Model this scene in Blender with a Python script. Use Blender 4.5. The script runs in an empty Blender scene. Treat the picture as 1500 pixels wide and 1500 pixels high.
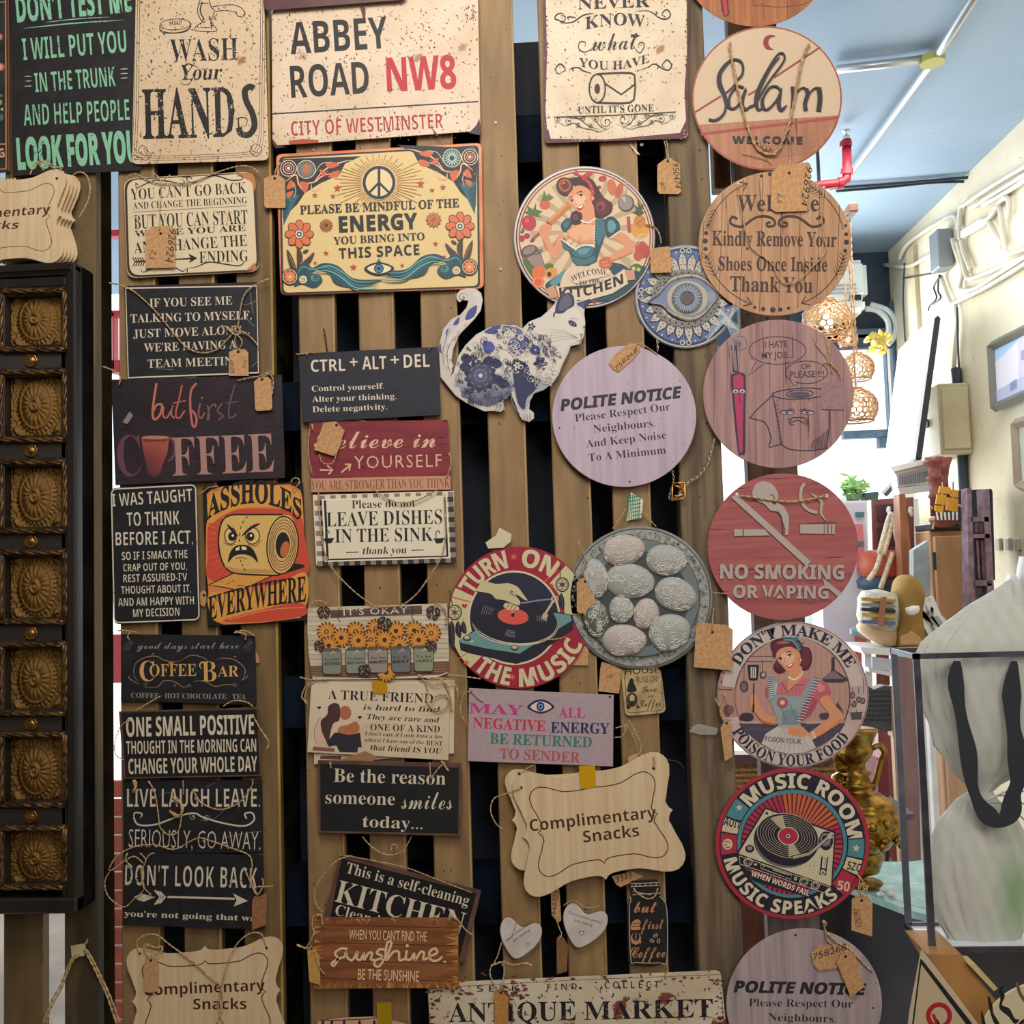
import bpy, bmesh, math, random
from math import sin, cos, pi, radians, hypot, atan2
from mathutils import Vector, Matrix
from mathutils.geometry import tessellate_polygon
random.seed(7)
SC = bpy.context.scene
COL = SC.collection

# ---------------------------------------------------------------- camera
FPX, CX, CY = 1385.0, 750.0, 750.0          # focal length and centre in pixels of the 1500 frame
cam_n = Vector((.0578, -.0578, -1)).normalized()        # world +Y seen by the camera
cam_u = Vector((-.030, 1, -.0559)); cam_u = (cam_u - cam_u.dot(cam_n) * cam_n).normalized()
cam_x = cam_n.cross(cam_u).normalized()
RM = Matrix((cam_x, cam_n, cam_u))          # rows: world axes in camera space -> camera to world
CAM = Vector((0, -1.385, 1.5))
cd = bpy.data.cameras.new('camera'); cam = bpy.data.objects.new('camera', cd); COL.objects.link(cam)
cd.sensor_width = 36; cd.lens = 36 * FPX / 1500; cd.clip_start = .01
cam.matrix_world = Matrix.Translation(CAM) @ RM.to_4x4()
SC.camera = cam

def ray(px, py):
    return RM @ Vector(((px - CX) / FPX, -(py - CY) / FPX, -1))
def P(px, py, ax, v):
    """the point of the plane <ax> = v (metres) that is seen at pixel px, py"""
    r = ray(px, py); i = 'xyz'.index(ax)
    return CAM + r * ((v - CAM[i]) / r[i])
def W(px, py, mm):
    return P(px, py, 'y', -mm / 1000)

# ---------------------------------------------------------------- light
SC.view_settings.view_transform = 'Standard'; SC.view_settings.look = 'None'
SC.view_settings.gamma = 1; SC.view_settings.use_curve_mapping = False
SC.view_settings.exposure = 0.0
world = bpy.data.worlds.new('daylight'); SC.world = world; world.use_nodes = True
bg = world.node_tree.nodes['Background']; bg.inputs[0].default_value = (.88, .95, 1, 1); bg.inputs[1].default_value = 2.1
def area(name, loc, to, size, power, col, sy=None, spread=180):
    d = bpy.data.lights.new(name, 'AREA'); d.size = size; d.energy = power; d.color = col
    if sy: d.shape = 'RECTANGLE'; d.size_y = sy
    d.spread = radians(spread)
    o = bpy.data.objects.new(name, d); COL.objects.link(o); o.location = loc
    o.rotation_euler = (Vector(to) - Vector(loc)).to_track_quat('-Z', 'Y').to_euler(); return o
area('ceiling_lamp_light', (-.15, -1.1, 2.85), (.0, 0, 1.75), .8, 23, (1, .93, .85))
area('shop_lamp_light', (.9, -2.4, 2.5), (.2, 0, 1.5), 1.2, 22, (1, .94, .92))
area('window_light', (.9, 3.1, 1.7), (1.0, 0, 1.6), 1.3, 62, (.95, .98, 1), 2.0)
area('room_fill_light', (1.0, 1.5, 2.9), (1.0, 1.6, 0), .6, 12, (1, .95, .88))  # unseen fill added under the ceiling to brighten the room beyond
area('ceiling_wash_light', (-.4, 2.4, 1.9), (1.3, 1.2, 3.0), 1.2, 9, (.78, .9, 1))  # bluish area light inside the room, aimed up at the ceiling

# ---------------------------------------------------------------- colour and materials
def lin(h):
    if not isinstance(h, str): return h
    h = h.lstrip('#')
    if len(h) == 3: h = ''.join(c + c for c in h)
    o = []
    for i in (0, 2, 4):
        c = int(h[i:i + 2], 16) / 255
        o.append(c / 12.92 if c <= .04045 else ((c + .055) / 1.055) ** 2.4)
    return (*o, 1)
MATS = {}
def M(c1, c2=None, sc=30, st=(1, 1, 1), lo=.4, hi=.6, c3=None, sc3=120, t3=.62, s3=(1, 1, 1), rough=.6, metal=0, bump=0, emis=0, alpha=1, det=4, c4=None, t4=.6, sc4=8, trans=0):
    key = (c1, c2, sc, st, lo, hi, c3, sc3, t3, s3, rough, metal, bump, emis, alpha, det, c4, t4, sc4, trans)
    if key in MATS: return MATS[key]
    m = bpy.data.materials.new('mat_%03d' % len(MATS)); MATS[key] = m; m.use_nodes = True
    nt = m.node_tree; N = nt.nodes; Lk = nt.links.new
    p = N['Principled BSDF']; p.inputs['Roughness'].default_value = rough; p.inputs['Metallic'].default_value = metal
    p.inputs['Base Color'].default_value = lin(c1)
    tc = N.new('ShaderNodeTexCoord')
    def noise(scale, stretch, detail):
        mp = N.new('ShaderNodeMapping'); mp.inputs['Scale'].default_value = [scale * q for q in stretch]
        Lk(tc.outputs['Object'], mp.inputs[0])
        n = N.new('ShaderNodeTexNoise'); n.inputs['Scale'].default_value = 1; n.inputs['Detail'].default_value = detail
        Lk(mp.outputs[0], n.inputs['Vector']); return n.outputs['Fac']
    def mixin(prev, fac, a, b, colr):
        mr = N.new('ShaderNodeMapRange'); mr.inputs[1].default_value = a; mr.inputs[2].default_value = b; Lk(fac, mr.inputs[0])
        mx = N.new('ShaderNodeMix'); mx.data_type = 'RGBA'; Lk(mr.outputs[0], mx.inputs[0])
        if prev is None: mx.inputs[6].default_value = lin(c1)
        else: Lk(prev, mx.inputs[6])
        mx.inputs[7].default_value = lin(colr); return mx.outputs[2]
    out = None; f = None
    if c2: f = noise(sc, st, det); out = mixin(None, f, lo, hi, c2)
    if c4: out = mixin(out, noise(sc4, (1, 1, 1), 6), t4, t4 + .05, c4)
    if c3: out = mixin(out, noise(sc3, s3, 3), t3, t3 + .03, c3)
    if out: Lk(out, p.inputs['Base Color'])
    if bump:
        b = N.new('ShaderNodeBump'); b.inputs['Strength'].default_value = bump; b.inputs['Distance'].default_value = .002
        Lk(f if f else noise(sc, st, det), b.inputs['Height']); Lk(b.outputs[0], p.inputs['Normal'])
    if emis: p.inputs['Emission Color'].default_value = lin(c1); p.inputs['Emission Strength'].default_value = emis
    if trans: p.inputs['Transmission Weight'].default_value = trans
    if alpha < 1: p.inputs['Alpha'].default_value = alpha
    return m
def matt(m):
    m.node_tree.nodes['Principled BSDF'].inputs['Specular IOR Level'].default_value = 0; return m
def ink(worn=0, rough=.55):
    key = ('ink', worn, rough)
    if key in MATS: return MATS[key]
    m = bpy.data.materials.new('print_ink_%d' % len(MATS)); MATS[key] = m; m.use_nodes = True
    nt = m.node_tree; N = nt.nodes; p = N['Principled BSDF']; p.inputs['Roughness'].default_value = rough
    a = N.new('ShaderNodeAttribute'); a.attribute_name = 'Col'; nt.links.new(a.outputs['Color'], p.inputs['Base Color'])
    if worn:
        tc = N.new('ShaderNodeTexCoord'); n = N.new('ShaderNodeTexNoise'); n.inputs['Scale'].default_value = 420; n.inputs['Detail'].default_value = 3
        n2 = N.new('ShaderNodeTexNoise'); n2.inputs['Scale'].default_value = 30
        ad = N.new('ShaderNodeMath'); ad.operation = 'MULTIPLY_ADD'; ad.inputs[1].default_value = .6
        nt.links.new(tc.outputs['Object'], n.inputs['Vector']); nt.links.new(tc.outputs['Object'], n2.inputs['Vector'])
        nt.links.new(n2.outputs['Fac'], ad.inputs[0]); nt.links.new(n.outputs['Fac'], ad.inputs[2])
        mr = N.new('ShaderNodeMapRange'); t = 1.03 - .07 * worn; mr.inputs[1].default_value = t; mr.inputs[2].default_value = t + .03
        mr.inputs[3].default_value = 1; mr.inputs[4].default_value = 0
        nt.links.new(ad.outputs[0], mr.inputs[0]); nt.links.new(mr.outputs[0], p.inputs['Alpha'])
    return m

# ---------------------------------------------------------------- mesh helpers
def mk(name, verts, faces, mat, parent=None, cols=None, smooth=False, origin=None):
    """links one mesh object; verts are world points, kept relative to the origin of the parent (or of the object)"""
    o0 = Vector(parent.get('_o')) if parent is not None else (Vector(origin) if origin is not None else Vector((0, 0, 0)))
    me = bpy.data.meshes.new(name)
    me.from_pydata([tuple(Vector(v) - o0) for v in verts], [], faces)
    if cols:
        at = me.attributes.new('Col', 'FLOAT_COLOR', 'POINT')
        at.data.foreach_set('color', [c for v in cols for c in v])
    if smooth:
        me.polygons.foreach_set('use_smooth', [True] * len(me.polygons))
    for mm in (mat if isinstance(mat, (list, tuple)) else [mat]):
        me.materials.append(mm)
    ob = bpy.data.objects.new(name, me); COL.objects.link(ob)
    if parent is not None: ob.parent = parent
    else: ob.location = o0; ob['_o'] = tuple(o0)
    return ob
def root(name, loc, label=None, cat=None, group=None, kind=None):
    o = bpy.data.objects.new(name, None); o.empty_display_size = .02; COL.objects.link(o)
    o.location = loc; o['_o'] = tuple(loc); tagp(o, label, cat, group, kind); return o
def tagp(o, label=None, cat=None, group=None, kind=None):
    if label: o['label'] = label
    if cat: o['category'] = cat
    if group: o['group'] = group
    if kind: o['kind'] = kind
    return o
def boxv(a, b, verts, faces, bev=0):
    n = len(verts); (x0, y0, z0), (x1, y1, z1) = a, b
    verts += [Vector(v) for v in ((x0, y0, z0), (x1, y0, z0), (x1, y1, z0), (x0, y1, z0), (x0, y0, z1), (x1, y0, z1), (x1, y1, z1), (x0, y1, z1))]
    faces += [tuple(n + i for i in f) for f in ((0, 3, 2, 1), (4, 5, 6, 7), (0, 1, 5, 4), (1, 2, 6, 5), (2, 3, 7, 6), (3, 0, 4, 7))]
def box(name, a, b, mat, parent=None, bev=0, origin=None, seg=1):
    v, f = [], []; boxv(a, b, v, f)
    o = mk(name, v, f, mat, parent, origin=origin if origin is not None else (Vector(a) + Vector(b)) / 2)
    if bev:
        bm = bmesh.new(); bm.from_mesh(o.data); bmesh.ops.bevel(bm, geom=bm.edges[:], offset=bev, segments=seg, affect='EDGES'); bm.to_mesh(o.data); bm.free()
    return o
def tube(pts, r, n=6, verts=None, faces=None, closed=False, rf=None):
    verts = [] if verts is None else verts; faces = [] if faces is None else faces
    pts = [Vector(p) for p in pts]; m = len(pts); base = len(verts); up = None
    for i, p in enumerate(pts):
        t = (pts[min(i + 1, m - 1)] - pts[max(i - 1, 0)])
        t = t.normalized() if t.length > 1e-9 else Vector((0, 0, 1))
        if up is None:
            up = Vector((0, -1, 0)) if abs(t.y) < .9 else Vector((1, 0, 0))
        a = (up - up.dot(t) * t)
        a = a.normalized() if a.length > 1e-6 else t.orthogonal().normalized()
        up = a; b = t.cross(a); rr = r * (rf(i / (m - 1)) if rf else 1)
        for k in range(n):
            g = 2 * pi * k / n; verts.append(p + (a * cos(g) + b * sin(g)) * rr)
    for i in range(m - 1):
        for k in range(n):
            q = base + i * n
            faces.append((q + k, q + (k + 1) % n, q + n + (k + 1) % n, q + n + k))
    faces.append(tuple(base + k for k in range(n - 1, -1, -1))); faces.append(tuple(base + (m - 1) * n + k for k in range(n)))
    return verts, faces
def lathe(prof, c, axis=(0, 0, 1), n=24, verts=None, faces=None, mod=None, a0=0, a1=2 * pi):
    """profile of (radius, height) turned about an axis through c"""
    verts = [] if verts is None else verts; faces = [] if faces is None else faces
    ax = Vector(axis).normalized(); a = ax.orthogonal().normalized(); b = ax.cross(a); base = len(verts); c = Vector(c)
    for i, (r, h) in enumerate(prof):
        for k in range(n):
            g = a0 + (a1 - a0) * k / n; rr = r * (mod(g, i / (len(prof) - 1)) if mod else 1)
            verts.append(c + ax * h + (a * cos(g) + b * sin(g)) * rr)
    for i in range(len(prof) - 1):
        for k in range(n):
            q = base + i * n; faces.append((q + k, q + (k + 1) % n, q + n + (k + 1) % n, q + n + k))
    faces.append(tuple(base + k for k in range(n - 1, -1, -1))); q = base + (len(prof) - 1) * n; faces.append(tuple(q + k for k in range(n)))
    return verts, faces
def spl(pts, n=6, closed=False):
    """smooth curve through points (Catmull-Rom)"""
    m = len(pts)
    if m < 3 and not closed: return [tuple(p) for p in pts]
    out = []; rng = range(m if closed else m - 1)
    for i in rng:
        g = (lambda j: pts[j % m]) if closed else (lambda j: pts[max(0, min(m - 1, j))])
        p0, p1, p2, p3 = g(i - 1), g(i), g(i + 1), g(i + 2)
        for k in range(n):
            t = k / n
            out.append(tuple(.5 * (2 * b + (c - a) * t + (2 * a - 5 * b + 4 * c - d) * t * t + (3 * b - a - 3 * c + d) * t ** 3) for a, b, c, d in zip(p0, p1, p2, p3)))
    if not closed: out.append(tuple(pts[-1]))
    return out
def nums(s):
    if isinstance(s, str):
        q = [float(x) for x in s.split()]; return list(zip(q[::2], q[1::2]))
    return list(s)
def tess(p):
    return tessellate_polygon([[Vector((x, y, 0)) for x, y in p]])
def area2(p):
    return sum(p[i][0] * p[(i + 1) % len(p)][1] - p[(i + 1) % len(p)][0] * p[i][1] for i in range(len(p))) / 2

# ---------------------------------------------------------------- letters (glyph outlines of the built-in font)
GC = {}; CAPH = {}
STY = {'f': (0x1d400, 0x1d41a, 0x1d7ce), 'I': (0x1d434, 0x1d44e, 0), 'i': (0x1d468, 0x1d482, 0), 'c': (0x1d4d0, 0x1d4ea, 0),
       'b': (0x1d5d4, 0x1d5ee, 0x1d7ec), 'j': (0x1d63c, 0x1d656, 0), 'm': (0x1d670, 0x1d68a, 0x1d7f6), 'k': (0x1d608, 0x1d622, 0)}
def mapc(ch, st):
    if st in STY:
        U, L, D = STY[st]
        if 'A' <= ch <= 'Z': return chr(U + ord(ch) - 65)
        if 'a' <= ch <= 'z':
            return '\u210e' if (st == 'I' and ch == 'h') else chr(L + ord(ch) - 97)
        if D and '0' <= ch <= '9': return chr(D + ord(ch) - 48)
    return ch
TC = bpy.data.curves.new('letter_source', 'FONT'); TC.resolution_u = 2
TO = bpy.data.objects.new('letter_source', TC)
def load_letters(cs, st, off):
    """outlines of the letters cs in one go: one letter to a line, each followed by the same with an H to learn its width"""
    H = mapc('H', st); lines = []
    for c in cs: lines += [mapc(c, st), mapc(c, st) + H]
    lines += [H, 'n' + H, 'n n' + H]
    TC.body = '\n'.join(lines); TC.offset = off; TC.space_line = 4
    m = TO.to_mesh(); V = [(q.co.x, q.co.y) for q in m.vertices]; Fc = [tuple(p.vertices) for p in m.polygons]; TO.to_mesh_clear()
    band = [int(round((.25 - y) / 4)) for x, y in V]; L_ = [([], [], {}) for _ in lines]
    for i, bnd in enumerate(band):
        l = L_[bnd]; l[2][i] = len(l[0]); l[0].append((V[i][0], V[i][1] + 4 * bnd))
    for f in Fc:
        l = L_[band[f[0]]]; l[1].append(tuple(l[2][i] for i in f))
    mx = lambda k: max(x for x, y in L_[k][0])
    hx = mx(-3)
    if H not in CAPH: CAPH[H] = max(y for x, y in L_[-3][0])
    for i, c in enumerate(cs): GC[(c, st, off)] = (L_[2 * i][0], L_[2 * i][1], mx(2 * i + 1) - hx)
    n_ = mx(-2) - hx; GC[(' ', st, off)] = ([], [], (mx(-1) - hx - 2 * n_) * (1 if st == 's' else .95))
def layout(text, st, off, sp):
    sh = {'i': .2, 'k': .2, 'j': .2}.get(st, 0); st = {'i': 'f', 'k': 's', 'j': 'b', 'm': 'f'}.get(st, st)
    x = 0; V = []; F = []; off = round(max(off, -.006 if st in 'ficI' else -.012) / .006) * .006
    need = sorted({c for c in text if (c, st, off) not in GC and c != ' '})
    if need or (' ' in text and (' ', st, off) not in GC): load_letters(need, st, off)
    for ch in text:
        v, f, a = GC[(ch, st, off)]; n = len(V)
        V += [(x + px + sh * py, py) for px, py in v]; F += [tuple(n + i for i in q) for q in f]; x += a + sp
    x0 = min(p[0] for p in V); x1 = max(p[0] for p in V); h = CAPH[mapc('H', st)]
    return [((px - x0) / (x1 - x0), py / h) for px, py in V], F

# ---------------------------------------------------------------- a printed board
class Sign:
    def __init__(s, name, label, outline, d, mat, fr=(0, 0, 1), th=3, cat='sign', group=None, part='board', bev=.6, smooth=0, worn=0, tilt=None, side=None, rough=.55):
        s.fr = fr; s.d = d; s.worn = worn; s.rough = rough
        pts = nums(outline)
        if smooth: pts = spl(pts, smooth, True)
        s.out = [s.px(p) for p in pts]
        if area2(s.out) > 0: s.out.reverse()     # anticlockwise when seen (y runs down)
        cx = sum(p[0] for p in s.out) / len(s.out); cy = sum(p[1] for p in s.out) / len(s.out)
        s.tilt = tilt; s.c = (cx, cy)
        s.root = root(name, W(cx, cy, d), label, cat, group)
        s.z = d + th; s.A = ([], [], []); s.X = []
        n = len(s.out); P_ = s.out
        def inset(b):
            o = []
            for i in range(n):
                a = P_[i - 1]; c = P_[(i + 1) % n]; q = P_[i]
                dx, dy = c[0] - a[0], c[1] - a[1]; l = hypot(dx, dy) or 1
                o.append((q[0] + dy / l * b, q[1] - dx / l * b))
            return o
        sgn = 1
        t = inset(bev)
        if abs(area2(t)) > abs(area2(P_)): t = inset(-bev)
        v = [s.w(*p, d) for p in P_] + [s.w(*p, s.z - bev) for p in P_] + [s.w(*p, s.z) for p in t]
        f = []
        for i in range(n):
            j = (i + 1) % n
            f += [(i, j, n + j, n + i), (n + i, n + j, 2 * n + j, 2 * n + i)]
        f += [tuple(2 * n + i for i in q) for q in tess(t)] + [tuple(reversed(q)) for q in tess(P_)]
        s.board = mk(part, v, f, mat, s.root)
    def px(s, p):
        return (s.fr[0] + p[0] * s.fr[2], s.fr[1] + p[1] * s.fr[2])
    def w(s, x, y, mm):
        return W(x, y, mm)
    def up(s, k=.006): s.z += k; return s.z
    def add(s, B, pts, faces, col, z=None):
        z = s.z if z is None else z; n = len(B[0])
        B[0].extend(s.w(x, y, z) for x, y in pts); B[1].extend(tuple(n + i for i in q) for q in faces)
        if isinstance(col, list): B[2].extend(lin(c) for c in col)
        else: c = lin(col); B[2].extend([c] * len(pts))
    def F(s, col, pts, sm=0, clip=None):
        s.up(); p = nums(pts)
        if sm: p = spl(p, sm if sm > 1 else 5, True)
        p = [s.px(q) for q in p]; s.add(s.A, p, tess(p), col); return s
    def E(s, col, cx, cy, rx, ry=None, rot=0, n=20, a0=0, a1=360):
        ry = rx if ry is None else ry; r = radians(rot)
        p = []
        full = a1 - a0 >= 360
        for i in range(n if full else n + 1):
            a = radians(a0 + (a1 - a0) * i / n); x, y = rx * cos(a), -ry * sin(a)
            p.append((cx + x * cos(r) + y * sin(r), cy - x * sin(r) + y * cos(r)))
        return s.F(col, p)
    def L(s, col, w, pts, sm=4, taper=0, closed=False, B=None):
        s.up(); p = nums(pts)
        if sm and len(p) > 2: p = spl(p, sm, closed)
        elif closed: p = list(p)
        if taper and len(p) == 2: p = [(p[0][0] + (p[1][0] - p[0][0]) * i / 6, p[0][1] + (p[1][1] - p[0][1]) * i / 6) for i in range(7)]
        p = [s.px(q) for q in p]; w = w * s.fr[2] / 2; m = len(p); o = []
        for i in range(m):
            a = p[i - 1] if (i > 0 or closed) else p[0]; b = p[(i + 1) % m] if (i < m - 1 or closed) else p[-1]
            dx, dy = b[0] - a[0], b[1] - a[1]; l = hypot(dx, dy) or 1; u = i / max(1, m - 1)
            k = w
            if taper == 1: k = w * (.12 + .88 * sin(pi * u) ** .7)
            elif taper == 2: k = w * (1 - .85 * u)
            elif taper == 3: k = w * (.15 + .85 * u)
            o += [(p[i][0] - dy / l * k, p[i][1] + dx / l * k), (p[i][0] + dy / l * k, p[i][1] - dx / l * k)]
        f = [(2 * i, 2 * i + 1, 2 * i + 3, 2 * i + 2) for i in range(m - 1)]
        if closed: f.append((2 * m - 2, 2 * m - 1, 1, 0))
        s.add(B or s.A, o, f, col); return s
    def LL(s, col, w, strs, sm=4, taper=0):
        for q in strs.split('/'): s.L(col, w, q, sm, taper)
        return s
    def O(s, col, w, cx, cy, rx, ry=None, rot=0, n=32, a0=0, a1=360):
        ry = rx if ry is None else ry; r = radians(rot); full = a1 - a0 >= 360; p = []
        for i in range(n if full else n + 1):
            a = radians(a0 + (a1 - a0) * i / n); x, y = rx * cos(a), -ry * sin(a)
            p.append((cx + x * cos(r) + y * sin(r), cy - x * sin(r) + y * cos(r)))
        return s.L(col, w, p, 0, 0, full)
    def SEC(s, col, cx, cy, r0, r1, a0, a1, n=12, k=1):
        p = []
        for i in range(n + 1): a = radians(a0 + (a1 - a0) * i / n); p.append((cx + r1 * cos(a), cy - r1 * k * sin(a)))
        for i in range(n, -1, -1): a = radians(a0 + (a1 - a0) * i / n); p.append((cx + r0 * cos(a), cy - r0 * k * sin(a)))
        return s.F(col, p)
    def ST(s, col, cx, cy, r, n=5, q=.42, rot=90):
        return s.F(col, [(cx + (r if i % 2 == 0 else r * q) * cos(radians(rot + 180 * i / n)), cy - (r if i % 2 == 0 else r * q) * sin(radians(rot + 180 * i / n))) for i in range(2 * n)])
    def FL(s, col, cx, cy, r, n, c2='222', r2=.3, wd=.34, line=None, rot=0):
        for i in range(n):
            a = 360 * i / n + rot; x, y = cx + r * .6 * cos(radians(a)), cy - r * .6 * sin(radians(a))
            if line: s.E(line, x, y, r * .45, r * wd + r * .05, a, 10)
            s.E(col, x, y, r * .4, r * wd, a, 10)
        if r2: s.E(c2, cx, cy, r * r2, n=12)
        return s
    def SW(s, col, w, cx, cy, r, turns=1.5, a0=0, di=1, n=24, taper=3):
        return s.L(col, w, [(cx + r * (1 - i / n * .9) * cos(radians(a0) + di * 2 * pi * turns * i / n), cy - r * (1 - i / n * .9) * sin(radians(a0) + di * 2 * pi * turns * i / n)) for i in range(n + 1)], 0, taper)
    def HT(s, col, cx, cy, r, rot=0):
        p = []
        for i in range(24):
            t = 2 * pi * i / 24; x = 16 * sin(t) ** 3 / 16 * r; y = -(13 * cos(t) - 5 * cos(2 * t) - 2 * cos(3 * t) - cos(4 * t)) / 16 * r
            a = radians(rot); p.append((cx + x * cos(a) - y * sin(a), cy + x * sin(a) + y * cos(a)))
        return s.F(col, p)
    def T(s, col, st, text, x0, y0, x1, y1, h, off=0, sp=0, warp=None, raise_=0, B=None):
        """lettering whose baseline runs from x0,y0 to x1,y1 with capitals h high"""
        uv, F = layout(text, st, off, sp); s.up()
        dx, dy = x1 - x0, y1 - y0; l = hypot(dx, dy); nx, ny = dy / l, -dx / l
        if warp: p = [s.px(warp(u, v)) for u, v in uv]
        else: p = [s.px((x0 + dx * u + nx * h * v, y0 + dy * u + ny * h * v)) for u, v in uv]
        if raise_:
            s.solid(p, F, col, s.z, s.z + raise_, 'raised_lettering', s.z)
        else:
            if not B: B = ([], [], []); s.X.append(B)
            s.add(B, p, F, col)
        return s
    def TA(s, col, st, text, cx, cy, r, a0, a1, h, bottom=False, off=0, sp=0, k=1):
        def wp(u, v):
            a = radians(a0 + (a1 - a0) * u); rr = r + (-h * v if bottom else h * v)
            return (cx + rr * cos(a), cy - rr * k * sin(a))
        return s.T(col, st, text, 0, 0, 1, 0, h, off, sp, warp=wp)
    def solid(s, p, faces, mat, z0, z1, name='raised_lettering', k=0):
        if not hasattr(s, 'sol'): s.sol = {}
        v, f = s.sol.setdefault((name, mat, k), ([], [])); n = len(v); m = len(p)
        v += [s.w(x, y, z1) for x, y in p] + [s.w(x, y, z0) for x, y in p]
        cnt = {}
        for q in faces:
            f.append(tuple(n + i for i in q))
            for i in range(len(q)):
                e = (q[i], q[(i + 1) % len(q)])
                if (e[1], e[0]) in cnt: cnt[(e[1], e[0])] = 2
                else: cnt[e] = 1
        for (a, b), c in cnt.items():
            if c == 1: f.append((n + b, n + a, n + m + a, n + m + b))
    def SF(s, mat, pts, h, sm=0, name='raised_emblem'):
        p = nums(pts)
        if sm: p = spl(p, 5, True)
        p = [s.px(q) for q in p]; s.up(); s.solid(p, tess(p), mat, s.z, s.z + h, name); return s
    def SL(s, mat, w, pts, h, sm=4, name='raised_emblem', taper=0):
        B = ([], [], []); keep = s.w; s.w = lambda x, y, z: (x, y); s.L('fff', w, pts, sm, taper, B=B); s.w = keep
        s.solid(B[0], B[1], mat, s.z, s.z + h, name); return s
    def cord(s, pts, dz=3, r=.8, strands=2, name='hanging_cord', mat=None, n=6, sm=5):
        p = nums(pts)
        p = spl(p, sm) if len(p) > 2 else p
        if len(p) < 4: p = [(p[0][0] + (p[-1][0] - p[0][0]) * i / 8, p[0][1] + (p[-1][1] - p[0][1]) * i / 8) for i in range(9)]
        pp = [s.w(*s.px(q), s.z + dz) for q in p]
        if not hasattr(s, 'cords'): s.cords = {}
        v, f = s.cords.setdefault((name, mat, len(s.cords)), ([], []))
        ropev(pp, r * 1.2 / 1000, strands, v, f); return s
    def hole(s, x, y, r=3):
        return s.E('1a120c', x, y, r, n=10)
    def done(s):
        if s.A[0]: mk('printed_picture', s.A[0], s.A[1], ink(s.worn, s.rough), s.root, s.A[2])
        for X in s.X: mk('lettering', X[0], X[1], ink(s.worn, s.rough), s.root, X[2])
        for (nm, mt, _), (v, f) in getattr(s, 'sol', {}).items(): mk(nm, v, f, mt if not isinstance(mt, str) else M(mt), s.root)
        for (nm, mt, _), (v, f) in getattr(s, 'cords', {}).items(): mk(nm, v, f, mt or JUTE, s.root, smooth=True)
        return s
def ropev(pp, r, strands, v, f):
    # resample evenly, then wind the strands round each other
    L_ = [0]
    for i in range(1, len(pp)): L_.append(L_[-1] + (pp[i] - pp[i - 1]).length)
    T_ = L_[-1]; step = max(.0016, r * 2.2) if strands > 1 else .004
    n = min(160, max(4, int(T_ / step))); q = []; j = 0
    for i in range(n + 1):
        t = T_ * i / n
        while j < len(L_) - 2 and L_[j + 1] < t: j += 1
        k = (t - L_[j]) / max(1e-9, L_[j + 1] - L_[j]); q.append(pp[j].lerp(pp[j + 1], min(1, k)))
    if strands == 1: tube(q, r, 5, v, f); return
    for sdx in range(strands):
        o = []
        for i, p in enumerate(q):
            t = (q[min(i + 1, n)] - q[max(0, i - 1)]).normalized(); a = Vector((0, -1, 0)); a = (a - a.dot(t) * t).normalized(); b = t.cross(a)
            g = i * 1.05 + 2 * pi * sdx / strands; o.append(p + (a * cos(g) + b * sin(g)) * r * .55)
        tube(o, r * .62, 4, v, f)
def G(i, j): return (380 * i if i < 2 else (740, 1100)[i - 2], (0, 380, 740, 1100)[j], 4 / 15)
JUTE = M('d4b688', '9c7c52', sc=300, lo=.35, hi=.65, rough=.9)
TWINE = M('d8c4a0', 'a58a62', sc=300, rough=.9)
# ---------------------------------------------------------------- the slatted pallet wall
SLAT = M('a08056', '7a6242', sc=26, st=(2, 2, .3), lo=.3, hi=.75, c3='35240f', sc3=190, s3=(1, 1, .6), t3=.685, rough=.62, bump=.6, c4='8c6c42', t4=.56, sc4=5)
SLATD = M('6d5a38', '3a301f', sc=12, st=(1, 1, .25), c3='1d150c', sc3=150, t3=.69, rough=.8, bump=.3)
SLATM = M('866c44', '5c4a2e', sc=22, st=(2, 2, .3), lo=.3, hi=.75, c3='2a1d0e', sc3=180, t3=.68, rough=.7, bump=.5)
SLATG = M('94887c', '6c6468', sc=16, st=(3, 3, .3), c3='2a221c', sc3=120, t3=.66, rough=.8, bump=.4)
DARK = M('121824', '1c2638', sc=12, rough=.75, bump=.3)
EDGE = M('b8974e', '8a6c34', sc=30, st=(1, 1, .2), rough=.7)
wall = root('wall_front', (0, 0, 0), kind='structure')
def slat(x0, x1, mat=SLAT, y0=-.018, y1=0, d=0, z0=.7, z1=2.8, xs=750):
    a = P(x0, xs, 'y', y0 + .018); b = P(x1, xs, 'y', y0 + .018)
    return box('slat', (a.x, y0 + .018, z0), (b.x, y1 + .018 if y1 > y0 else y0 + .018, z1), mat, wall, bev=.0015)
def vslat(x0, x1, mat=SLAT, dep=.02, front=0.0, z0=.7, z1=2.8):
    a = P(x0, 750, 'y', front); b = P(x1, 750, 'y', front)
    return box('slat', (a.x, front, z0), (b.x, front + dep, z1), mat, wall, bev=.0018)
for x0, x1 in ((175, 229), (264, 317), (350, 404), (442, 495), (531, 583), (623, 677), (718, 772), (811, 866), (898, 953)):
    vslat(x0, x1, SLAT if x0 > 420 else SLATM, dep=.018)
vslat(997, 1061, M('7c6a50', '5a4c3c', sc=20, st=(3, 3, .2), c3='2c2014', sc3=140, t3=.68, rough=.8, bump=.5), dep=.05)
vslat(1098, 1172, SLATG, dep=.03, front=.09)
vslat(6, 62, SLATD); vslat(93, 141, SLATD)
vslat(1067, 1093, M('8a6a3c', '4c3a22', sc=20, st=(2, 2, .5), rough=.8), dep=.03, front=.12, z0=2.1, z1=2.29)
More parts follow.
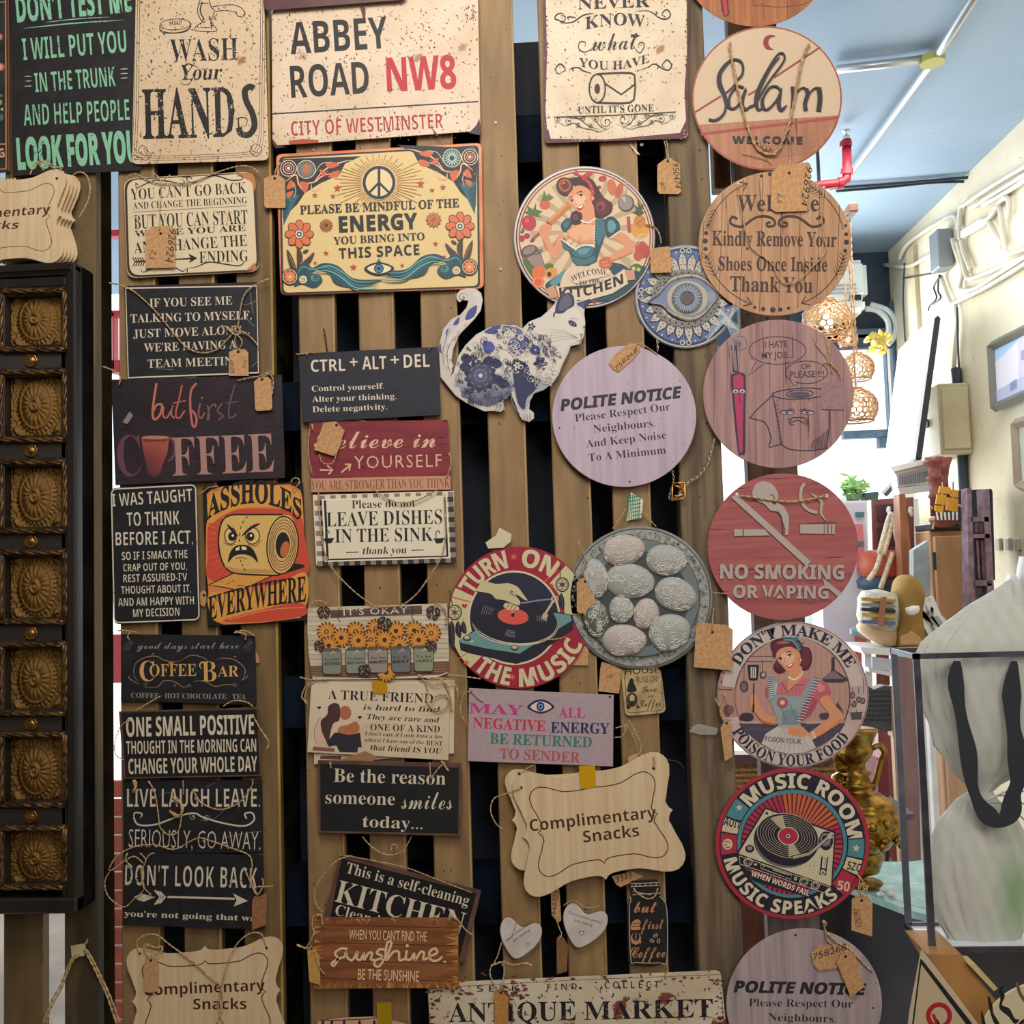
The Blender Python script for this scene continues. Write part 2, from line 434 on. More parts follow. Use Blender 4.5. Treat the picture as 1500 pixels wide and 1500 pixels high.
# the deep stringers of each pallet, and the dark sheet behind
def deep(x0, x1, y0, y1, mat=DARK, name='stringer', z0=.7, z1=2.35):
    a = P(x0, 750, 'y', 0); b = P(x1, 750, 'y', 0)
    return box(name, (a.x, y0, z0), (b.x, y1, z1), mat, wall)
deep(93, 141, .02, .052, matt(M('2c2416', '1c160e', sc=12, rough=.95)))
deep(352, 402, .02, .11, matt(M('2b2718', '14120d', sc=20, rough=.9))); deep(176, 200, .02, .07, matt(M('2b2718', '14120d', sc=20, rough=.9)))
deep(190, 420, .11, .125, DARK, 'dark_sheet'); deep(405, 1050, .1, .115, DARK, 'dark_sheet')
for z in (2.12, 1.72, 1.27, .98):
    a = P(178, 750, 'y', 0).x; b = P(1055, 750, 'y', 0).x
    box('cross_rail', (a, .03, z), (b, .095, z + .075), matt(M('121620', '1a2130', sc=9, rough=.8, bump=.3)), wall)
# screws
for i, (x, y) in enumerate(((726, 180), (733, 395), (459, 220), (940, 212), (985, 640))):
    p = W(x, y, 0); v, f = lathe([(.0001, .0), (.003, 0), (.0026, .0012), (.001, .0014)], p, (0, -1, 0), 8)
    mk('screw', v, f, M('8c8474', metal=.5, rough=.45), wall)
# lighter strips along the right edges of the slats
for x in (229, 317, 404, 495, 583, 677, 773, 866, 953):
    a = P(x, 750, 'y', 0).x; box('slat_edge', (a - .0032, -.0012, .7), (a + .0006, .004, 2.8), EDGE if x == 404 else M('ac9064', '94784e', sc=30, st=(1, 1, .2), rough=.7), wall, bev=.0008)
# black spray smudge on one slat
def smudge(px, py, rx, rz, name='slat'):
    a = P(px, py, 'y', 0); m = SLAT.copy(); nt = m.node_tree; p = nt.nodes['Principled BSDF']; src = p.inputs['Base Color'].links[0].from_socket
    best = min((o for o in wall.children if o.name.startswith('slat') and 'edge' not in o.name), key=lambda o: abs(o.location.x - a.x) + (9 if o.dimensions.x < .02 else 0))
    tc = nt.nodes.new('ShaderNodeTexCoord'); mp = nt.nodes.new('ShaderNodeMapping'); g = nt.nodes.new('ShaderNodeTexGradient'); g.gradient_type = 'SPHERICAL'
    c = a - best.location; mp.inputs['Scale'].default_value = (1 / rx, 1, 1 / rz); mp.inputs['Location'].default_value = (-c.x / rx, 0, -c.z / rz)
    n = nt.nodes.new('ShaderNodeTexNoise'); n.inputs['Scale'].default_value = 260; md = nt.nodes.new('ShaderNodeMath'); md.operation = 'MULTIPLY_ADD'; md.inputs[1].default_value = 2.2
    sb = nt.nodes.new('ShaderNodeMath'); sb.operation = 'MULTIPLY_ADD'; sb.inputs[1].default_value = 1.2; sb.inputs[2].default_value = -.75; nt.links.new(n.outputs['Fac'], sb.inputs[0])
    nt.links.new(tc.outputs['Object'], mp.inputs[0]); nt.links.new(mp.outputs[0], g.inputs[0]); nt.links.new(g.outputs['Fac'], md.inputs[0]); nt.links.new(sb.outputs[0], md.inputs[2]); md.use_clamp = True
    mx = nt.nodes.new('ShaderNodeMix'); mx.data_type = 'RGBA'; nt.links.new(md.outputs[0], mx.inputs[0]); nt.links.new(src, mx.inputs[6]); mx.inputs[7].default_value = lin('1c1c26'); nt.links.new(mx.outputs[2], p.inputs['Base Color'])
    best.data.materials[0] = m
smudge(752, 718, .034, .085)
# pale scuffs of glue and paint on the boards
# ---------------------------------------------------------------- room shell beyond
XR, YB, ZC = 1.63, 3.285, 3.0
PLAST = M('e4dcc4', 'd3c7a8', sc=3, lo=.35, hi=.7, c3='a8977a', sc3=60, t3=.70, rough=.9, bump=.3)
def struct(o): o['kind'] = 'structure'; return o
struct(box('wall_right', (XR, -3, 0), (XR + .12, YB + .1, ZC), PLAST))
struct(box('ceiling', (-3, -3, ZC), (XR + .12, YB + .1, ZC + .1), M('9fb4c6', '8aa0b6', sc=1.6, lo=.3, hi=.7, c3='5c6c7c', sc3=25, t3=.76, rough=.75, bump=.6)))
struct(box('floor', (-3, -3, -.1), (XR + .12, YB + 1.5, 0), M('8a7a68', '6a5a4a', sc=3, rough=.6)))
struct(box('wall_rear', (-3, -3.1, 0), (XR + .12, -3, ZC), M('8f8270', '746858', sc=2, rough=.9)))
struct(box('wall_left', (-1.6, -3, 0), (-1.5, .02, ZC), M('8f8270', '746858', sc=2, rough=.9)))
NAVY = M('2f3c4e', '3d4c60', sc=4, rough=.7, bump=.3)
zt = P(1290, 497, 'y', YB).z
struct(box('wall_back', (-.6, YB, zt), (XR, YB + .1, ZC), NAVY))
struct(box('wall_below_window', (-.6, YB, 0), (XR, YB + .1, .3), M('a08868', '7d6850', sc=4, rough=.9)))
# shop window: frame bars and glass
win = root('window_1', (.9, YB, 1.7), kind='structure')
FRB = M('33506a', '46688a', sc=20, rough=.4)
def wbar(x0, y0, x1, y1, dep=.05, yy=YB - .05, mat=FRB, name='window_frame'):
    a = P(x0, y0, 'y', yy); b = P(x1, y1, 'y', yy)
    return box(name, (a.x, yy, b.z), (b.x, yy + dep, a.z), mat, win, bev=.004)
wbar(1297, 500, 1306, 640); wbar(1236, 631, 1306, 640); wbar(1288, 640, 1302, 655); wbar(1120, 495, 1318, 507, mat=NAVY)
wbar(1308, 440, 1319, 720); wbar(1150, 486, 1310, 494, mat=M('4a6078', rough=.5)); wbar(1165, 640, 1300, 634, mat=FRB) if 0 else None
a = P(1100, 497, 'y', YB); b = P(1330, 900, 'y', YB)
mk('pane', [(-.6, YB + .05, .3), (XR, YB + .05, .3), (XR, YB + .05, a.z), (-.6, YB + .05, a.z)], [(0, 1, 2, 3)], M('ffffff', rough=.02, alpha=.06), win)
# ================================================================ signs hung on the slats
def rectp(x0, y0, x1, y1, x2, y2, x3, y3, r=0, n=4):
    """corner-rounded quadrilateral given clockwise from the top left"""
    q = [(x0, y0), (x1, y1), (x2, y2), (x3, y3)]
    if not r: return q
    o = []
    for i in range(4):
        p = Vector(q[i]); a = (Vector(q[i - 1]) - p).normalized() * r; b = (Vector(q[(i + 1) % 4]) - p).normalized() * r
        for k in range(n + 1):
            t = k / n; o.append(tuple((1 - t) ** 2 * (p + a) + 2 * t * (1 - t) * p + t * t * (p + b)))
    return o
def circ(cx, cy, rx, ry=None, n=64): ry = rx if ry is None else ry; return [(cx + rx * cos(2 * pi * i / n), cy + ry * sin(2 * pi * i / n)) for i in range(n)]
CREAM = lambda a='dcc4a4', t=.60, s=90: M(a, 'cdb08c', sc=12, lo=.4, hi=.75, c3='6b3a24', sc3=s * 2.6, t3=t + .05, c4='a0714a', t4=.665, sc4=24, rough=.45)
BLK = M('17181c', '24262c', sc=60, lo=.4, hi=.8, rough=.55, c3='3a3c40', sc3=500, t3=.68)
K = '15130f'

# dark sign with a copper border, cut by the left edge of the photograph
s = Sign('hanging_sign', 'dark botanical sign with thin copper border lines, cut off at the far left top', rectp(-60, -30, 13, -30, 15, 252, -58, 259), 2, M('1c2224', '2c3430', sc=40, rough=.5), group=None)
s.L('b07450', 2.2, '8 -20 9 246', 0).L('7a4a34', 1.6, '12 -20 13 250', 0).L('b07450', 1.4, '-20 3 8 3', 0).L('c08860', 1.6, '-20 211 9 211', 0).L('b07450', 2, '-20 249 10 247', 0)
s.T('c89878', 'b', 'G', -2, 231, 7, 230, 13, .02).E('a85c50', 0, 54, 4, 5).E('c08878', 0, 54, 2.5, 3).E('a85c50', 1, 98, 6, 6).E('d0a090', 0, 98, 4, 4).E('5c7c60', 2, 140, 2).E('8c9c60', 0, 150, 3, 4).E('c0b090', 3, 160, 2).E('4c6c50', 1, 172, 4, 5); s.done()

# trunk sign
s = Sign('hanging_sign', 'black metal sign with mint letters ending LOOK FOR YOU, top left', rectp(14, -30, 206, -40, 207, 250, 19, 258, 6), 4, M('1d1c1e', '2b2628', sc=50, lo=.4, hi=.75, rough=.5, c3='3c3230', sc3=400, t3=.68), worn=1)
s.fr = G(0, 0); g = '86c2a0'
s.T(g, 'b', "DON'T TEST ME", 95, 122, 725, 62, 150, .01).L(g, 7, '130 156 400 128 680 110', 3, 1).L('b8c8b8', 4, '240 124 420 104 605 93', 3, 1)
s.T(g, 'b', 'I WILL PUT YOU', 128, 332, 697, 286, 124, -.005).T(g, 'b', 'IN THE TRUNK', 195, 508, 636, 472, 110, -.005)
s.T(g, 'b', 'AND HELP PEOPLE', 133, 692, 713, 660, 120, -.01).T(g, 'b', 'LOOK FOR YOU', 98, 928, 760, 884, 168, .03)
for y in (420, 446, 474): s.L('b0c4b4', 5, [(132, y), (176, y - 2)], 0, 1)
for y in (380, 405, 430): s.L('b0c4b4', 5, [(660, y), (704, y - 3)], 0, 1)
s.done()

# wash your hands
s = Sign('hanging_sign', 'cream metal sign with tap drawing reading WASH Your HANDS', rectp(199, -30, 386, -30, 394, 235, 193, 241, 9), 8, CREAM('d6c0a0', .575), worn=1)
s.fr = G(0, 0)
for o, w in ((0, 3), (12, 3), (24, 2.5)): s.L('3a2820', w, [(768 - o, -20), (760 - o, 600), (752 - o, 800 + o * .8), (772 - o, 852 + o), (1000, 854 + o), (1340, 838 + o), (1412 + o, 800 + o), (1426 + o, 600), (1432 + o, -20)], 2)
s.LL('4a2c20', 4, '790 850 760 830 780 800 810 820 800 860/740 850 800 880 830 850 790 815/1370 830 1410 860 1440 820 1400 790 1370 830/1380 800 1390 830 1420 840', 5)
s.F('cdb090', '1098 5 1150 5 1180 60 1165 105 1130 118 1085 60').L(K, 5, '1098 0 1085 60 1105 112 1120 120', 5).L(K, 5, '1150 0 1160 40 1178 62 1158 120', 5)
s.L(K, 7, '1112 10 1100 60 1122 110', 5).L(K, 5, '1130 120 1090 135 1072 168 1188 172 1172 138 1158 120', 3).L(K, 4, '1100 150 1165 152', 0)
s.L(K, 5, '1165 38 1230 28 1290 28 1335 52 1340 85 1308 90 1290 66 1230 58 1175 64', 4).L(K, 2, '1320 92 1370 160 1390 220 1380 280', 4).L(K, 5, '1095 20 1145 18', 0).L(K, 9, '1150 90 1165 150', 0)
s.O(K, 4, 962, 134, 84, 30, 3).O(K, 4, 960, 146, 84, 34, 3, a0=180, a1=360).L(K, 5, '878 140 882 172 930 182 1010 176 1046 150 1048 126', 4).T(K, 'f', 'SOAP', 930, 140, 1000, 136, 26)
s.T(K, 'f', 'WASH', 935, 338, 1308, 330, 122, -.006).T(K, 'i', 'Your', 995, 440, 1222, 436, 84)
s.L(K, 7, '1095 375 1035 350 1010 375 1040 395', 5, 1).L(K, 7, '1060 420 1040 460 1005 462 992 440', 4, 2)
s.T(K, 'f', 'HAND', 786, 762, 1292, 748, 268, .006).L(K, 34, '1396 486 1372 476 1345 500 1355 560 1385 620 1398 690 1370 738 1325 735 1312 700', 5).L(K, 9, '1312 700 1312 650 1355 652 1350 690 1320 690', 5, 2)
s.done()

# maroon board above
s = Sign('hanging_sign', 'maroon board whose lower edge shows above the ABBEY ROAD sign', rectp(383, -40, 596, -48, 595, 0, 387, 16, 8), 14, M('4a1c22', '5c2a2c', sc=30, rough=.45)); s.done()
# abbey road
s = Sign('street_sign', 'large cream street sign reading ABBEY ROAD NW8', rectp(398, 12, 700, -18, 704, 192, 399, 214, 11), 6, CREAM('dcc6ac', .595), worn=0)
s.fr = G(1, 0)
s.F('3a2428', '1208 650 1190 690 1150 730 1210 742 1216 700').F('3c2420', '70 760 100 800 150 808 90 815 74 790')
s.T(K, 'b', 'ABBEY', 172, 298, 708, 264, 178, .0).T(K, 'b', 'ROAD', 176, 538, 606, 512, 180).T('b81c30', 'b', 'NW8', 702, 502, 1084, 484, 186, .01)
s.L('1c1c24', 8, '68 626 1202 558', 0).T('a8262e', 'b', 'CITY OF WESTMINSTER', 176, 748, 1010, 704, 84, -.01)
rr = random.Random(3)
for i in range(260):
    e = rr.random(); x, y = rr.choice([(rr.uniform(70, 330), rr.uniform(70, 330)), (rr.uniform(60, 1180), rr.gauss(760 - e * 30, 16)), (rr.gauss(900, 130), rr.gauss(200, 60)), (rr.uniform(80, 1190), rr.uniform(60, 740)), (rr.gauss(720, 60), rr.gauss(700, 40)), (rr.uniform(1120, 1200), rr.uniform(20, 120))])
    r0 = rr.uniform(1.5, 5.5); s.F(rr.choice(['6b3424', '4c2820', '84482c']), [(x + r0 * rr.uniform(.4, 1.3) * cos(a * 1.05), y + r0 * rr.uniform(.4, 1.3) * sin(a * 1.05)) for a in range(6)])
s.F('a84820', '160 772 240 764 325 768 318 784 240 790 168 792').F('5c2018', '556 40 580 44 582 80 575 118 562 70', 1).F('5c2018', '945 700 985 745 970 745', 0)
s.done()

# energy
s = Sign('hanging_sign', 'orange-bordered hippie sign with peace symbol reading PLEASE BE MINDFUL OF THE ENERGY', rectp(404, 226, 706, 209, 709, 423, 411, 433, 9), 5, M('d98a58', 'c8643c', sc=14, c3='8c3c20', sc3=300, t3=.7, rough=.4), bev=1)
s.fr = G(1, 0); Y0 = 0
D, TE, OR, CR = '22262c', '2e6470', 'd0683c', 'e0c488'
def y2(p): return p
s.F('2a2c30', rectp(108, 862, 1205, 798, 1212, 1580, 122, 1620, 26)).F(CR, rectp(118, 872, 1194, 808, 1200, 1570, 134, 1608, 26))
for m in (0, 1):
    fx = (lambda x, y: (x, y)) if not m else (lambda x, y: (1316 - x + 0 * y, y - 62 + 0))
    def q(st): return [fx(*p) for p in nums(st)]
    s.F(D, q('118 874 560 858 470 900 440 960 330 1010 250 1060 210 1120 128 1200'), 0).F(TE, q('128 1060 218 1070 196 1110 132 1240'), 0)
    s.F('1f4c5c', q('128 1075 170 1110 150 1180 134 1240'), 0)
    for (cx, cy, r) in ((160, 924, 46), (258, 930, 52)):
        X, Y = fx(cx, cy); s.E('e8cfae', X, Y, r).E('3a2a2c' if r < 50 else '3c6c70', X, Y, r - 4)
        if r < 50: s.O('e0b898', 5, X, Y, 30).O('d89070', 5, X, Y, 17).E('e8cfae', X, Y, 9)
        else:
            s.FL('e07848' if not m else 'd8e0d0', X, Y, 44, 16, 'd0683c' if not m else '203038', .3, .05)
    for st in ('300 1000 350 940 420 900 500 880', '230 1010 300 1000 340 970 400 950', '140 1000 200 960 215 1010 250 1060', '340 1000 330 1040 290 1045 285 1010'): s.L('e09068', 9, q(st), 5, 1).L('f0d8b8', 3, q(st), 5, 1)
    for st in ('360 900 390 925 440 905 400 890', '400 945 380 975 430 970 440 940', '170 990 150 1040 200 1020', '220 1000 250 1060 270 1010', '330 930 370 950 350 970', '150 1060 190 1050 160 1090'): s.F(OR, q(st), 1)
    for st in ('300 960 340 900 400 890', '190 1090 200 1040 180 1010', '440 900 470 885 520 880'): s.L('d8c8a0', 4, q(st), 4, 1)
    for i in range(8): X, Y = fx(135 + 60 * ((i * 37) % 7), 880 + 18 * i + (i * 53) % 40); s.E('d8d0b8', X, Y, 3, n=6)
for a in range(0, 360, 6):
    if abs(((a + 90) % 360) - 180) < 35 and False: continue
    r0 = 98; r1 = 140 + (a % 12) * 5 + (70 if 150 < a < 215 or a > 325 or a < 35 else 0) * .9; s.L('b88848', 3.4, [(657 + r0 * cos(radians(a)), 1003 - r0 * sin(radians(a))), (657 + r1 * cos(radians(a)) * 1.05, 1003 - r1 * sin(radians(a)) * .95)], 0)
s.E('e6cf98', 657, 1003, 94, 96).O('1e2c3c', 17, 657, 1003, 82, 84).L('1e2c3c', 15, '657 920 657 1086', 0).L('1e2c3c', 13, '657 1003 600 1062', 0).L('1e2c3c', 13, '657 1003 714 1060', 0)
for x, y, r in ((428, 1034, 24), (304, 1072, 18), (404, 1077, 17), (886, 1008, 24), (948, 1044, 16), (1008, 1028, 19), (967, 1338, 17), (366, 1390, 18), (516, 1468, 22), (306, 1444, 13), (784, 1458, 14), (1014, 1410, 14)): s.ST('b8482c', x, y, r, 5, .36)
s.T('222428', 'f', 'PLEASE BE MINDFUL OF THE', 224, 1176, 1098, 1136, 46, .004).T('222428', 'b', 'ENERGY', 438, 1274, 870, 1254, 86, .02, .02).T('222428', 'f', 'YOU BRING INTO', 408, 1342, 908, 1316, 40).T('222428', 'b', 'THIS SPACE', 438, 1420, 880, 1398, 58, .0, .03)
s.FL('b8682c', 367, 1238, 36, 14, '5c3420', .3, .1, '6c4424').FL('c87848', 957, 1207, 42, 12, 'b84c2c', .24, .14, '7c3c24')
for cx, cy in ((219, 1286), (1102, 1242)): s.FL('d87448', cx, cy, 78, 8, '3c2a28', .34, .27, '3c2420').E('e8d8b8', cx, cy, 22).E('38606c', cx, cy, 15).E('e8e0c8', cx, cy, 6)
for m in (0, 1):
    fx = (lambda x, y: (x, y)) if not m else (lambda x, y: (1322 - x, y - 50))
    def q(st): return [fx(*p) for p in nums(st)]
    s.L('4a3828', 5, q('216 1365 210 1430 205 1500'), 3)
    for st in ('150 1370 185 1420 205 1495 165 1460', '215 1480 205 1420 210 1355 238 1410', '215 1495 240 1440 300 1385 280 1440', '268 1370 245 1375 240 1390 262 1385'): s.F('4a3828', q(st), 1)
    for st in ('165 1400 195 1470', '222 1450 285 1400'): s.L('b88858', 3, q(st), 0)
    # wave
    s.F('1f4c58', q('195 1510 210 1470 260 1440 290 1470 350 1445 430 1460 520 1530 660 1535 660 1545 530 1580 420 1560 380 1500 320 1480 290 1500 330 1510 345 1545 300 1580 235 1560 190 1570'), 1)
    s.LL('5fa0a0', 8, ' '.join('%g %g' % p for p in q('210 1500 240 1465 300 1480 380 1460 450 1490 530 1545 650 1545')), 5, 1)
    for k, c in ((0, '3f8088'), (16, '78b0a4'), (32, '2a5c68')): s.L(c, 7, [(x, y + k) for x, y in q('300 1480 370 1470 440 1500 520 1560 600 1570 655 1560')], 5, 1)
    for k in range(4): s.SW(('78b0a4', '2a5c68')[k % 2], 5, *fx(300, 1520), 46 - k * 10, 1.2, 150 if not m else 30, -1 if not m else 1)
    s.E('e0c898', *fx(240, 1535), 22).SW('1f4c58', 5, *fx(240, 1535), 18, 1.4, 90)
    X, Y = fx(168, 1520 + (0 if not m else -4)); s.E('2a2428', X, Y, 46).E('e0c8a0', X, Y, 40).E('8c3c28', X, Y, 36).FL('e08858', X, Y, 32, 8, 'e8c890', .25, .28)
s.F('2a7080', '656 1418 630 1462 625 1480 688 1478 683 1460', 0).L('e8e8d0', 3, '650 1440 640 1470', 0)
s.F('1c2030', '575 1475 610 1450 656 1440 705 1450 740 1473 705 1502 656 1512 608 1502', 1).F('e8d8b0', '592 1475 618 1458 656 1450 698 1458 724 1474 698 1494 656 1502 616 1494', 1).E('1c3040', 656, 1475, 27).E('3c7c9c', 656, 1475, 21).E('101820', 656, 1475, 9)
s.done()

# never know
s = Sign('hanging_sign', 'cream rust-edged metal sign with toilet roll drawing ending UNTIL IT\'S GONE', rectp(797, -30, 1006, -30, 1008, 203, 797, 209, 9), 5, CREAM('dcccb0', .60), worn=.3)
s.fr = G(2, 0); k = '1c1a1c'
for st in ('212 -40 222 -40 230 300 222 600 232 740 212 740', '996 -40 1008 -40 1006 690 996 720 985 500 998 300', '215 690 240 720 250 762 560 766 800 744 960 730 1003 640 1004 730 980 760 230 786 214 770'): s.F('5c2430', st, 0)
rr = random.Random(5)
for i in range(150):
    e = rr.choice([(rr.gauss(228, 8), rr.uniform(-20, 760)), (rr.gauss(996, 7), rr.uniform(-20, 720)), (rr.uniform(220, 1000), rr.gauss(764, 9)), (rr.uniform(240, 420), rr.uniform(300, 720))]); r0 = rr.uniform(2, 7 if e[0] < 250 or e[0] > 985 or e[1] > 740 else 3)
    s.F('5c2430' if r0 > 3 else '9c6848', [(e[0] + r0 * rr.uniform(.4, 1.3) * cos(a * 1.05), e[1] + r0 * rr.uniform(.4, 1.3) * sin(a * 1.05)) for a in range(6)])
s.T(k, 'f', 'NEVER', 400, 50, 795, 36, 66, -.01)
s.T(k, 'f', 'KNOW', 0, 0, 1, 0, 0, -.012, warp=lambda u, v: (440 + 328 * u, 150 - 30 * sin(pi * u) * .6 - 66 * v + (1 - u) * 10))
s.T(k, 'c', 'what', 480, 278, 730, 268, 96, -.012).L(k, 5, '500 250 440 285 405 265 410 230 440 232 436 258', 5, 1).L(k, 5, '700 250 740 290 765 245 740 232 728 258', 5, 1).L(k, 5, '690 190 740 195 690 200', 3)
s.T(k, 'f', 'YOU HAVE', 0, 0, 1, 0, 0, -.014, warp=lambda u, v: (406 + 386 * u, 348 + 30 * sin(pi * u) + (1 - u) * 14 - 46 * v - u * 8))
for st in ('300 82 330 92 320 118 290 108 272 100 285 78 312 72 330 92', '300 125 370 120 430 82 490 72', '392 96 345 92 352 110', '880 90 862 80 870 62 890 52 908 78 890 102 850 98 790 60 710 62', '820 80 835 70 825 60',
           '300 400 330 385 322 366 300 350 278 375 285 400 310 405', '350 378 400 370 430 388 476 402', '380 388 365 375 385 368', '880 372 862 360 870 345 890 328 914 355 900 382 870 378 820 350 780 370 714 392', '835 378 842 362 826 352'): s.L(k, 6, st, 5, 1)
s.O(k, 8, 506, 484, 44, 78).E(k, 506, 486, 15, 27).L(k, 9, '510 405 690 400 712 440 712 500 686 562 500 562', 3).L(k, 8, '545 455 638 518 712 462', 0)
s.T(k, 'f', "UNTIL IT'S GONE", 400, 622, 816, 610, 38, -.014).L(k, 4, '268 642 600 632 938 614', 0)
for m in (0, 1):
    fx = (lambda x, y: (x, y)) if not m else (lambda x, y: (1206 - x, y - 14))
    for cx, cy, r, a in ((556, 668, 44, 0), (290, 655, 20, 90), (350, 668, 26, 0), (400, 684, 16, 180), (430, 650, 18, 0), (500, 650, 24, 90), (470, 690, 18, 0)): s.SW(k, 5, *fx(cx, cy), r, 1.6, a if not m else 180 - a, 1 if not m else -1)
    for st in ('278 662 330 690 380 675 420 700 480 712 520 722 600 690', '300 648 380 640 460 690 520 712', '330 640 400 650 450 640', '480 640 520 690 560 712'): s.L(k, 3.6, [fx(*p) for p in nums(st)], 4, 1)
s.done()
# you can't go back
s = Sign('hanging_sign', "cream rounded sign reading YOU CAN'T GO BACK with arrow and ENDING", rectp(181, 262, 371, 251, 380, 398, 186, 408, 14), 5, CREAM('d8c6a4', .60), worn=.4)
s.fr = G(0, 0); k = '1c1814'
s.F('3a2a20', rectp(683, 985, 1400, 945, 1424, 1490, 700, 1526, 60)).F('dccaa8', rectp(696, 990, 1388, 952, 1412, 1480, 712, 1514, 60)).F('b87848', '1300 960 1380 950 1405 1010 1390 1060 1380 1000', 1).F('b87848', '1400 1440 1410 1480 1350 1486', 0)
s.T(k, 'f', "YOU CAN'T GO BACK", 720, 1098, 1354, 1060, 60, -.008).T(k, 'f', 'AND CHANGE THE BEGINNING', 730, 1150, 1358, 1118, 38, -.01).L('8c6c50', 4, '728 1166 1356 1130', 0)
s.T(k, 'f', 'BUT YOU CAN START', 738, 1258, 1362, 1228, 76, -.005).T(k, 'f', 'WHERE YOU ARE', 740, 1302, 1350, 1268, 34, .0).T(k, 'f', 'AND CHANGE THE', 738, 1392, 1358, 1350, 62, -.005).T(k, 'f', 'ENDING', 1096, 1446, 1364, 1436, 64, -.005)
s.L(k, 9, '740 1438 1050 1420', 0).F(k, '1034 1392 1084 1418 1038 1446 1048 1420', 0)
for i in range(5): s.L(k, 6, [(728 + i * 13, 1415), (742 + i * 13, 1437), (732 + i * 13, 1462)], 0)
for st in ('745 1000 750 1030 790 1015 850 990 920 995 1000 1010 1010 990 985 985', '760 1018 745 1005', '1030 985 1060 1005 1100 985 1180 965 1270 990 1330 985 1325 965 1300 970', '1027 960 1027 1000', '1000 975 1040 972 1055 985',
           '770 1475 790 1495 850 1465 930 1455 1000 1490 1020 1475', '1030 1475 1080 1465 1150 1440 1230 1450 1310 1460 1340 1440 1320 1425', '1027 1470 1030 1500'): s.L(k, 7, st, 5, 1)
s.cord('690 985 740 955 860 1005 1050 1000 1180 950 1300 915 1380 918 1425 955', 3, .9, name='hanging_cord')
s.done()
# if you see me
s = Sign('hanging_sign', 'black sign with white frame reading IF YOU SEE ME TALKING TO MYSELF', rectp(182, 419, 377, 413, 381, 548, 187, 556), 5, BLK)
s.fr = G(0, 1); k = 'd8c8b0'
s.L(k, 9, [(690, 158), (1410, 146), (1420, 622), (705, 650)], 0, 0, True)
for t, x0, y0, x1, y1 in (('IF YOU SEE ME', 822, 262, 1276, 248), ('TALKING TO MYSELF,', 718, 348, 1382, 328), ('JUST MOVE ALONG...', 732, 432, 1370, 408), ("WE'RE HAVING A", 792, 508, 1300, 488), ('TEAM MEETING', 812, 596, 1330, 578)): s.T(k, 'f', t, x0, y0, x1, y1, 46, -.016)
for st in ('1340 250 1380 240 1415 220', '1350 290 1360 330 1400 370', '1380 590 1415 560', '1240 300 1230 330', '860 600 950 606', '1370 160 1390 300', '1000 650 1080 645'): s.L('8c8880', 2.5, st, 3)
s.cord('596 128 650 138 700 155 760 195 850 280 950 400 1020 480 1100 512 1180 500 1240 450 1290 390', 4, .9)
s.cord('1480 105 1430 125 1370 160 1335 210 1318 290 1308 360 1290 392 1340 400 1390 440 1425 485', 5, .9)
s.cord('1290 392 1250 375 1215 362', 6, .8).cord('1270 400 1280 370 1310 372 1318 400 1295 415 1270 400', 7, 1)
s.done()
# but first coffee
s = Sign('hanging_sign', 'dark wine-coloured wooden sign reading but first COFFEE with cup', rectp(163, 556, 413, 549, 418, 700, 169, 711), 4, M('241c22', '3a2a32', sc=8, lo=.35, hi=.8, rough=.5, c3='150f14', sc3=50, s3=(1, 1, 8), t3=.6), th=6)
s.fr = G(0, 1)
s.L('c4705c', 12, '860 680 850 740 838 840 850 880 880 850 890 800 860 800 840 840', 5).L('b86860', 9, '900 810 895 855 915 870 940 830 950 800 940 850 960 872', 5).L('b86058', 9, '1000 690 985 760 965 850 985 872 1015 830', 5).L('b05c58', 7, '950 790 1020 775', 0)
s.L('b86860', 12, '1080 680 1050 720 1045 800 1055 900 1070 920 1080 880 1065 840 1050 830', 5).L('8c5860', 9, '1100 790 1090 850 1105 872 1125 840', 5).L('805460', 8, '1140 800 1150 860 1140 880 1150 820 1180 795 1185 815', 5).L('7a5060', 8, '1220 790 1195 830 1225 860 1200 880', 5).L('745064', 7, '1290 690 1260 800 1260 870 1300 850', 5).L('6c5064', 5, '1240 790 1310 780', 0).E('a06460', 1110, 760, 6)
s.T('684050', 'f', 'C', 648, 1194, 778, 1188, 226, -.012)
s.F(['a85c48', 'a85c48', 'a04c40', '884038', '703038', '582c34', '582c34', '6c3038', '883c34', 'a04c40'], '778 976 930 974 920 1060 895 1120 880 1180 845 1195 815 1180 800 1110 788 1060 780 1010').F('6c3434', '785 985 920 980 915 1000 790 1002').E('b87864', 854, 978, 76, 10).O('704048', 12, 925, 1040, 34, 64, a0=-95, a1=95)
s.T('a88078', 'f', 'FFEE', 948, 1190, 1508, 1166, 212, -.012)
s.cord('565 588 620 610 660 645 652 690', 4, .9).cord('1305 665 1370 650 1430 640 1480 615', 4, .9).cord('1475 620 1500 660 1495 740', 4, .9)
s.done()
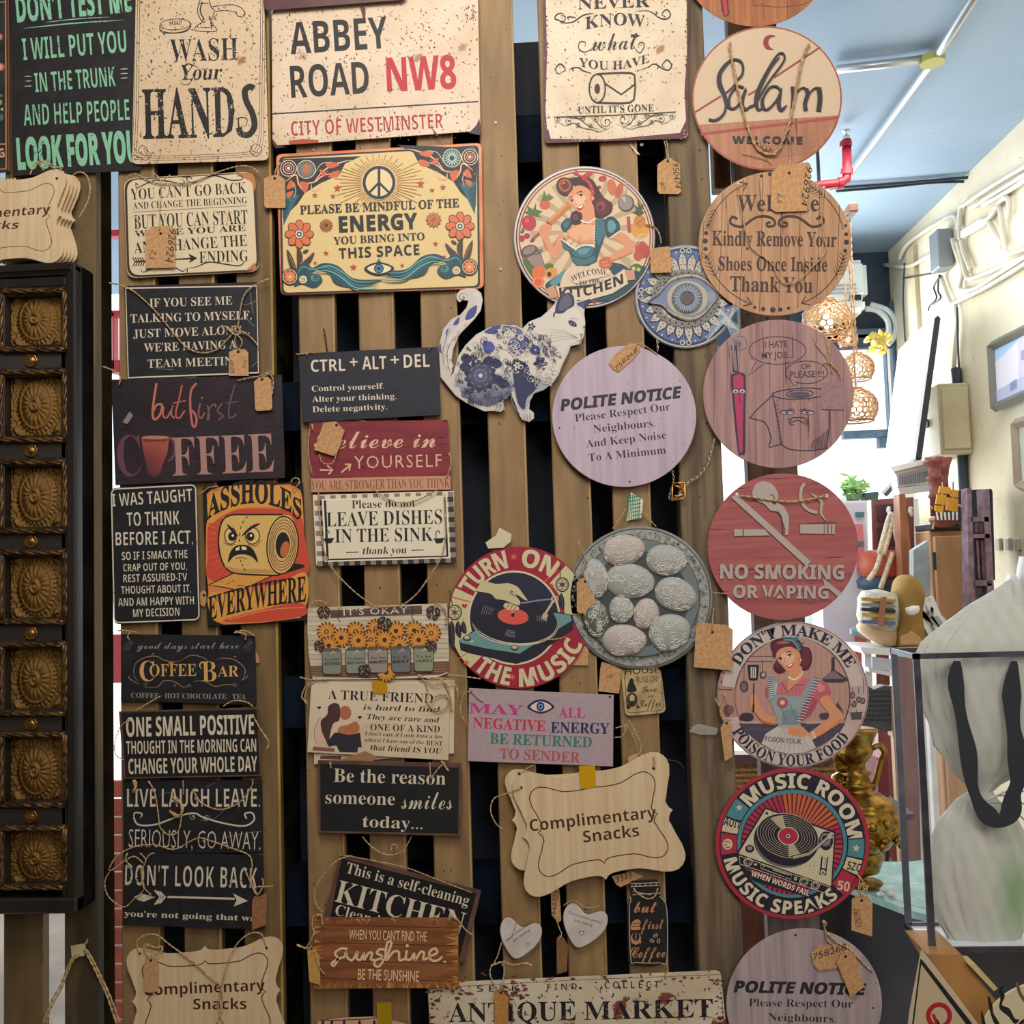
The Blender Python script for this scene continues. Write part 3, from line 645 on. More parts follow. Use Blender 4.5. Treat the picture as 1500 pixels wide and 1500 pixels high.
# i was taught
s = Sign('hanging_sign', 'narrow black metal sign with white outline reading I WAS TAUGHT TO THINK BEFORE I ACT', rectp(161, 715, 288, 707, 294, 908, 167, 915, 9), 6, BLK, worn=.5)
s.fr = G(0, 2); k = 'dcd0bc'
s.L(k, 7, rectp(612, -88, 1074, -112, 1094, 628, 628, 646, 30), 0, 0, True)
for t, x0, y0, x1, y1, h in (('I WAS TAUGHT', 618, 8, 1058, -22, 72), ('TO THINK', 698, 116, 986, 106, 78), ('BEFORE I ACT,', 636, 222, 1060, 212, 76), ('SO IF I SMACK THE', 670, 302, 1030, 290, 46), ('CRAP OUT OF YOU,', 678, 364, 1026, 354, 42), ("REST ASSURED-I'V", 678, 424, 1028, 414, 44), ('THOUGHT ABOUT IT,', 666, 488, 1048, 478, 44), ('AND AM HAPPY WITH', 650, 556, 1066, 544, 46), ('MY DECISION', 732, 616, 986, 606, 46)): s.T(k, 'b', t, x0, y0, x1, y1, h, -.01)
s.done()
# assholes everywhere
s = Sign('hanging_sign', 'orange sign with angry toilet roll face reading ASSHOLES EVERYWHERE', rectp(297, 714, 444, 705, 452, 909, 304, 918, 4), 5, M('14130f', '241c18', sc=40, rough=.5))
s.fr = (290, 695, .15); O1, Yl, Kk = 'cc4c34', 'dc9c48', '181818'
s.F('d8844c', '85 190 130 150 240 118 420 100 800 100 900 95 1000 150 1020 230 1030 400 1045 700 1065 1000 1070 1240 1050 1300 1000 1400 600 1450 250 1465 180 1440 110 1340 100 1100 75 900 80 500 100 400').F(O1, '110 480 95 800 100 1010 400 1090 1040 1010 1040 600 1010 420 900 350 560 330 300 360', 1)
s.F(Yl, '95 260 180 170 420 110 800 105 990 180 1020 420 960 390 850 330 560 310 380 340 230 410 130 480 100 420', 1)
s.F(Yl, '115 1160 500 1150 800 1060 1050 960 1060 1250 900 1260 600 1320 400 1370 230 1430 140 1400', 1).F(O1, '240 1430 600 1330 950 1250 1060 1300 1030 1380 600 1440', 1).L('e8b070', 5, '300 1420 700 1320 1050 1300', 4)
for a in range(150, 260, 9): s.L('e09070', 3, [(450 + 280 * cos(radians(a)), 650 - 280 * sin(radians(a)) * 1.2), (450 + 370 * cos(radians(a)), 650 - 350 * sin(radians(a)) * 1.2)], 0)
s.F(Kk, '850 900 950 870 1040 890 1000 920 750 990 600 990', 1).F(Yl, '105 1080 330 970 720 985 405 1140 330 1110 310 1105 240 1105 180 1085').L(Kk, 10, '340 968 105 1078 180 1090 300 1112 405 1140 730 985', 0).LL(Kk, 5, '215 1040 245 1048/270 1075 350 1035/380 1085 450 1082', 0)
s.F('dcb468', '310 400 830 392 930 450 975 640 940 860 800 975 400 965 290 930 225 820 200 640 230 470', 1).L(Kk, 16, '830 392 500 392 310 400 230 470 200 640 225 820 290 930 400 970 720 985 800 978', 4)
s.F('c89450', '262 890 400 920 690 930 740 965 400 958 300 925', 1)
s.E(Kk, 826, 690, 160, 290, -4).E('d8ac68', 826, 690, 147, 276, -4)
for r in (.88, .78, .68, .58): s.O(Kk, 6, 826, 690, 150 * r, 280 * r, -4)
s.E(Kk, 828, 690, 70, 128, -2).E('bc6c3c', 848, 730, 42, 80, -14)
for X, e in ((318, 62), (532, 74)): s.E(Kk, X, 600, e, 86).E('e4c07c', X, 600, e - 10, 76).E(Kk, X + (16 if X < 400 else -20), 606, 40, 44).E('f0e0c0', X + (22 if X < 400 else -14), 596, 12, 14)
s.F(O1, '270 470 320 480 350 560 395 610 340 560 300 540 260 540', 0) if 0 else None
s.L(Kk, 26, '285 485 330 540 392 606', 3, 1).L(Kk, 28, '610 478 520 520 425 606', 3, 1).L(Kk, 6, '250 660 300 690 360 685', 4).L(Kk, 6, '490 680 560 700 620 640', 4)
s.F(Kk, '296 860 310 770 360 705 430 686 510 705 560 770 586 860 520 800 430 780 350 800', 1).F('f0dcb0', '365 725 405 700 405 738 370 745').F('f0dcb0', '425 700 470 708 478 735 430 738').L(Kk, 6, '365 825 420 810 480 828', 3)
for a, b in (((485, 410), (465, 430)), ((450, 450), (432, 478)), ((422, 505), (415, 535)), ((408, 570), (405, 600)), ((404, 630), (404, 660)), ((412, 830), (422, 855)), ((428, 875), (440, 895)), ((450, 915), (462, 940))): s.L(Kk, 8, [a, b], 0)
s.T(Kk, 'f', 'ASSHOLES', 0, 0, 1, 0, 0, .012, warp=lambda u, v: (92 + 920 * u, 440 - 150 * sin(pi * min(1, u * 1.05)) ** .8 - 30 * u + (0 if u < .9 else 20) - (230 - 20 * u + 30 * sin(pi * u)) * v * .88))
s.T(Kk, 'f', 'EVERYWHERE', 0, 0, 1, 0, 0, .008, warp=lambda u, v: (100 + 955 * u, 1425 - 185 * u - 30 * sin(pi * u) - (225 + 20 * u) * v + 0 * v))
s.cord('0 200 60 160 110 125 200 118', 4, .7).cord('905 85 930 40 980 40 985 90 920 150', 5, .8)
s.done()
# coffee bar
s = Sign('hanging_sign', 'black sign reading good days start here COFFEE BAR in gold', rectp(178, 929, 374, 931, 376, 1033, 177, 1027), 5, BLK, th=5)
s.fr = G(0, 2); k = '9c948c'; g = 'd8a860'
s.T(k, 'c', 'good days start here', 750, 790, 1312, 788, 36, -.02)
s.T(g, 'f', 'C', 768, 968, 850, 966, 112, -.004).T(g, 'f', 'OFFEE', 822, 940, 1078, 938, 66, -.012).T(g, 'f', 'B', 1110, 970, 1190, 968, 112, -.004).T(g, 'f', 'AR', 1196, 942, 1312, 942, 60, -.012)
s.T(k, 'f', 'COFFEE · HOT CHOCOLATE · TEA', 720, 1058, 1350, 1066, 28, -.02)
s.L(g, 8, '1110 900 1096 880 1112 862 1130 880', 4, 1).F('c07850', '925 862 955 862 950 876 932 876')
for st in ('760 970 735 930 745 870 800 835 860 830 900 850 960 860 1000 850', '770 985 730 965 705 945 720 935', '1000 850 1050 825 1110 835 1150 860', '1180 850 1230 840 1290 850 1340 890 1345 930 1325 965', '790 1000 860 1000 900 965 960 970 1010 1000 1040 985', '1060 970 1120 965 1180 995 1240 985 1310 990', '830 820 850 812', '1325 965 1355 945 1360 935', '1280 835 1300 830'): s.L('b8906c', 3.2, st, 5, 1)
for x, y, r, a in ((700, 780, 26, 0), (720, 755, 16, 90), (1355, 780, 26, 180), (1375, 755, 16, 90), (960, 990, 14, 0), (1040, 990, 14, 180), (1290, 988, 14, 90), (800, 985, 16, 0)): s.SW('8c847c', 3, x, y, r, 1.5, a)
s.cord('645 690 690 688 760 700', 4, .8).cord('720 690 700 720 712 740', 5, .9).cord('1285 700 1320 700 1350 710 1345 740', 5, .9).cord('1290 695 1350 690 1400 720', 4, .8)
s.done()
# one small positive
s = Sign('hanging_sign', 'black box sign with brown rim reading ONE SMALL POSITIVE THOUGHT', rectp(174, 1042, 379, 1036, 384, 1137, 181, 1141), 5, M('6c4a3c', '54382e', sc=20, rough=.6), th=8)
s.fr = G(0, 2); k = 'd8ccb4'
s.F('17181a', [(668, 1140), (1410, 1122), (1428, 1480), (690, 1496)])
s.T(k, 'b', 'ONE SMALL POSITIVE', 694, 1272, 1396, 1256, 108, .006).T(k, 'b', 'THOUGHT IN THE MORNING CAN', 694, 1368, 1408, 1354, 74, -.006).T(k, 'b', 'CHANGE YOUR WHOLE DAY', 706, 1478, 1414, 1462, 86, .0)
s.cord('710 1175 660 1220 632 1300 635 1370 680 1400', 2, .7).cord('1385 1150 1430 1230 1475 1300 1460 1350', 3, 1).cord('740 1130 800 1095 880 1050', 4, .8).cord('1225 1105 1280 1075 1350 1080 1390 1105', 4, .8)
s.done()
# live laugh leave
s = Sign('hanging_sign', 'black sign reading LIVE LAUGH LEAVE. SERIOUSLY, GO AWAY.', rectp(180, 1143, 384, 1142, 386, 1249, 181, 1252), 4, BLK, th=4)
s.fr = G(0, 3); k = 'd4c8b4'
s.T(k, 'b', 'LIVE LAUGH LEAVE.', 698, 308, 1428, 308, 104, -.015)
s.L(k, 8, '735 372 740 340 780 345 770 370', 5, 1).L(k, 9, '735 365 760 405 850 405 950 370 1030 345 1080 345 1110 362 1220 395 1340 412 1395 380 1385 340 1345 345 1355 372', 5).SW(k, 6, 1060, 362, 20, 1.2, 90).SW(k, 6, 1135, 372, 20, 1.2, 0)
s.T(k, 's', 'SERIOUSLY, GO AWAY.', 706, 528, 1430, 544, 98, -.012)
for st in ('1100 380 1180 370 1250 300', '1230 480 1300 460 1440 440', '960 220 880 240', '1130 200 1180 175', '1290 220 1310 290 1300 320'): s.L('8c8c88', 2, st, 3)
s.cord('735 160 745 190 730 230', 4, 2.2).cord('815 165 850 230 870 350 880 420 930 462 980 440 995 370 1000 300', 5, .9).cord('1060 210 1100 280 1180 318 1250 315 1330 270 1385 190 1385 155', 5, .9).cord('950 250 1000 300 985 360 930 330', 6, 2).cord('1005 160 1008 240', 5, .7)
s.done()
# don't look back
s = Sign('hanging_sign', "black sign with arrow reading DON'T LOOK BACK", rectp(181, 1250, 386, 1252, 388, 1362, 180, 1355), 7, BLK, th=4, worn=.6)
s.fr = G(0, 3)
s.T(k, 'b', "DON'T LOOK BACK", 686, 738, 1410, 756, 118, -.01, .06).T(k, 'm', "you're not going that way", 682, 908, 1440, 936, 32, .0)
s.L(k, 11, '920 802 1290 812', 0).F(k, '1280 782 1362 824 1284 854 1300 818').F(k, '735 800 780 785 830 795 840 808 790 828 760 820').L(k, 5, '740 800 850 804', 0)
for i in range(3): s.L(k, 9, [(850 + 14 * i, 765 + i * 4), (880 + i * 14, 802), (850 + 14 * i, 845 - i * 4)], 0)
s.cord('790 620 740 580 690 600 600 660 640 580 740 525 850 515 960 540 1080 480 1160 495 1290 540 1370 575 1385 640 1375 700 1415 795', 4, .9).cord('600 665 575 720 590 790 640 840 690 855 740 810 790 760 780 700 770 640', 3, .8).cord('770 560 800 600 780 660 785 740 830 790', 5, .8).cord('700 560 690 600 730 640', 5, 1).cord('850 560 820 570 800 600', 5, .8).cord('1340 640 1375 720 1410 790 1445 740 1440 700', 5, .9).cord('1415 745 1470 745 1500 740', 5, .8)
s.done()
# complimentary snacks, wavy plywood
def wavy(x0, y0, x1, y1, x2, y2, x3, y3, amp=1):
    """plywood plaque outline: round corner lobes, edges drawn in, a small point in the middle of each"""
    c = [(x0, y0), (x1, y1), (x2, y2), (x3, y3)]; o = []; H = hypot(x3 - x0, y3 - y0)
    for i in range(4):
        p, q = c[i], c[(i + 1) % 4]; dx, dy = q[0] - p[0], q[1] - p[1]; l = hypot(dx, dy); ux, uy = dx / l, dy / l; nx, ny = -uy, ux
        r = .12 * H; h2 = l / 2
        half = [(r * .30, r * .30), (r * .62, r * .08), (r, 0)]
        half += [(r + .08 * H, .012 * H), (min(r + .17 * H, h2 - .12 * H), .045 * H), (min(r + .27 * H, h2 - .09 * H), .075 * H), (max(h2 - .30 * H, h2 * .8), .082 * H), (h2 - .05 * H, .075 * H), (h2 - .02 * H, .058 * H)]
        a = [(d, e * amp if j > 2 else e) for j, (d, e) in enumerate(half)]; pk = .035 * H * amp
        full = a[:3] + [t for t in spl(a[2:], 2)[1:]] + [(h2, pk)]
        full += [(l - d, e) for d, e in reversed(full[1:-1])]
        for d, e in full: o.append((p[0] + ux * d + nx * e, p[1] + uy * d + ny * e))
    return o
def insetp(p, f, c=None):
    cx = sum(x for x, y in p) / len(p); cy = sum(y for x, y in p) / len(p)
    return [(cx + (x - cx) * f[0], cy + (y - cy) * f[1]) for x, y in p]
PLY = M('dcc4a0', 'cdb088', sc=40, st=(3, 1, .15), lo=.35, hi=.7, rough=.7)
def snacks(label, c, d, ang, tx, group=None, hx=None, c2='4a2018', sy=1, th=3):
    o = wavy(*c); s = Sign('plywood_plaque', label, o, d, PLY, th=th, bev=.4, side=1, group=group)
    q = wavy(*[v for p in insetp([c[0:2], c[2:4], c[4:6], c[6:8]], (.80, .72)) for v in p], amp=1.2); s.L(c2, 1.5, q, 0, 0, True)
    return s
s = snacks('wavy plywood plaque with a cord and Complimentary Snacks, bottom left', (184, 1390, 414, 1370, 420, 1530, 190, 1545), 8, 0, None)
s.fr = G(0, 3)
s.T('3c1c18', 'b', 'Complimentary', 796, 1344, 1456, 1316, 62, -.008).T('3c1c18', 'b', 'Snacks', 1062, 1420, 1354, 1418, 60, -.008).hole(768, 1112, 8).hole(1464, 1082, 8)
s.cord('768 1110 750 1050 790 1015 860 1010 940 1070 1050 1150 1150 1240 1210 1290 1220 1400 1190 1500', 4, .9).cord('1464 1080 1440 1010 1380 1000 1310 1050 1260 1140 1225 1260 1210 1330 1200 1420 1230 1500', 4, .9).cord('820 1130 790 1090 800 1060 850 1080 890 1075 880 1110 830 1125', 6, 1)
s.done()
for i in range(5):
    dx = i * 5.2; t = i / 4
    c = (-96 + dx, 262 - 2 * i, 98 + dx, 246 + 5 * (i > 0) + i * 1.2, 92 + dx, 384 + i * 1.5, -100 + dx, 400)
    lab = ['front plywood plaque of the left stack, with cut-off word ending mentary', 'second plywood plaque in the left stack, just behind the lettered one', 'third plywood plaque in the left stack, in the middle', 'fourth plywood plaque in the left stack, next to last', 'rearmost plywood plaque of the left stack, against the post'][i]
    s = Sign('plywood_plaque', lab, wavy(*c), 34 - i * 6.5, PLY, th=3, bev=.4)
    if i == 0:
        s.L('7a4a28', 1.1, wavy(*[v for p in insetp([c[0:2], c[2:4], c[4:6], c[6:8]], (.82, .72)) for v in p], amp=1.2), 0, 0, True); s.fr = G(0, 0)
        s.T('4a2c1c', 'j', 'Complimentary', -330, 1218, 282, 1172, 50, -.008).T('4a2c1c', 'j', 'Snacks', -200, 1262, 106, 1256, 44, -.008).hole(312, 980, 8)
        s.cord('165 960 185 910 225 885 262 905 300 925', 2, .9).cord('200 885 230 920 240 935', 3, .9).cord('220 880 300 910 340 930', 2, .8).cord('400 960 440 945 480 970 495 1040 480 1110 430 1200', -15, .9)
    s.done()
# ctrl alt del
s = Sign('hanging_sign', 'matt black board reading CTRL + ALT + DEL', rectp(437, 518, 641, 508, 646, 608, 443, 619), 6, M('20222c', '262834', sc=80, rough=.65), th=5)
s.fr = G(1, 1); k = 'e0d0b8'
s.T(k, 'b', 'CTRL', 284, 618, 472, 612, 68, -.004).T(k, 's', '+', 498, 596, 540, 594, 60, .006).T(k, 'b', 'ALT', 566, 606, 698, 602, 74, -.004).T(k, 's', '+', 722, 584, 768, 582, 60, .006).T(k, 'b', 'DEL', 794, 596, 936, 590, 74, -.004)
for t, x0, y0, x1, y1 in (('Control yourself.', 288, 726, 684, 710), ('Alter your thinking.', 290, 784, 752, 766), ('Delete negativity.', 292, 840, 702, 824)): s.T(k, 'f', t, x0, y0, x1, y1, 32, -.017)
s.cord('200 520 225 520 265 515', 2, .8).cord('258 530 270 510 300 512', 3, .7).cord('935 500 935 480 950 478', 3, .7).cord('352 378 362 430 372 505', -3, .9, mat=M('1c1814'))
s.done()
# believe
s = Sign('hanging_sign', 'distressed red board reading Believe in YOURSELF over a pale strip', rectp(452, 618, 656, 615, 661, 718, 457, 722), 4, M('8c2c34', '782430', sc=30, st=(.3, 1, 3), c3='3c1c1c', sc3=60, s3=(1, 1, 4), t3=.66, rough=.6), th=5, worn=.6)
s.fr = G(1, 1); k = 'e0b89c'
s.F('c49474', [(282, 1204), (1048, 1188), (1050, 1264), (286, 1278)]).T('8c4c3c', 'f', 'YOU ARE STRONGER THAN YOU THINK', 284, 1268, 1046, 1252, 52, -.012)
s.T(k, 'c', 'Believe in', 300, 1040, 968, 1032, 96, -.002).T(k, 's', 'YOURSELF', 522, 1150, 1002, 1138, 68, -.004, .08)
s.L(k, 9, '332 1156 400 1158', 0).L(k, 9, '372 1132 402 1156 380 1180', 0).L(k, 9, '450 1170 498 1130', 0).L(k, 9, '470 1126 502 1124 492 1160', 0)
s.L('b89c7c', 5, '290 896 400 890 520 880 590 890', 3, 1).hole(1020, 888, 8)
s.cord('290 905 292 940', 2, 1.2).cord('275 930 268 1060 290 1180', 1, .7).cord('1040 1060 1052 1120 1030 1200', 1, .9)
s.done()
# leave dishes
s = Sign('hanging_sign', 'gingham-bordered white sign reading LEAVE DISHES IN THE SINK', rectp(458, 725, 665, 719, 667, 824, 463, 828), 6, M('e4d8c0', rough=.5), th=2.5)
s.fr = G(1, 1)
Q = lambda u, v: (300 + 764 * u + 18 * v, 1298 - 22 * u + 388 * v + 0)
nx, ny = 26, 14
for i in range(nx):
    for j in range(ny):
        if 1 < i < nx - 2 and 0 < j < ny - 1: continue
        c = {0: None, 1: '8c8078', 2: '2c2a2c'}[(i % 2) + (j % 2)]
        if c: s.F(c, [Q(i / nx, j / ny), Q((i + 1) / nx, j / ny), Q((i + 1) / nx, (j + 1) / ny), Q(i / nx, (j + 1) / ny)])
s.z -= 2; s.up(2.0)
s.F('f0e6d0', [Q(.055, .05), Q(.955, .05), Q(.955, .94), Q(.055, .94)]).F('222024', [Q(.068, .07), Q(.945, .07), Q(.945, .92), Q(.068, .92)]).F('e4dac0', [Q(.085, .07), Q(.93, .05), Q(.93, .90), Q(.085, .90)]); k = '1c1c20'
s.T(k, 'f', 'Please do not', 508, 1368, 856, 1358, 44, -.014).T(k, 'f', 'LEAVE DISHES', 370, 1468, 1004, 1452, 78, -.008)
s.fr = G(1, 2)
s.T(k, 'f', 'IN THE SINK', 416, 206, 954, 196, 74, -.008).T(k, 'i', 'thank you', 568, 270, 808, 264, 40, -.018).L(k, 5, '476 260 544 258', 0).L(k, 5, '836 248 902 246', 0)
for x in (380, 986): s.F(k, [(x - 30, 182), (x + 32, 180), (x + 16, 208), (x - 14, 212)]).L(k, 5, [(x - 16, 180), (x - 14, 145), (x, 142), (x + 4, 156)], 3)
s.F('2c2a2c', '366 225 392 222 384 300 372 300', 0) if 0 else None
s.cord('324 -70 330 60 345 200 370 290 410 360 500 455 580 520 640 555 720 556 790 545 870 480 940 380 1000 280 1024 150 1020 20 1018 -60', 4, .9)
s.fr = G(1, 1); s.cord('630 1265 680 1300 760 1335 860 1325 960 1275 1000 1250', 5, .9); s.done()
# it's okay
s = Sign('hanging_sign', "white plank-print sign with sunflowers in jars reading IT'S OKAY", [(451, 890), (655, 884), (658, 962), (656, 986), (640, 993), (560, 995), (458, 996), (452, 960), (450, 920)], 6, M('d8ccb4', 'c4b498', sc=30, st=(.3, 1, 3), rough=.6), th=3)
s.fr = (440, 880, 1 / 6)
for y in range(90, 540, 42): s.L('7c6c5c', 4, [(75, y + 6), (680, y), (1300, y - 8)], 2)
s.F('6c5040', '80 575 700 555 1308 530 1300 620 1230 650 1000 660 600 680 110 668 90 640', 0)
for y in (590, 612, 635, 655): s.L('a88468', 5, [(95, y), (500, y - 6), (900, y - 20), (1290, y - 40)], 3)
s.F('5c4840', [(262, 84), (1066, 42), (1070, 118), (268, 152)]).T('e8dcc8', 's', "IT'S OKAY", 380, 130, 944, 108, 56, .002, .06).L('8c7464', 3, '270 100 1060 62', 0)
for x, y in ((338, 60), (985, 44)): s.L('2c2420', 7, [(x, y), (x + 4, y + 60), (x - 10, y + 95), (x + 14, y + 125)], 3)
def fly(x, y, r, a=0):
    for dx, dy, rx, ry, ro in ((-.5, -.4, .6, .34, 50), (.5, -.4, .6, .34, 130), (-.4, .4, .42, .28, -40), (.45, .4, .42, .28, 220)):
        A = radians(a); X = x + r * (dx * cos(A) - dy * sin(A)); Y = y + r * (dx * sin(A) + dy * cos(A))
        s.E('2c2020', X, Y, r * rx, r * ry, ro - a, 10).E('7c6258', X, Y, r * rx * .55, r * ry * .5, ro - a, 8)
    s.L('1c1818', r * .14, [(x - r * .1, y - r * .4), (x + r * .1, y + r * .5)], 0)
for x, y in ((230, 272), (485, 270), (665, 245), (840, 265), (1000, 262), (1150, 285), (360, 325), (620, 340), (740, 345), (1040, 345), (250, 395), (510, 350), (870, 395), (755, 630)):
    s.FL('6c3c18', x, y, 92, 15, None, 0, .16).FL('d8923c', x, y, 84, 15, '4a2c1c', .24, .12, rot=8)
    if (x, y) in ((230, 272), (485, 270), (665, 245), (620, 340), (1150, 285)): s.E('a09890', x, y, 12)
for x, t, u, c in ((278, 'To make', 'MISTAKES', '84887c'), (485, 'To have', 'BAD DAYS', '8c9080'), (683, 'To be', 'PERFECT', '988c80'), (885, 'To do', 'BEST', '747474'), (1085, 'To be', 'YOURSELF', '909478')):
    dy = (x - 278) * -.03
    s.F('3c3a38', rectp(x - 92, 430 + dy, x + 86, 430 + dy, x + 86, 648 + dy, x - 84, 648 + dy, 26)).F(c, rectp(x - 86, 436 + dy, x + 80, 436 + dy, x + 80, 642 + dy, x - 78, 642 + dy, 24)).F('5c5a54', [(x - 70, 416 + dy), (x + 60, 416 + dy), (x + 66, 446 + dy), (x - 76, 446 + dy)]).LL('e0d4b4', 4, '%d %d %d %d/%d %d %d %d' % (x - 18, 470 + dy, x + 24, 440 + dy, x + 30, 466 + dy, x + 4, 440 + dy), 0)
    s.T('1c1a1c', 's', t, x - 70, 528 + dy, x + 66, 522 + dy, 22, .006).T('1c1a1c', 'b', u, x - 72, 568 + dy, x + 74, 562 + dy, 26)
s.T('1c1a1c', 's', 'less than', 612, 546, 760, 538, 18, .006)
for a in ((205, 105, 62, 0), (1165, 110, 68, 20), (735, 205, 70, 20), (165, 400, 52, 20), (1150, 405, 56, -10), (560, 620, 60, 10)): fly(*a)
s.cord('70 60 110 10 180 0 240 30', 3, .9).cord('1180 25 1260 60 1290 150 1280 220', 3, 1.2).done()
# true friend and the spare behind it
s = Sign('hanging_sign', 'blank-edged cream card peeping out behind the A TRUE FRIEND sign', rectp(456, 994, 666, 996, 665, 1104, 460, 1120), 3, M('d8c8ac', rough=.6), th=2)
s.F('6c4840', '470 1107 500 1107 500 1113 468 1112'); s.done()
s = Sign('hanging_sign', 'cream sign with two hugging friends reading A TRUE FRIEND', rectp(456, 998, 659, 1002, 657, 1114, 450, 1102), 7, M('dccbb0', 'd0bc9c', sc=10, rough=.6), th=2.5)
s.fr = (440, 880, 1 / 6); k = '1c181a'
s.T(k, 'f', 'A TRUE FRIEND', 242, 864, 1166, 900, 82, -.010).T(k, 'i', 'is hard to find', 546, 958, 1228, 980, 48, -.012).T(k, 'i', 'They are rare and', 584, 1040, 1220, 1072, 46, -.016).T(k, 'f', '· ONE OF A KIND ·', 574, 1138, 1266, 1160, 58, -.012).T(k, 'i', "I don't care if I only have a few", 564, 1182, 1252, 1212, 34, -.016).T(k, 'i', 'atleast I have one of the', 562, 1236, 1084, 1262, 32, -.016).T(k, 'f', 'BEST', 1106, 1268, 1248, 1276, 42, -.006).T(k, 'i', 'that friend IS YOU', 616, 1312, 1244, 1346, 50, -.012)
s.HT(k, 165, 940, 17).HT(k, 523, 1025, 17)
s.F('d8b8a0', '170 1030 140 1090 125 1200 135 1265 240 1280 250 1150 230 1050', 1).F('e0c0a8', '300 1070 270 1130 250 1210 330 1150 420 1120 475 1050 465 1022 400 1040', 1).E('b46c48', 394, 985, 54, 62)
s.F('4c3434', '290 900 245 930 235 1000 180 1060 190 1150 220 1220 245 1270 260 1180 290 1080 340 1050 350 960 335 910', 1).F('b8744c', '330 1160 345 1110 420 1090 480 1060 515 1090 520 1130 500 1160 420 1180', 1)
for x in (390, 420, 450, 480): s.L('8c4c34', 3, [(x, 1085 - (x - 390) * .2), (x + 4, 1150)], 0)
s.F('2c2c34', '235 1240 300 1160 335 1160 430 1180 525 1160 540 1290 510 1285 500 1335 345 1330 315 1270 250 1285', 0).F('8c5c48', [(112, 1280), (300, 1298), (302, 1328), (108, 1316)]).L('3c2824', 3, '170 1030 130 1110 125 1200 140 1260', 4)
s.cord('-5 670 60 690 110 695 250 690', 3, .9).cord('130 690 60 730 15 820 20 860 60 900', 1, 1).cord('130 700 70 750 40 830 45 910', 2, 1).cord('1050 660 1100 720 1120 800 1110 870 1150 940 1200 970 1290 930 1300 850 1240 825 1180 850 1150 900', 4, .9).cord('1180 680 1250 700 1300 790 1330 900 1330 980', 4, 1.1).cord('1030 650 1150 690 1240 680 1330 700 1380 790 1370 850', 3, .9).cord('1100 700 1180 740 1260 720 1310 760', 5, .9)
s.done()
s = Sign('price_tag', 'brown paper tag wedged between the A TRUE FRIEND and Be the reason signs', '500 1112 535 1100 552 1108 545 1117 505 1118', 11, M('9c7450', rough=.8), th=.6, cat='tag', part='card'); s.done()
# be the reason
s = Sign('hanging_sign', 'black box sign with brown rim reading Be the reason someone smiles today', rectp(466, 1113, 676, 1118, 675, 1225, 467, 1220), 6, M('6c4c44', '54382e', sc=20, rough=.6), th=8)
s.fr = G(1, 3); k = 'd8ccb4'
s.F('181b1c', [(334, 70), (1096, 92), (1092, 456), (336, 438)])
s.T(k, 'f', 'Be the reason', 408, 170, 1022, 186, 74, -.022).T(k, 'f', 'someone', 362, 288, 744, 298, 70, -.022).T(k, 'f', 'today...', 566, 418, 896, 430, 64, -.022)
s.T(k, 'c', 'smiles', 780, 318, 1058, 322, 100, -.012)
s.cord('388 60 392 95', 2, 1.2).cord('935 60 940 150', 2, .8).cord('1020 60 980 100 945 150', 2, .9).cord('1000 55 1030 100 1040 110', 3, 1.2).cord('565 470 620 530 700 570 780 555 820 500 835 470', -6, .8).cord('720 550 730 515 755 520 750 550', -5, 1)
s.done()
# self-cleaning kitchen
s = Sign('hanging_sign', 'tilted black box sign reading This is a self-cleaning KITCHEN', rectp(500, 1250, 705, 1304, 680, 1412, 470, 1358), 4, M('6c4c44', '54382e', sc=20, rough=.6), th=8)
s.fr = G(1, 3)
s.F('131416', [(452, 590), (1192, 782), (1100, 1130), (380, 960)])
s.T(k, 'f', 'This is a self-cleaning', 472, 668, 1144, 852, 60, -.012).T(k, 'f', 'KITCHEN', 410, 826, 1110, 1010, 122, -.016).T(k, 'f', 'Clean it Yourself', 412, 900, 1000, 1050, 60, -.012)
s.cord('510 575 430 600 350 680 305 760 310 840 350 890', 1, .9).cord('440 570 560 590 800 640 960 700 1165 778', 1, .7).done()
# sunshine
s = Sign('hanging_sign', 'orange-brown plank-print sign reading sunshine. BE THE SUNSHINE', rectp(459, 1343, 672, 1344, 672, 1447, 459, 1449), 14, M('945c34', '7c4628', sc=30, st=(.3, 1, 3), rough=.6), th=5)
s.fr = G(1, 3)
for y in (955, 1052, 1150, 1248): s.L('4c2818', 4, [(300, y), (1090, y + 18)], 0)
rr = random.Random(2)
for i in range(90):
    e = rr.random() * 4
    if e < 1.6: x, y, dx, dy = rr.uniform(310, 1080), 1302, rr.uniform(-30, 30), -rr.uniform(20, 52)
    elif e < 2.4: x, y, dx, dy = rr.uniform(310, 1080), 922, rr.uniform(-40, 40), rr.uniform(12, 34)
    elif e < 3.2: x, y, dx, dy = 1090, rr.uniform(930, 1290), -rr.uniform(20, 80), rr.uniform(-20, 10)
    else: x, y, dx, dy = 302, rr.uniform(930, 1290), rr.uniform(20, 60), rr.uniform(-20, 10)
    s.F(rr.choice(['b07c38', 'c08c48', 'a06c30']), [(x - dy * .16, y + dx * .16), (x + dx, y + dy), (x + dy * .16, y - dx * .16)])
for x, y in ((330, 945), (408, 935), (960, 940), (1060, 950)): s.SW('5c3a20', 4, x, y, 24, 1.5)
k = 'e8c8a0'
s.T(k, 's', "WHEN YOU CAN'T FIND THE", 492, 1034, 918, 1046, 52, .006).T(k, 's', 'BE THE SUNSHINE', 540, 1256, 876, 1268, 58, .006)
L_ = lambda st, w=13: s.L(k, w, st, 5)
L_('485 1088 450 1085 415 1110 430 1140 410 1180 398 1165 440 1140 470 1132'); L_('470 1132 475 1100 480 1130 510 1150 540 1100 535 1140 555 1150'); L_('555 1150 575 1110 575 1148 600 1110 620 1112 612 1145 635 1148')
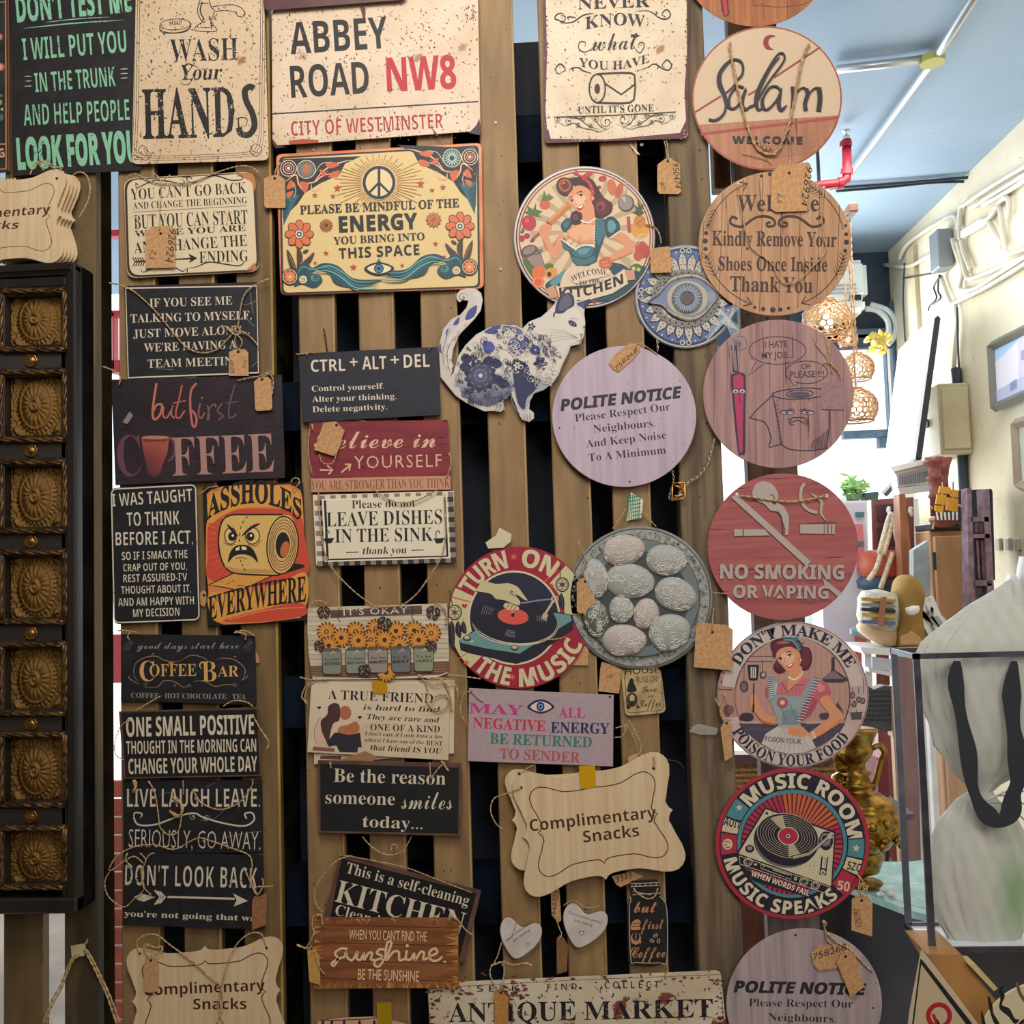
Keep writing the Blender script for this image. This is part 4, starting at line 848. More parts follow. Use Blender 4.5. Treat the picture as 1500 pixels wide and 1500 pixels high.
L_('690 1092 660 1090 645 1112 672 1125 680 1150 655 1185 632 1175 640 1150 700 1130'); L_('700 1130 760 1080 800 1050 770 1060 745 1130 745 1142 775 1100 800 1108 790 1145 820 1140') if 0 else L_('700 1132 715 1090 725 1050 700 1060 695 1150 735 1105 765 1105 770 1150 800 1140'); L_('810 1095 805 1140 830 1145 850 1110'); L_('850 1110 855 1148 885 1105 905 1110 900 1145 930 1135'); L_('930 1130 975 1110 965 1085 935 1105 940 1145 975 1152 1005 1130'); s.E(k, 812, 1070, 9).E(k, 1018, 1158, 7)
s.cord('345 900 300 905 290 960 300 1000 270 1060 255 1085', 3, .9).cord('205 1065 255 1085', 3, 1.3).cord('1040 940 1050 910 1090 930 1130 980 1175 1015', 4, .9).cord('340 900 345 960', 3, 1.1).cord('300 1100 330 1190 360 1228', 4, .8)
s.done()
# cropped bottom sign
s = Sign('hanging_sign', 'pale card with arched top at the bottom edge under yellow tape', '465 1530 465 1496 500 1491 545 1489 575 1492 600 1499 602 1530', 4, M('d0a890', 'c49880', sc=30, rough=.6), th=2)
s.fr = (440, 1380, .17333); s.L('3c2420', 8, '170 660 330 660 560 650 640 640 780 655 920 690', 4)
for x in (190, 265, 370, 500, 625): s.E('3c2420', x, 685, 12, 26)
s.done()
# may all
s = Sign('hanging_sign', 'lilac-grey canvas board reading MAY ALL NEGATIVE ENERGY BE RETURNED TO SENDER', rectp(687, 1008, 899, 1018, 898, 1123, 685, 1115), 6, M('b4a0a4', 'a8949c', sc=350, rough=.7, lo=.3, hi=.7), th=4)
s.fr = G(2, 2)
PK, RD, NV, GN, DR = 'c03c80', 'c83450', '28285c', '3c7c70', 'b05c60'
s.T(PK, 'f', 'MAY', -140 - 60, 1142, 98, 1154, 54, .004).T(PK, 'f', 'ALL', 292, 1166, 440, 1170, 54, .004).T(RD, 'f', 'NEGATIVE', -178, 1224, 220, 1242, 58, .004).T(NV, 'f', 'ENERGY', 250, 1250, 572, 1256, 58, .004).T(GN, 'f', 'BE RETURNED', -85, 1310, 476, 1332, 58, .004).T(DR, 'f', 'TO SENDER', -30, 1392, 410, 1414, 56, .004)
s.F('20244c', '120 1108 160 1075 200 1066 240 1080 270 1110 235 1135 195 1146 150 1132', 1).F('e0ccc8', '138 1108 165 1086 200 1078 235 1090 256 1110 230 1126 195 1134 160 1126', 1).E('20306c', 194, 1106, 22, 26).E('90a8d0', 194, 1106, 13, 15).E('181c38', 194, 1106, 7, 8)
for a in range(25, 160, 17): s.L('c87c80', 4, [(195 + 88 * cos(radians(a)), 1106 - 56 * sin(radians(a))), (195 + 108 * cos(radians(a)), 1106 - 76 * sin(radians(a)))], 0).L('c87c80', 4, [(195 + 80 * cos(radians(a)), 1106 + 46 * sin(radians(a))), (195 + 96 * cos(radians(a)), 1106 + 60 * sin(radians(a)))], 0)
s.hole(575, 1052, 7); s.fr = G(1, 2); s.hole(1165, 1025, 7)
s.cord('1165 1025 1130 1030 1105 1080 1110 1150 1140 1200', 2, .7).cord('1165 1025 1200 1060 1230 1080', 2, .7); s.done()
# house runs on love
s = Sign('hanging_sign', 'small aged cream tag sign with gnome reading RUNS ON Love Coffee', rectp(909, 982, 968, 978, 976, 1044, 916, 1050, 9), 3, M('c4ac80', 'a88c60', sc=40, c3='6c5030', sc3=250, t3=.66, rough=.6), th=3)
s.fr = G(2, 2); k = '1c1814'
s.L(k, 3, rectp(655, 905, 855, 900, 870, 1125, 670, 1142, 22), 0, 0, True)
s.T(k, 's', 'HOUSE', 658, 932, 846, 918, 34, .006).T(k, 's', 'RUNS ON', 724, 976, 834, 970, 32).T(k, 'c', 'Love', 750, 1030, 832, 1024, 34).T(k, 's', 'AND', 785, 1058, 818, 1056, 14).T(k, 'c', 'Coffee', 744, 1110, 858, 1104, 40)
s.F(k, '690 950 705 960 706 975 718 1000 720 1022 672 1026 674 990', 1).E('3c3028', 697, 1068, 30, 40).E('c0a880', 697, 1060, 14, 20).E(k, 697, 1090, 10, 16).F(k, '670 1090 690 1110 680 1122 670 1118').F(k, '722 1090 740 1112 722 1118')
s.done()
# complimentary snacks, middle
s = Sign('plywood_plaque', 'blank wavy plywood plaque showing behind the middle Complimentary Snacks plaque', wavy(738, 1128, 968, 1112, 985, 1268, 750, 1276), 10, PLY, th=3, bev=.4)
s.fr = G(2, 3); s.hole(78, 125, 9).cord('80 125 130 90 160 80', 3, .7); s.done()
s = snacks('wavy plywood plaque with yellow tape and Complimentary Snacks, middle right', (748, 1136, 976, 1098, 1008, 1272, 770, 1318), 15, 0, None)
s.fr = G(2, 3)
s.T('4a2818', 'b', 'Complimentary', 138, 442, 832, 368, 66, -.008).T('4a2818', 'b', 'Snacks', 432, 504, 738, 468, 66, -.008).hole(88, 202, 9).hole(815, 96, 9)
s.cord('88 202 20 230 -60 260 -80 330 -50 400 -10 430', 2, .9).cord('815 96 820 50 815 30', 3, 1).cord('890 50 950 60 985 100', 1, .7, mat=M('3c2c20')); s.done()
# two hearts
for lab, cx, cy, r, rot, t1, t2 in (('white hanging heart, the left and lower of the two, with slanted writing', 762, 1369, 30, 18, 'always follow your', 'gut feeling'), ("white hanging heart, right of the pair, reading You're pretty special", 856, 1351, 32, 16, "You're pretty special", 'Just saying')):
    o = []
    for i in range(40):
        t = 2 * pi * i / 40; x = (1.0 * sin(t) ** 3 * .35 + sin(t) * .68) * r; y = -(13 * cos(t) - 4.5 * cos(2 * t) - 1.6 * cos(3 * t) - .6 * cos(4 * t)) / 15 * r * 1.04 + 2
        a = radians(rot if cx > 800 else 12); o.append((cx + x * cos(a) - y * sin(a), cy + x * sin(a) + y * cos(a)))
    s = Sign('heart_plaque', lab, o, 5, M('d4ccc4', 'c4bcb4', sc=30, rough=.6), th=5, cat='plaque', bev=1, group=None)
    if cx < 800: s.T(K, 'k', t1, 741, 1380, 782, 1349, 3.6).T(K, 'k', t2, 752, 1380, 777, 1363, 3.6).HT(K, 773, 1383, 3).HT('d4ccc4', 773, 1383, 2.1).cord('756 1350 752 1366 745 1376', 1, .5)
    else: s.T(K, 'k', t1, 832, 1338, 880, 1353, 4).T(K, 'k', t2, 840, 1349, 868, 1357, 4).HT(K, 852, 1367, 4).HT('d4ccc4', 852, 1367, 3).hole(858, 1331, 2).cord('825 1327 835 1320 845 1321 858 1330 878 1327', 2, .6)
    s.done()
# coffee jar
s = Sign('hanging_sign', 'black jar-shaped plaque reading but first Coffee with gnome', '922 1300 925 1290 962 1288 968 1296 966 1310 976 1322 979 1400 974 1410 960 1415 934 1415 920 1408 918 1330 922 1318 926 1312', 4, M('18191b', '222325', sc=30, rough=.5), th=5)
s.fr = G(2, 3); c = 'c88c60'; k = 'c8b8a0'
s.L(k, 4, '688 800 690 830 682 860 690 1140 720 1162 850 1164 888 1150 888 870 850 800', 4).LL(k, 4, '690 730 850 722/690 745 852 738/700 790 850 780/700 772 800 790/720 745 720 728/740 745 740 728/770 742 770 725/800 742 800 725/830 740 830 724', 0)
s.T(c, 'c', 'but', 708, 888, 834, 886, 60, .004).T(c, 'c', 'first', 744, 980, 870, 978, 56).T(c, 'c', 'Coffee', 692, 1136, 880, 1134, 58)
s.F(c, '690 980 700 940 728 924 745 940 738 960 742 980', 1).LL('18191b', 4, '700 950 740 945/695 965 740 962', 0).E(c, 718, 1030, 28, 34).E('18191b', 718, 1020, 20, 24).L(c, 5, '718 1000 718 1040', 0).F(c, '690 1056 748 1056 745 1040 715 1048')
for x, y, r in ((826, 1014, 30), (806, 1042, -30), (842, 1044, 80)): s.O(k, 3, x, y, 12, 8, r).L(k, 2, [(x - 8, y + 3), (x + 8, y - 3)], 0)
s.cord('705 755 730 785 780 812 820 800 838 755', 2, .9).done()
# antique market
s = Sign('hanging_sign', 'rusty white tin sign reading ANTIQUE MARKET at the bottom', rectp(626, 1440, 1056, 1421, 1066, 1530, 632, 1545, 10), 9, M('d8ccb4', 'c8b89c', sc=12, c3='4c3020', sc3=160, t3=.64, c4='84403a', t4=.60, sc4=26, rough=.5), worn=.8)
s.fr = G(2, 3); k = '1c1a20'
s.L('3c3030', 3, '-380 1300 400 1258 1186 1228 1200 1500', 0).T(k, 'b', 'S E E K', -155, 1324, 78, 1320, 36, -.01).T(k, 'b', 'F I N D', 232, 1314, 394, 1310, 36, -.01).T(k, 'b', 'C O L L E C T', 546, 1306, 846, 1302, 40, -.01).T(k, 'b', ',', 975, 1290, 984, 1290, 30)
s.T(k, 'f', 'ANTIQUE', -310, 1490, 390, 1480, 104, .0).T(k, 'f', 'MARKET', 434, 1478, 1142, 1462, 100, .0)
rr = random.Random(9)
for i in range(140):
    x, y = rr.choice([(rr.uniform(-400, 1190), rr.gauss(1250, 12)), (rr.gauss(-250, 50), rr.gauss(1330, 20)), (rr.gauss(60, 50), rr.gauss(1330, 25)), (rr.gauss(1180, 14), rr.uniform(1240, 1500)), (rr.gauss(-400, 14), rr.uniform(1280, 1500))]); r0 = rr.uniform(3, 13)
    s.F(rr.choice(['8a4438', '6c3428', '5c3020']), [(x + 1.4 * r0 * rr.uniform(.4, 1.3) * cos(a * .9), y + .7 * r0 * rr.uniform(.4, 1.3) * sin(a * .9)) for a in range(7)])
s.done()
# ---------------------------------------------------------------- the round signs
# pin-up in the kitchen
s = Sign('hanging_sign', 'round kitchen sign with dark-haired woman holding a rolling pin, WELCOME TO THE KITCHEN', circ(722, 768, 708, 712), 5, M('b0a4a4', rough=.35, metal=.2), (750, 235, 220 / 1500), th=3, bev=1.2)
SK, SK2, HR, RD, TL, TD, CR = 'd8946c', 'c4683c', '3c1418', 'b42c3c', '3c6c74', '1f4850', 'd8c09c'
s.E('3c2024', 726, 768, 688, 690, n=64).E('d8b898', 727, 768, 676, 678, n=64).E('8c3434', 727, 768, 660, 662, n=64).E(CR, 727, 768, 648, 650, n=64)
for a in range(0, 360, 20): s.SEC('b8a07c', 727, 700, 120, 545 + 14 * (a % 3), a, a + 8, 4)
s.F(TD, '330 1250 420 1170 600 1060 850 1010 1080 1030 1200 1090 1330 1050 1280 1160 1180 1290 1000 1400 760 1420 520 1390 400 1330', 1).F('58909c', '380 1220 480 1130 600 1070 560 1150 440 1240', 1)
s.F('dcc4a8', '590 1060 700 1050 850 1010 960 1090 1000 1200 560 1260 480 1260 520 1130', 1)
for x in (600, 660, 720, 800, 860): s.L('b89c84', 4, [(x, 1070), (x - 20 + (x - 700) * .2, 1200)], 0)
# fruit and pots
s.E(RD, 170, 625, 72, 80, 10).E('d8585c', 150, 600, 20, 24).F('4c6c38', '170 545 110 520 160 500 150 450 210 490 240 420 240 490 310 510 260 540 300 570 220 560', 0).E('cc5c3c', 328, 445, 54, 46).F('5c7444', '290 410 320 300 350 360 360 330 420 370 380 400', 0)
s.E('a8283c', 98, 780, 32, 34).E('a8283c', 150, 755, 30, 30).F('4c6c38', '80 720 110 660 130 710 100 735', 0)
s.F('6c5450', '100 900 235 850 320 1020 310 1070 190 1080 130 1000', 1).F('948078', '150 960 260 920 320 1050 270 1070 220 1060', 1).E('544448', 165, 905, 86, 56, 25).E('8c7c78', 170, 898, 66, 38, 25).O('5c4c4c', 10, 262, 915, 44, 14, 25)
s.F('4c6c34', '105 1000 130 980 180 1040 210 1110 190 1150 130 1060', 1).E('d86c34', 268, 1118, 68, 66).E('e07048', 262, 1215, 62, 58).E('e8a888', 262, 1215, 48, 45).E('d85c38', 262, 1215, 42, 40).E('546c30', 370, 1060, 46, 34, 10).E('d8943c', 392, 1125, 66, 52, 30).E('3c2018', 372, 1138, 22, 26)
s.E('a84838', 905, 182, 42, 30, 10).E('c46c4c', 998, 268, 46, 84, 10).E('b85c40', 1070, 300, 36, 80, -20).E('8c2c30', 868, 270, 24, 20, 30)
s.L('a89890', 16, '1146 215 1140 350', 0).E('504044', 1140, 430, 82, 84).E('94847c', 1135, 425, 70, 72).F('c0b4a8', '1135 425 1090 370 1130 355', 0)
s.E('d8983c', 1280, 690, 88, 90).E('c88434', 1275, 610, 58, 70).LL('8c4c28', 5, '1225 570 1330 640/1330 570 1225 650/1260 550 1335 600/1225 610 1290 660').F('3c5430', '1275 560 1200 520 1240 500 1215 440 1260 470 1250 385 1285 450 1320 430 1300 500 1325 520', 0).L('a84838', 34, '1160 560 1175 720', 0)
s.E('b84840', 1300, 890, 70, 90, 30).E('b85444', 1260, 950, 46, 52).LL('e0d4c4', 5, '1240 830 1290 740 1340 740/1250 850 1320 760/1270 740 1240 780 1235 860/1230 870 1190 1030', 4).F('5c6c38', '1180 1060 1240 1030 1300 1060 1260 1110 1190 1090', 1).E('c8c080', 1215, 1080, 20).E('c8c080', 1265, 1090, 18)
# rolling pin
s.L('c07840', 66, '575 435 375 625', 0).L('d8a068', 16, '545 440 365 610', 0).L('8c4c30', 62, '378 622 362 640', 0).L('9c4c34', 26, '350 650 190 806', 0).E('8c3c2c', 205, 796, 28, 18, 45)
# arms
s.L(SK2, 96, '510 760 430 920', 0).L(SK, 86, '508 740 470 860 412 940', 4).L(SK2, 66, '430 930 360 850 330 760', 4).L(SK, 60, '425 925 370 850 335 750', 4).E(SK, 425, 935, 48, 46)
s.F(SK, '265 690 300 640 340 630 395 660 380 740 320 790 290 760', 1)
for i in range(4): s.L(SK2, 5, [(275 + i * 22, 690 - i * 10), (310 + i * 22, 725 - i * 14)], 0)
s.F(SK, '1070 720 1160 760 1225 860 1190 930 1020 990 930 1020 900 1010 940 980 1090 880 1130 860 1040 790 990 770', 1).L(SK2, 8, '1200 920 1050 985 950 1015', 4).F(SK2, '880 990 960 960 1000 1030 960 1085 900 1080 870 1040', 1).LL(SK, 12, '900 1020 960 1010/905 1050 970 1045', 0)
# hair behind, head, neck
s.F(HR, '560 190 700 160 800 190 860 280 920 370 1000 430 990 520 900 575 820 560 800 480 780 300 640 260', 1).F('5c1c24', '830 400 900 370 980 420 970 510 890 550 840 500', 1).E('8c3838', 890, 455, 44, 50).E(HR, 880, 470, 20, 24)
s.F(SK, '690 480 800 430 830 560 860 680 850 800 700 830 560 760 560 690 620 650 690 620', 1)
s.F('e4a880', '570 700 700 640 820 660 830 760 700 800 600 770', 1)
s.F(HR, '580 580 600 520 660 500 700 540 695 620 640 645 590 625', 1).E('7c3440', 635, 565, 26, 30).E(HR, 635, 562, 12)
s.F(SK, '555 370 590 300 660 250 740 270 790 320 800 400 780 470 720 520 670 515 620 480 590 440', 1).F('e8b890', '600 400 640 340 700 330 740 380 720 450 660 480', 1).F(SK2, '785 330 810 340 815 390 795 410 780 380', 1).E('d0a0a0', 808, 378, 16)
s.F(HR, '560 350 590 260 650 220 740 240 790 310 780 260 700 190 600 180 500 180 460 240 460 310 510 350', 1).E('4c1c1c', 525, 255, 84, 88, 20).O('a85430', 22, 528, 248, 52, 54).E('6c2c20', 526, 246, 34).E('c87840', 520, 236, 14, 24, 30).E(HR, 524, 246, 14)
s.F(RD, '640 150 570 110 620 130 640 80 670 140 700 150 760 110 815 118 770 165 730 175', 0).L(RD, 34, '700 165 770 220 800 290 815 340', 5)
for x, y in ((600, 125), (640, 120), (745, 140), (780, 130), (760, 215), (790, 260), (805, 310)): s.E('e08888', x, y, 6, n=6)
s.L(HR, 10, '640 335 680 310 710 320', 4, 1).L(HR, 9, '575 385 590 365 610 365', 4, 1).E('f0e4d8', 686, 348, 26, 12, 20).E('201418', 690, 346, 14).L('201014', 10, '655 356 680 336 715 342', 4, 1).E('f0e4d8', 603, 402, 18, 9, 20).E('201418', 603, 402, 11).L('201014', 8, '585 405 600 390 622 398', 4, 1)
s.L(SK2, 5, '640 400 632 440 655 440', 4).F('b02430', '650 468 690 445 720 438 710 470 680 498 655 490', 1).F('f4ece0', '658 468 690 452 714 444 700 466 675 478', 1).E('e08468', 745, 410, 26, 20)
s.L(K, 7, '690 600 740 632 800 600 830 575', 5)
for i in range(12): t = i / 11; s.E('f0e4d0', 692 + 135 * t, 600 + 32 * sin(pi * t) - 20 * t, 9, n=8)
# dress
s.F(TL, '490 800 540 780 600 870 640 890 720 850 820 850 840 700 830 600 850 575 930 580 1010 600 1060 560 900 780 870 900 840 1010 780 1050 640 1050 600 1000 570 910 510 880', 1) if 0 else None
s.F(TD, '490 790 520 770 560 850 620 895 720 850 810 850 830 740 835 590 920 580 960 640 920 780 870 920 845 1010 760 1052 650 1050 605 1010 570 910 505 870', 0).F(TL, '500 810 560 870 620 905 560 895 510 870', 1).F(TL, '640 890 730 860 810 860 800 940 720 975 620 950 600 915', 1).F('5c949c', '660 900 720 880 780 880 740 930 680 940', 1).F(TL, '600 960 720 990 820 950 830 1000 740 1040 640 1035', 1).F(TL, '845 600 910 590 940 700 890 800 860 850 840 760', 1)
s.F(TD, '930 590 1000 560 1070 620 1075 700 1040 720 960 765 930 700', 1).F('5c949c', '960 610 1010 600 1040 660 1000 720 960 700', 1).F(TD, '490 640 540 580 590 590 600 640 540 710 500 690', 1).F(TL, '510 640 550 600 575 620 540 680', 1)
for i in range(9): s.E('e8d4c0', 500 + i * 17, 790 + i * 13 - (i > 6) * 6, 11, n=8)
for i in range(11): s.E('e8d4c0', 640 + i * 18, 880 - 26 * sin(i / 10 * pi) - 2 * i, 11, n=8)
for i in range(8): s.E('e8d4c0', 822 - (i % 2) * 4, 660 + i * 26, 11, n=8).E('e8d4c0', 985 + i * 13, 772 - i * 9, 10, n=8)
s.L(SK2, 6, '690 850 670 800 690 760', 4)
# ribbon
s.F('c89474', '330 1290 420 1240 460 1360 390 1380', 0).F('c89474', '1110 1090 1220 1100 1230 1190 1140 1200', 0).F('dcc8ac', '430 1240 560 1290 760 1270 960 1190 1120 1080 1160 1230 1000 1330 780 1390 560 1400 470 1370', 0).L('6c4c3c', 4, '430 1240 560 1290 760 1270 960 1190 1120 1080', 4)
s.F('dcc8ac', '580 1170 620 1150 800 1100 960 1085 975 1140 800 1190 640 1230', 1)
k = '2c1c1c'
s.T(k, 'f', 'WELCOME', 0, 0, 1, 0, 0, -.004, warp=lambda u, v: (600 + 360 * u - 14 * v, 1216 - 52 * sin(pi * u * .8) - 38 * u - 56 * v)).T(k, 'f', '- TO THE -', 640, 1246, 912, 1204, 34).T(k, 'b', 'KITCHEN', 0, 0, 1, 0, 0, .01, warp=lambda u, v: (478 + 636 * u - 10 * v, 1376 - 150 * u * u - (104 - 6 * u) * v))
s.LL('c05048', 6, '770 1420 800 1390 830 1420 850 1400/790 1400 830 1430').L('3c7478', 6, '880 1400 930 1380 960 1400 1030 1350', 5)
s.cord('1330 640 1400 650 1460 710 1485 790 1490 830', 2, .9); s.done()

# poison your food
s = Sign('hanging_sign', "round sign with aproned woman holding a spatula, DON'T MAKE ME POISON YOUR FOOD", circ(728, 705, 693, 670), 5, M('c8b0a8', 'bca0a0', sc=20, rough=.5), (1045, 905, .16))
RG, WB, LN = 'c8b8b0', 'b89084', '6c4c54'
s.O('3c2c3c', 5, 728, 705, 684, 661, n=64).E('3c2c3c', 725, 715, 526, 534, n=48).E(WB, 725, 715, 520, 528, n=48)
s.F('b4887c', [(728 - 684 * cos(radians(a)), 705 - 650 * sin(radians(a))) for a in range(-20, 17, 6)] + [(215, 560), (205, 700), (245, 900)])
for x in range(260, 1240, 56):
    h = 500 * (1 - ((x - 725) / 540) ** 2) ** .5; s.L('94706c', 3, [(x, 715 - h), (x, 930)], 0)
s.F('4c4456', '230 965 1210 965 1150 1060 1050 1150 900 1220 725 1245 560 1225 420 1165 300 1070', 0).L('c0a498', 22, '225 955 600 960', 0).L('c0a498', 20, '850 960 1225 950', 0).LL('6c6070', 4, '280 1020 580 1020/960 1010 1190 1010/1040 1020 1020 1140/900 1010 900 1180')
s.L('3c3034', 8, '300 400 545 400', 0).L('3c3034', 5, '325 352 545 352', 0).L('3c3034', 6, '282 400 280 600', 0).E('4c3c40', 282, 630, 40, 54).E('7c6464', 280, 632, 26, 38).L('3c3034', 6, '448 390 450 490', 0).E('4c3c40', 455, 525, 32, 36).E('b8a498', 458, 522, 18, 22)
s.F('3c3440', '1080 360 1110 360 1112 480 1150 500 1240 570 1180 595 1000 590 1000 560 1070 500 1080 470', 0).F('7c6c74', '1085 490 1110 490 1200 560 1010 560', 0)
s.E('3c3034', 305, 900, 62, 32).F('3c3034', '245 905 365 905 345 945 270 945', 1).F('4c4248', '975 880 1060 870 1055 925 985 930', 1).F('4c4248', '1180 840 1130 780 1120 900 1185 900', 1).L('3c3034', 8, '1130 790 1150 770', 0).F('544a50', '1255 870 1360 865 1355 930 1262 935', 0).L('3c3034', 6, '1250 870 1365 864', 0).L('3c3034', 5, '1310 865 1310 840', 0)
for x, y in ((1275, 560), (1330, 560), (1375, 560)): s.L('544448', 6, [(x, y), (x, y + 130)], 0)
for x, y in ((1275, 710), (1330, 750), (1368, 760), (1288, 790)): s.E('544448', x, y, 24, 30).E('8c7878', x, y, 14, 18)
s.E('5c4448', 130, 850, 34, 56).E('7c5c58', 160, 840, 30, 40).L('4c3840', 10, '45 655 175 658', 0).T('2c2430', 'b', "1950's", 85, 526, 192, 524, 30).T('2c2430', 'b', '1950s', 66, 612, 174, 610, 40)
# ring and words
for a0, a1 in ((8, 172), (222, 320)): s.SEC(RG, 725, 712, 534, 655, a0, a1, 30, .985)
s.O('6c3c44', 5, 725, 712, 530, 536, n=48)
k = '24223c'
s.TA(k, 'f', "DON'T MAKE ME", 728, 712, 560, 151, 27, 98, off=.012, k=.985).TA(k, 'f', 'POISON YOUR FOOD', 728, 712, 652, 211, 323, 98, True, off=.012, k=.985)
# the woman
s.F('4c1c2c', '520 260 560 200 680 185 780 200 820 260 880 280 905 370 880 460 830 485 790 450 780 300 640 260 570 350', 1).F('6c2838', '820 290 870 290 890 370 860 440 815 440', 1).E('4c1c2c', 610, 450, 62, 62).E('6c2c38', 590, 420, 30, 40)
s.F('a85868', '480 640 520 620 500 740 470 700', 0)
s.F(SK, '690 490 800 440 820 520 860 560 760 680 680 650 660 590 700 560', 1)
s.F(SK, '570 310 600 280 700 260 780 300 800 380 790 430 720 490 670 485 620 430 590 390', 1).F('e8b490', '620 340 680 310 740 340 730 410 680 440 630 400', 1).E(SK2, 795, 380, 14, 22).E('e8dcd8', 798, 386, 8)
s.F('5c2434', '540 340 560 240 640 205 740 215 790 290 800 330 760 290 700 265 620 280 580 320 565 370', 1).F('a85c4c', '570 230 640 210 700 225 640 240', 1)
s.L('38707c', 36, '640 195 720 200 770 250 790 300', 5).F('2c5c6c', '700 190 620 170 660 200', 0).F('38707c', '715 195 780 160 770 210', 0).F('2c5c6c', '770 230 840 225 800 250', 0).L('b8ccd0', 4, '650 200 720 208 765 255 782 300', 4)
s.L('301820', 9, '660 325 690 308 720 318', 4, 1).L('301820', 8, '590 378 610 362 625 364', 4, 1).E('f0e8e4', 698, 345, 24, 12, 15).E('3c4c6c', 700, 344, 12).L('180c14', 9, '672 350 700 332 728 338', 4, 1).E('f0e8e4', 615, 380, 17, 10, 15).E('3c4c6c', 617, 380, 10).L('180c14', 8, '598 384 612 368 632 374', 4, 1)
s.L(SK2, 5, '655 370 650 405 672 405', 4).F('b02c38', '668 440 700 420 730 412 722 440 695 458', 1).F('f4ece4', '674 440 700 426 724 418 712 438 694 446', 1)
s.F('c87078', '600 600 680 560 700 640 740 600 820 520 860 550 900 600 860 700 820 720 580 700', 0)
for i in range(7): s.L('a84c5c', 3, [(620 + i * 34, 640), (625 + i * 34, 700)], 0)
s.F(SK, '680 560 800 490 830 530 680 680', 0).L('4c2c34', 7, '620 590 680 680 740 630', 0).L('4c2c34', 6, '740 620 830 610', 0)
for i in range(13): t = i / 12; s.E('f0e0c8', 688 + 130 * t, 540 + 44 * sin(pi * t) - 44 * t, 8, n=8)
s.F('c06070', '940 580 1030 590 1075 670 1060 710 960 770 900 740 890 650', 1).F('d88890', '960 600 1010 620 1020 660 960 680', 1).F('a84c5c', '870 700 960 760 900 880 800 960 790 850', 0)
s.F('94a0a4', '540 560 600 590 560 700 800 720 890 560 940 540 920 640 830 800 790 900 800 990 600 990 560 860 510 740', 0).F('b8bcb8', '560 600 590 600 570 700 545 700', 0).F('7c8c98', '640 850 760 830 790 980 620 980', 0).L('5c6c7c', 6, '600 780 680 970', 3).L('5c6c7c', 5, '700 790 770 960', 3)
for i in range(12): t = i / 11; s.L('4c5c70', 6, [(500 - 0 * t, 760 - 220 * t), (560 + 10 * t, 740 - 200 * t)], 0).L('dce0dc', 5, [(498, 752 - 220 * t), (558 + 10 * t, 732 - 200 * t)], 0)
for i in range(16): t = i / 15; x, y = 950 - 160 * t, 550 + 380 * t; s.L('4c5c70', 7, [(x - 30, y - 4), (x + 26, y + 10)], 0).L('dce0dc', 5, [(x - 28, y + 6), (x + 28, y + 20)], 0)
s.FL('b85c58', 632, 775, 52, 14, 'd08c78', .5, .14, '6c3c48').ST('e8c8b0', 632, 775, 24, 6, .5)
s.L(SK2, 70, '410 850 470 930 570 950', 4).L(SK, 62, '405 840 475 915 570 935', 4).F(SK, '335 720 380 700 420 770 430 850 370 870 335 810', 1).LL(SK2, 5, '340 740 385 755/335 770 380 785/335 800 378 812', 3)
s.L('1c1a20', 10, '370 600 368 850', 0).L('1c1a20', 18, '368 790 366 865', 0).F('1c1a20', rectp(312, 430, 418, 428, 405, 570, 328, 570, 16)).LL('d8ccc4', 11, '346 450 348 550/366 450 366 552/386 450 384 550', 0)
s.F(SK, '970 760 1050 710 1110 800 1185 880 1160 960 1000 1060 900 1110 840 1080 880 1050 1000 960 1060 890', 1).L(SK2, 8, '1170 930 1080 1010 960 1090', 4).F(SK, '690 1000 800 990 870 1050 930 1080 900 1120 820 1090 700 1070', 1).LL(SK2, 5, '700 1020 790 1025/695 1045 790 1055/700 1065 790 1075', 3).LL('f0e0d0', 7, '900 1040 920 1110/915 1040 940 1105', 3)
s.F('c8c0b8', '600 985 790 990 850 1050 900 1110 940 1190 830 1235 700 1245 560 1220 440 1150 480 1060', 0)
for x in range(560, 860, 34): s.L('9c94a0', 5, [(640 + (x - 560) * .5, 1010), (x + (x - 700) * .4, 1215)], 0)
s.L('a8a8ac', 26, '595 992 790 998', 0).F(SK, '690 1000 790 995 860 1050 830 1090 700 1070', 1).LL(SK2, 5, '700 1030 790 1030/700 1052 790 1055', 3)
s.T(k, 's', 'POISON YOUR', 472, 1130, 802, 1156, 44, .006)
s.cord('15 730 30 770 70 830 75 900 110 960', 4, .9).cord('90 690 110 730 90 800 60 870 110 930 170 935', 4, .9).cord('1230 850 1260 800 1275 760', 1, .4)
s.done()

# music room
s = Sign('hanging_sign', 'round crimson-rimmed turntable sign reading MUSIC ROOM and MUSIC SPEAKS', circ(725, 725, 680, 665), 6, M('a83044', rough=.45), (1040, 1115, 1 / 6), worn=.2)
N_, CRM, TEA, MAG, ORG = '1e1a2c', 'd0c4a0', '4c8894', 'b02c48', 'c8603c'
s.E(N_, 725, 725, 642, 632, n=64).SEC(TEA, 725, 725, 470, 630, 149, 167, 6).SEC(CRM, 725, 725, 470, 630, 168, 186, 6).SEC(MAG, 725, 725, 470, 630, 187, 205 - 12, 6) if 0 else s.E(N_, 725, 725, 642, 632, n=64)
for c, a0, a1 in ((TEA, 141, 157), (CRM, 158.5, 170), (MAG, 171.5, 189), (TEA, -12, 4), (CRM, -26, -13.5), (MAG, -45, -27.5)): s.SEC(c, 725, 725, 492, 632, a0, a1, 6)
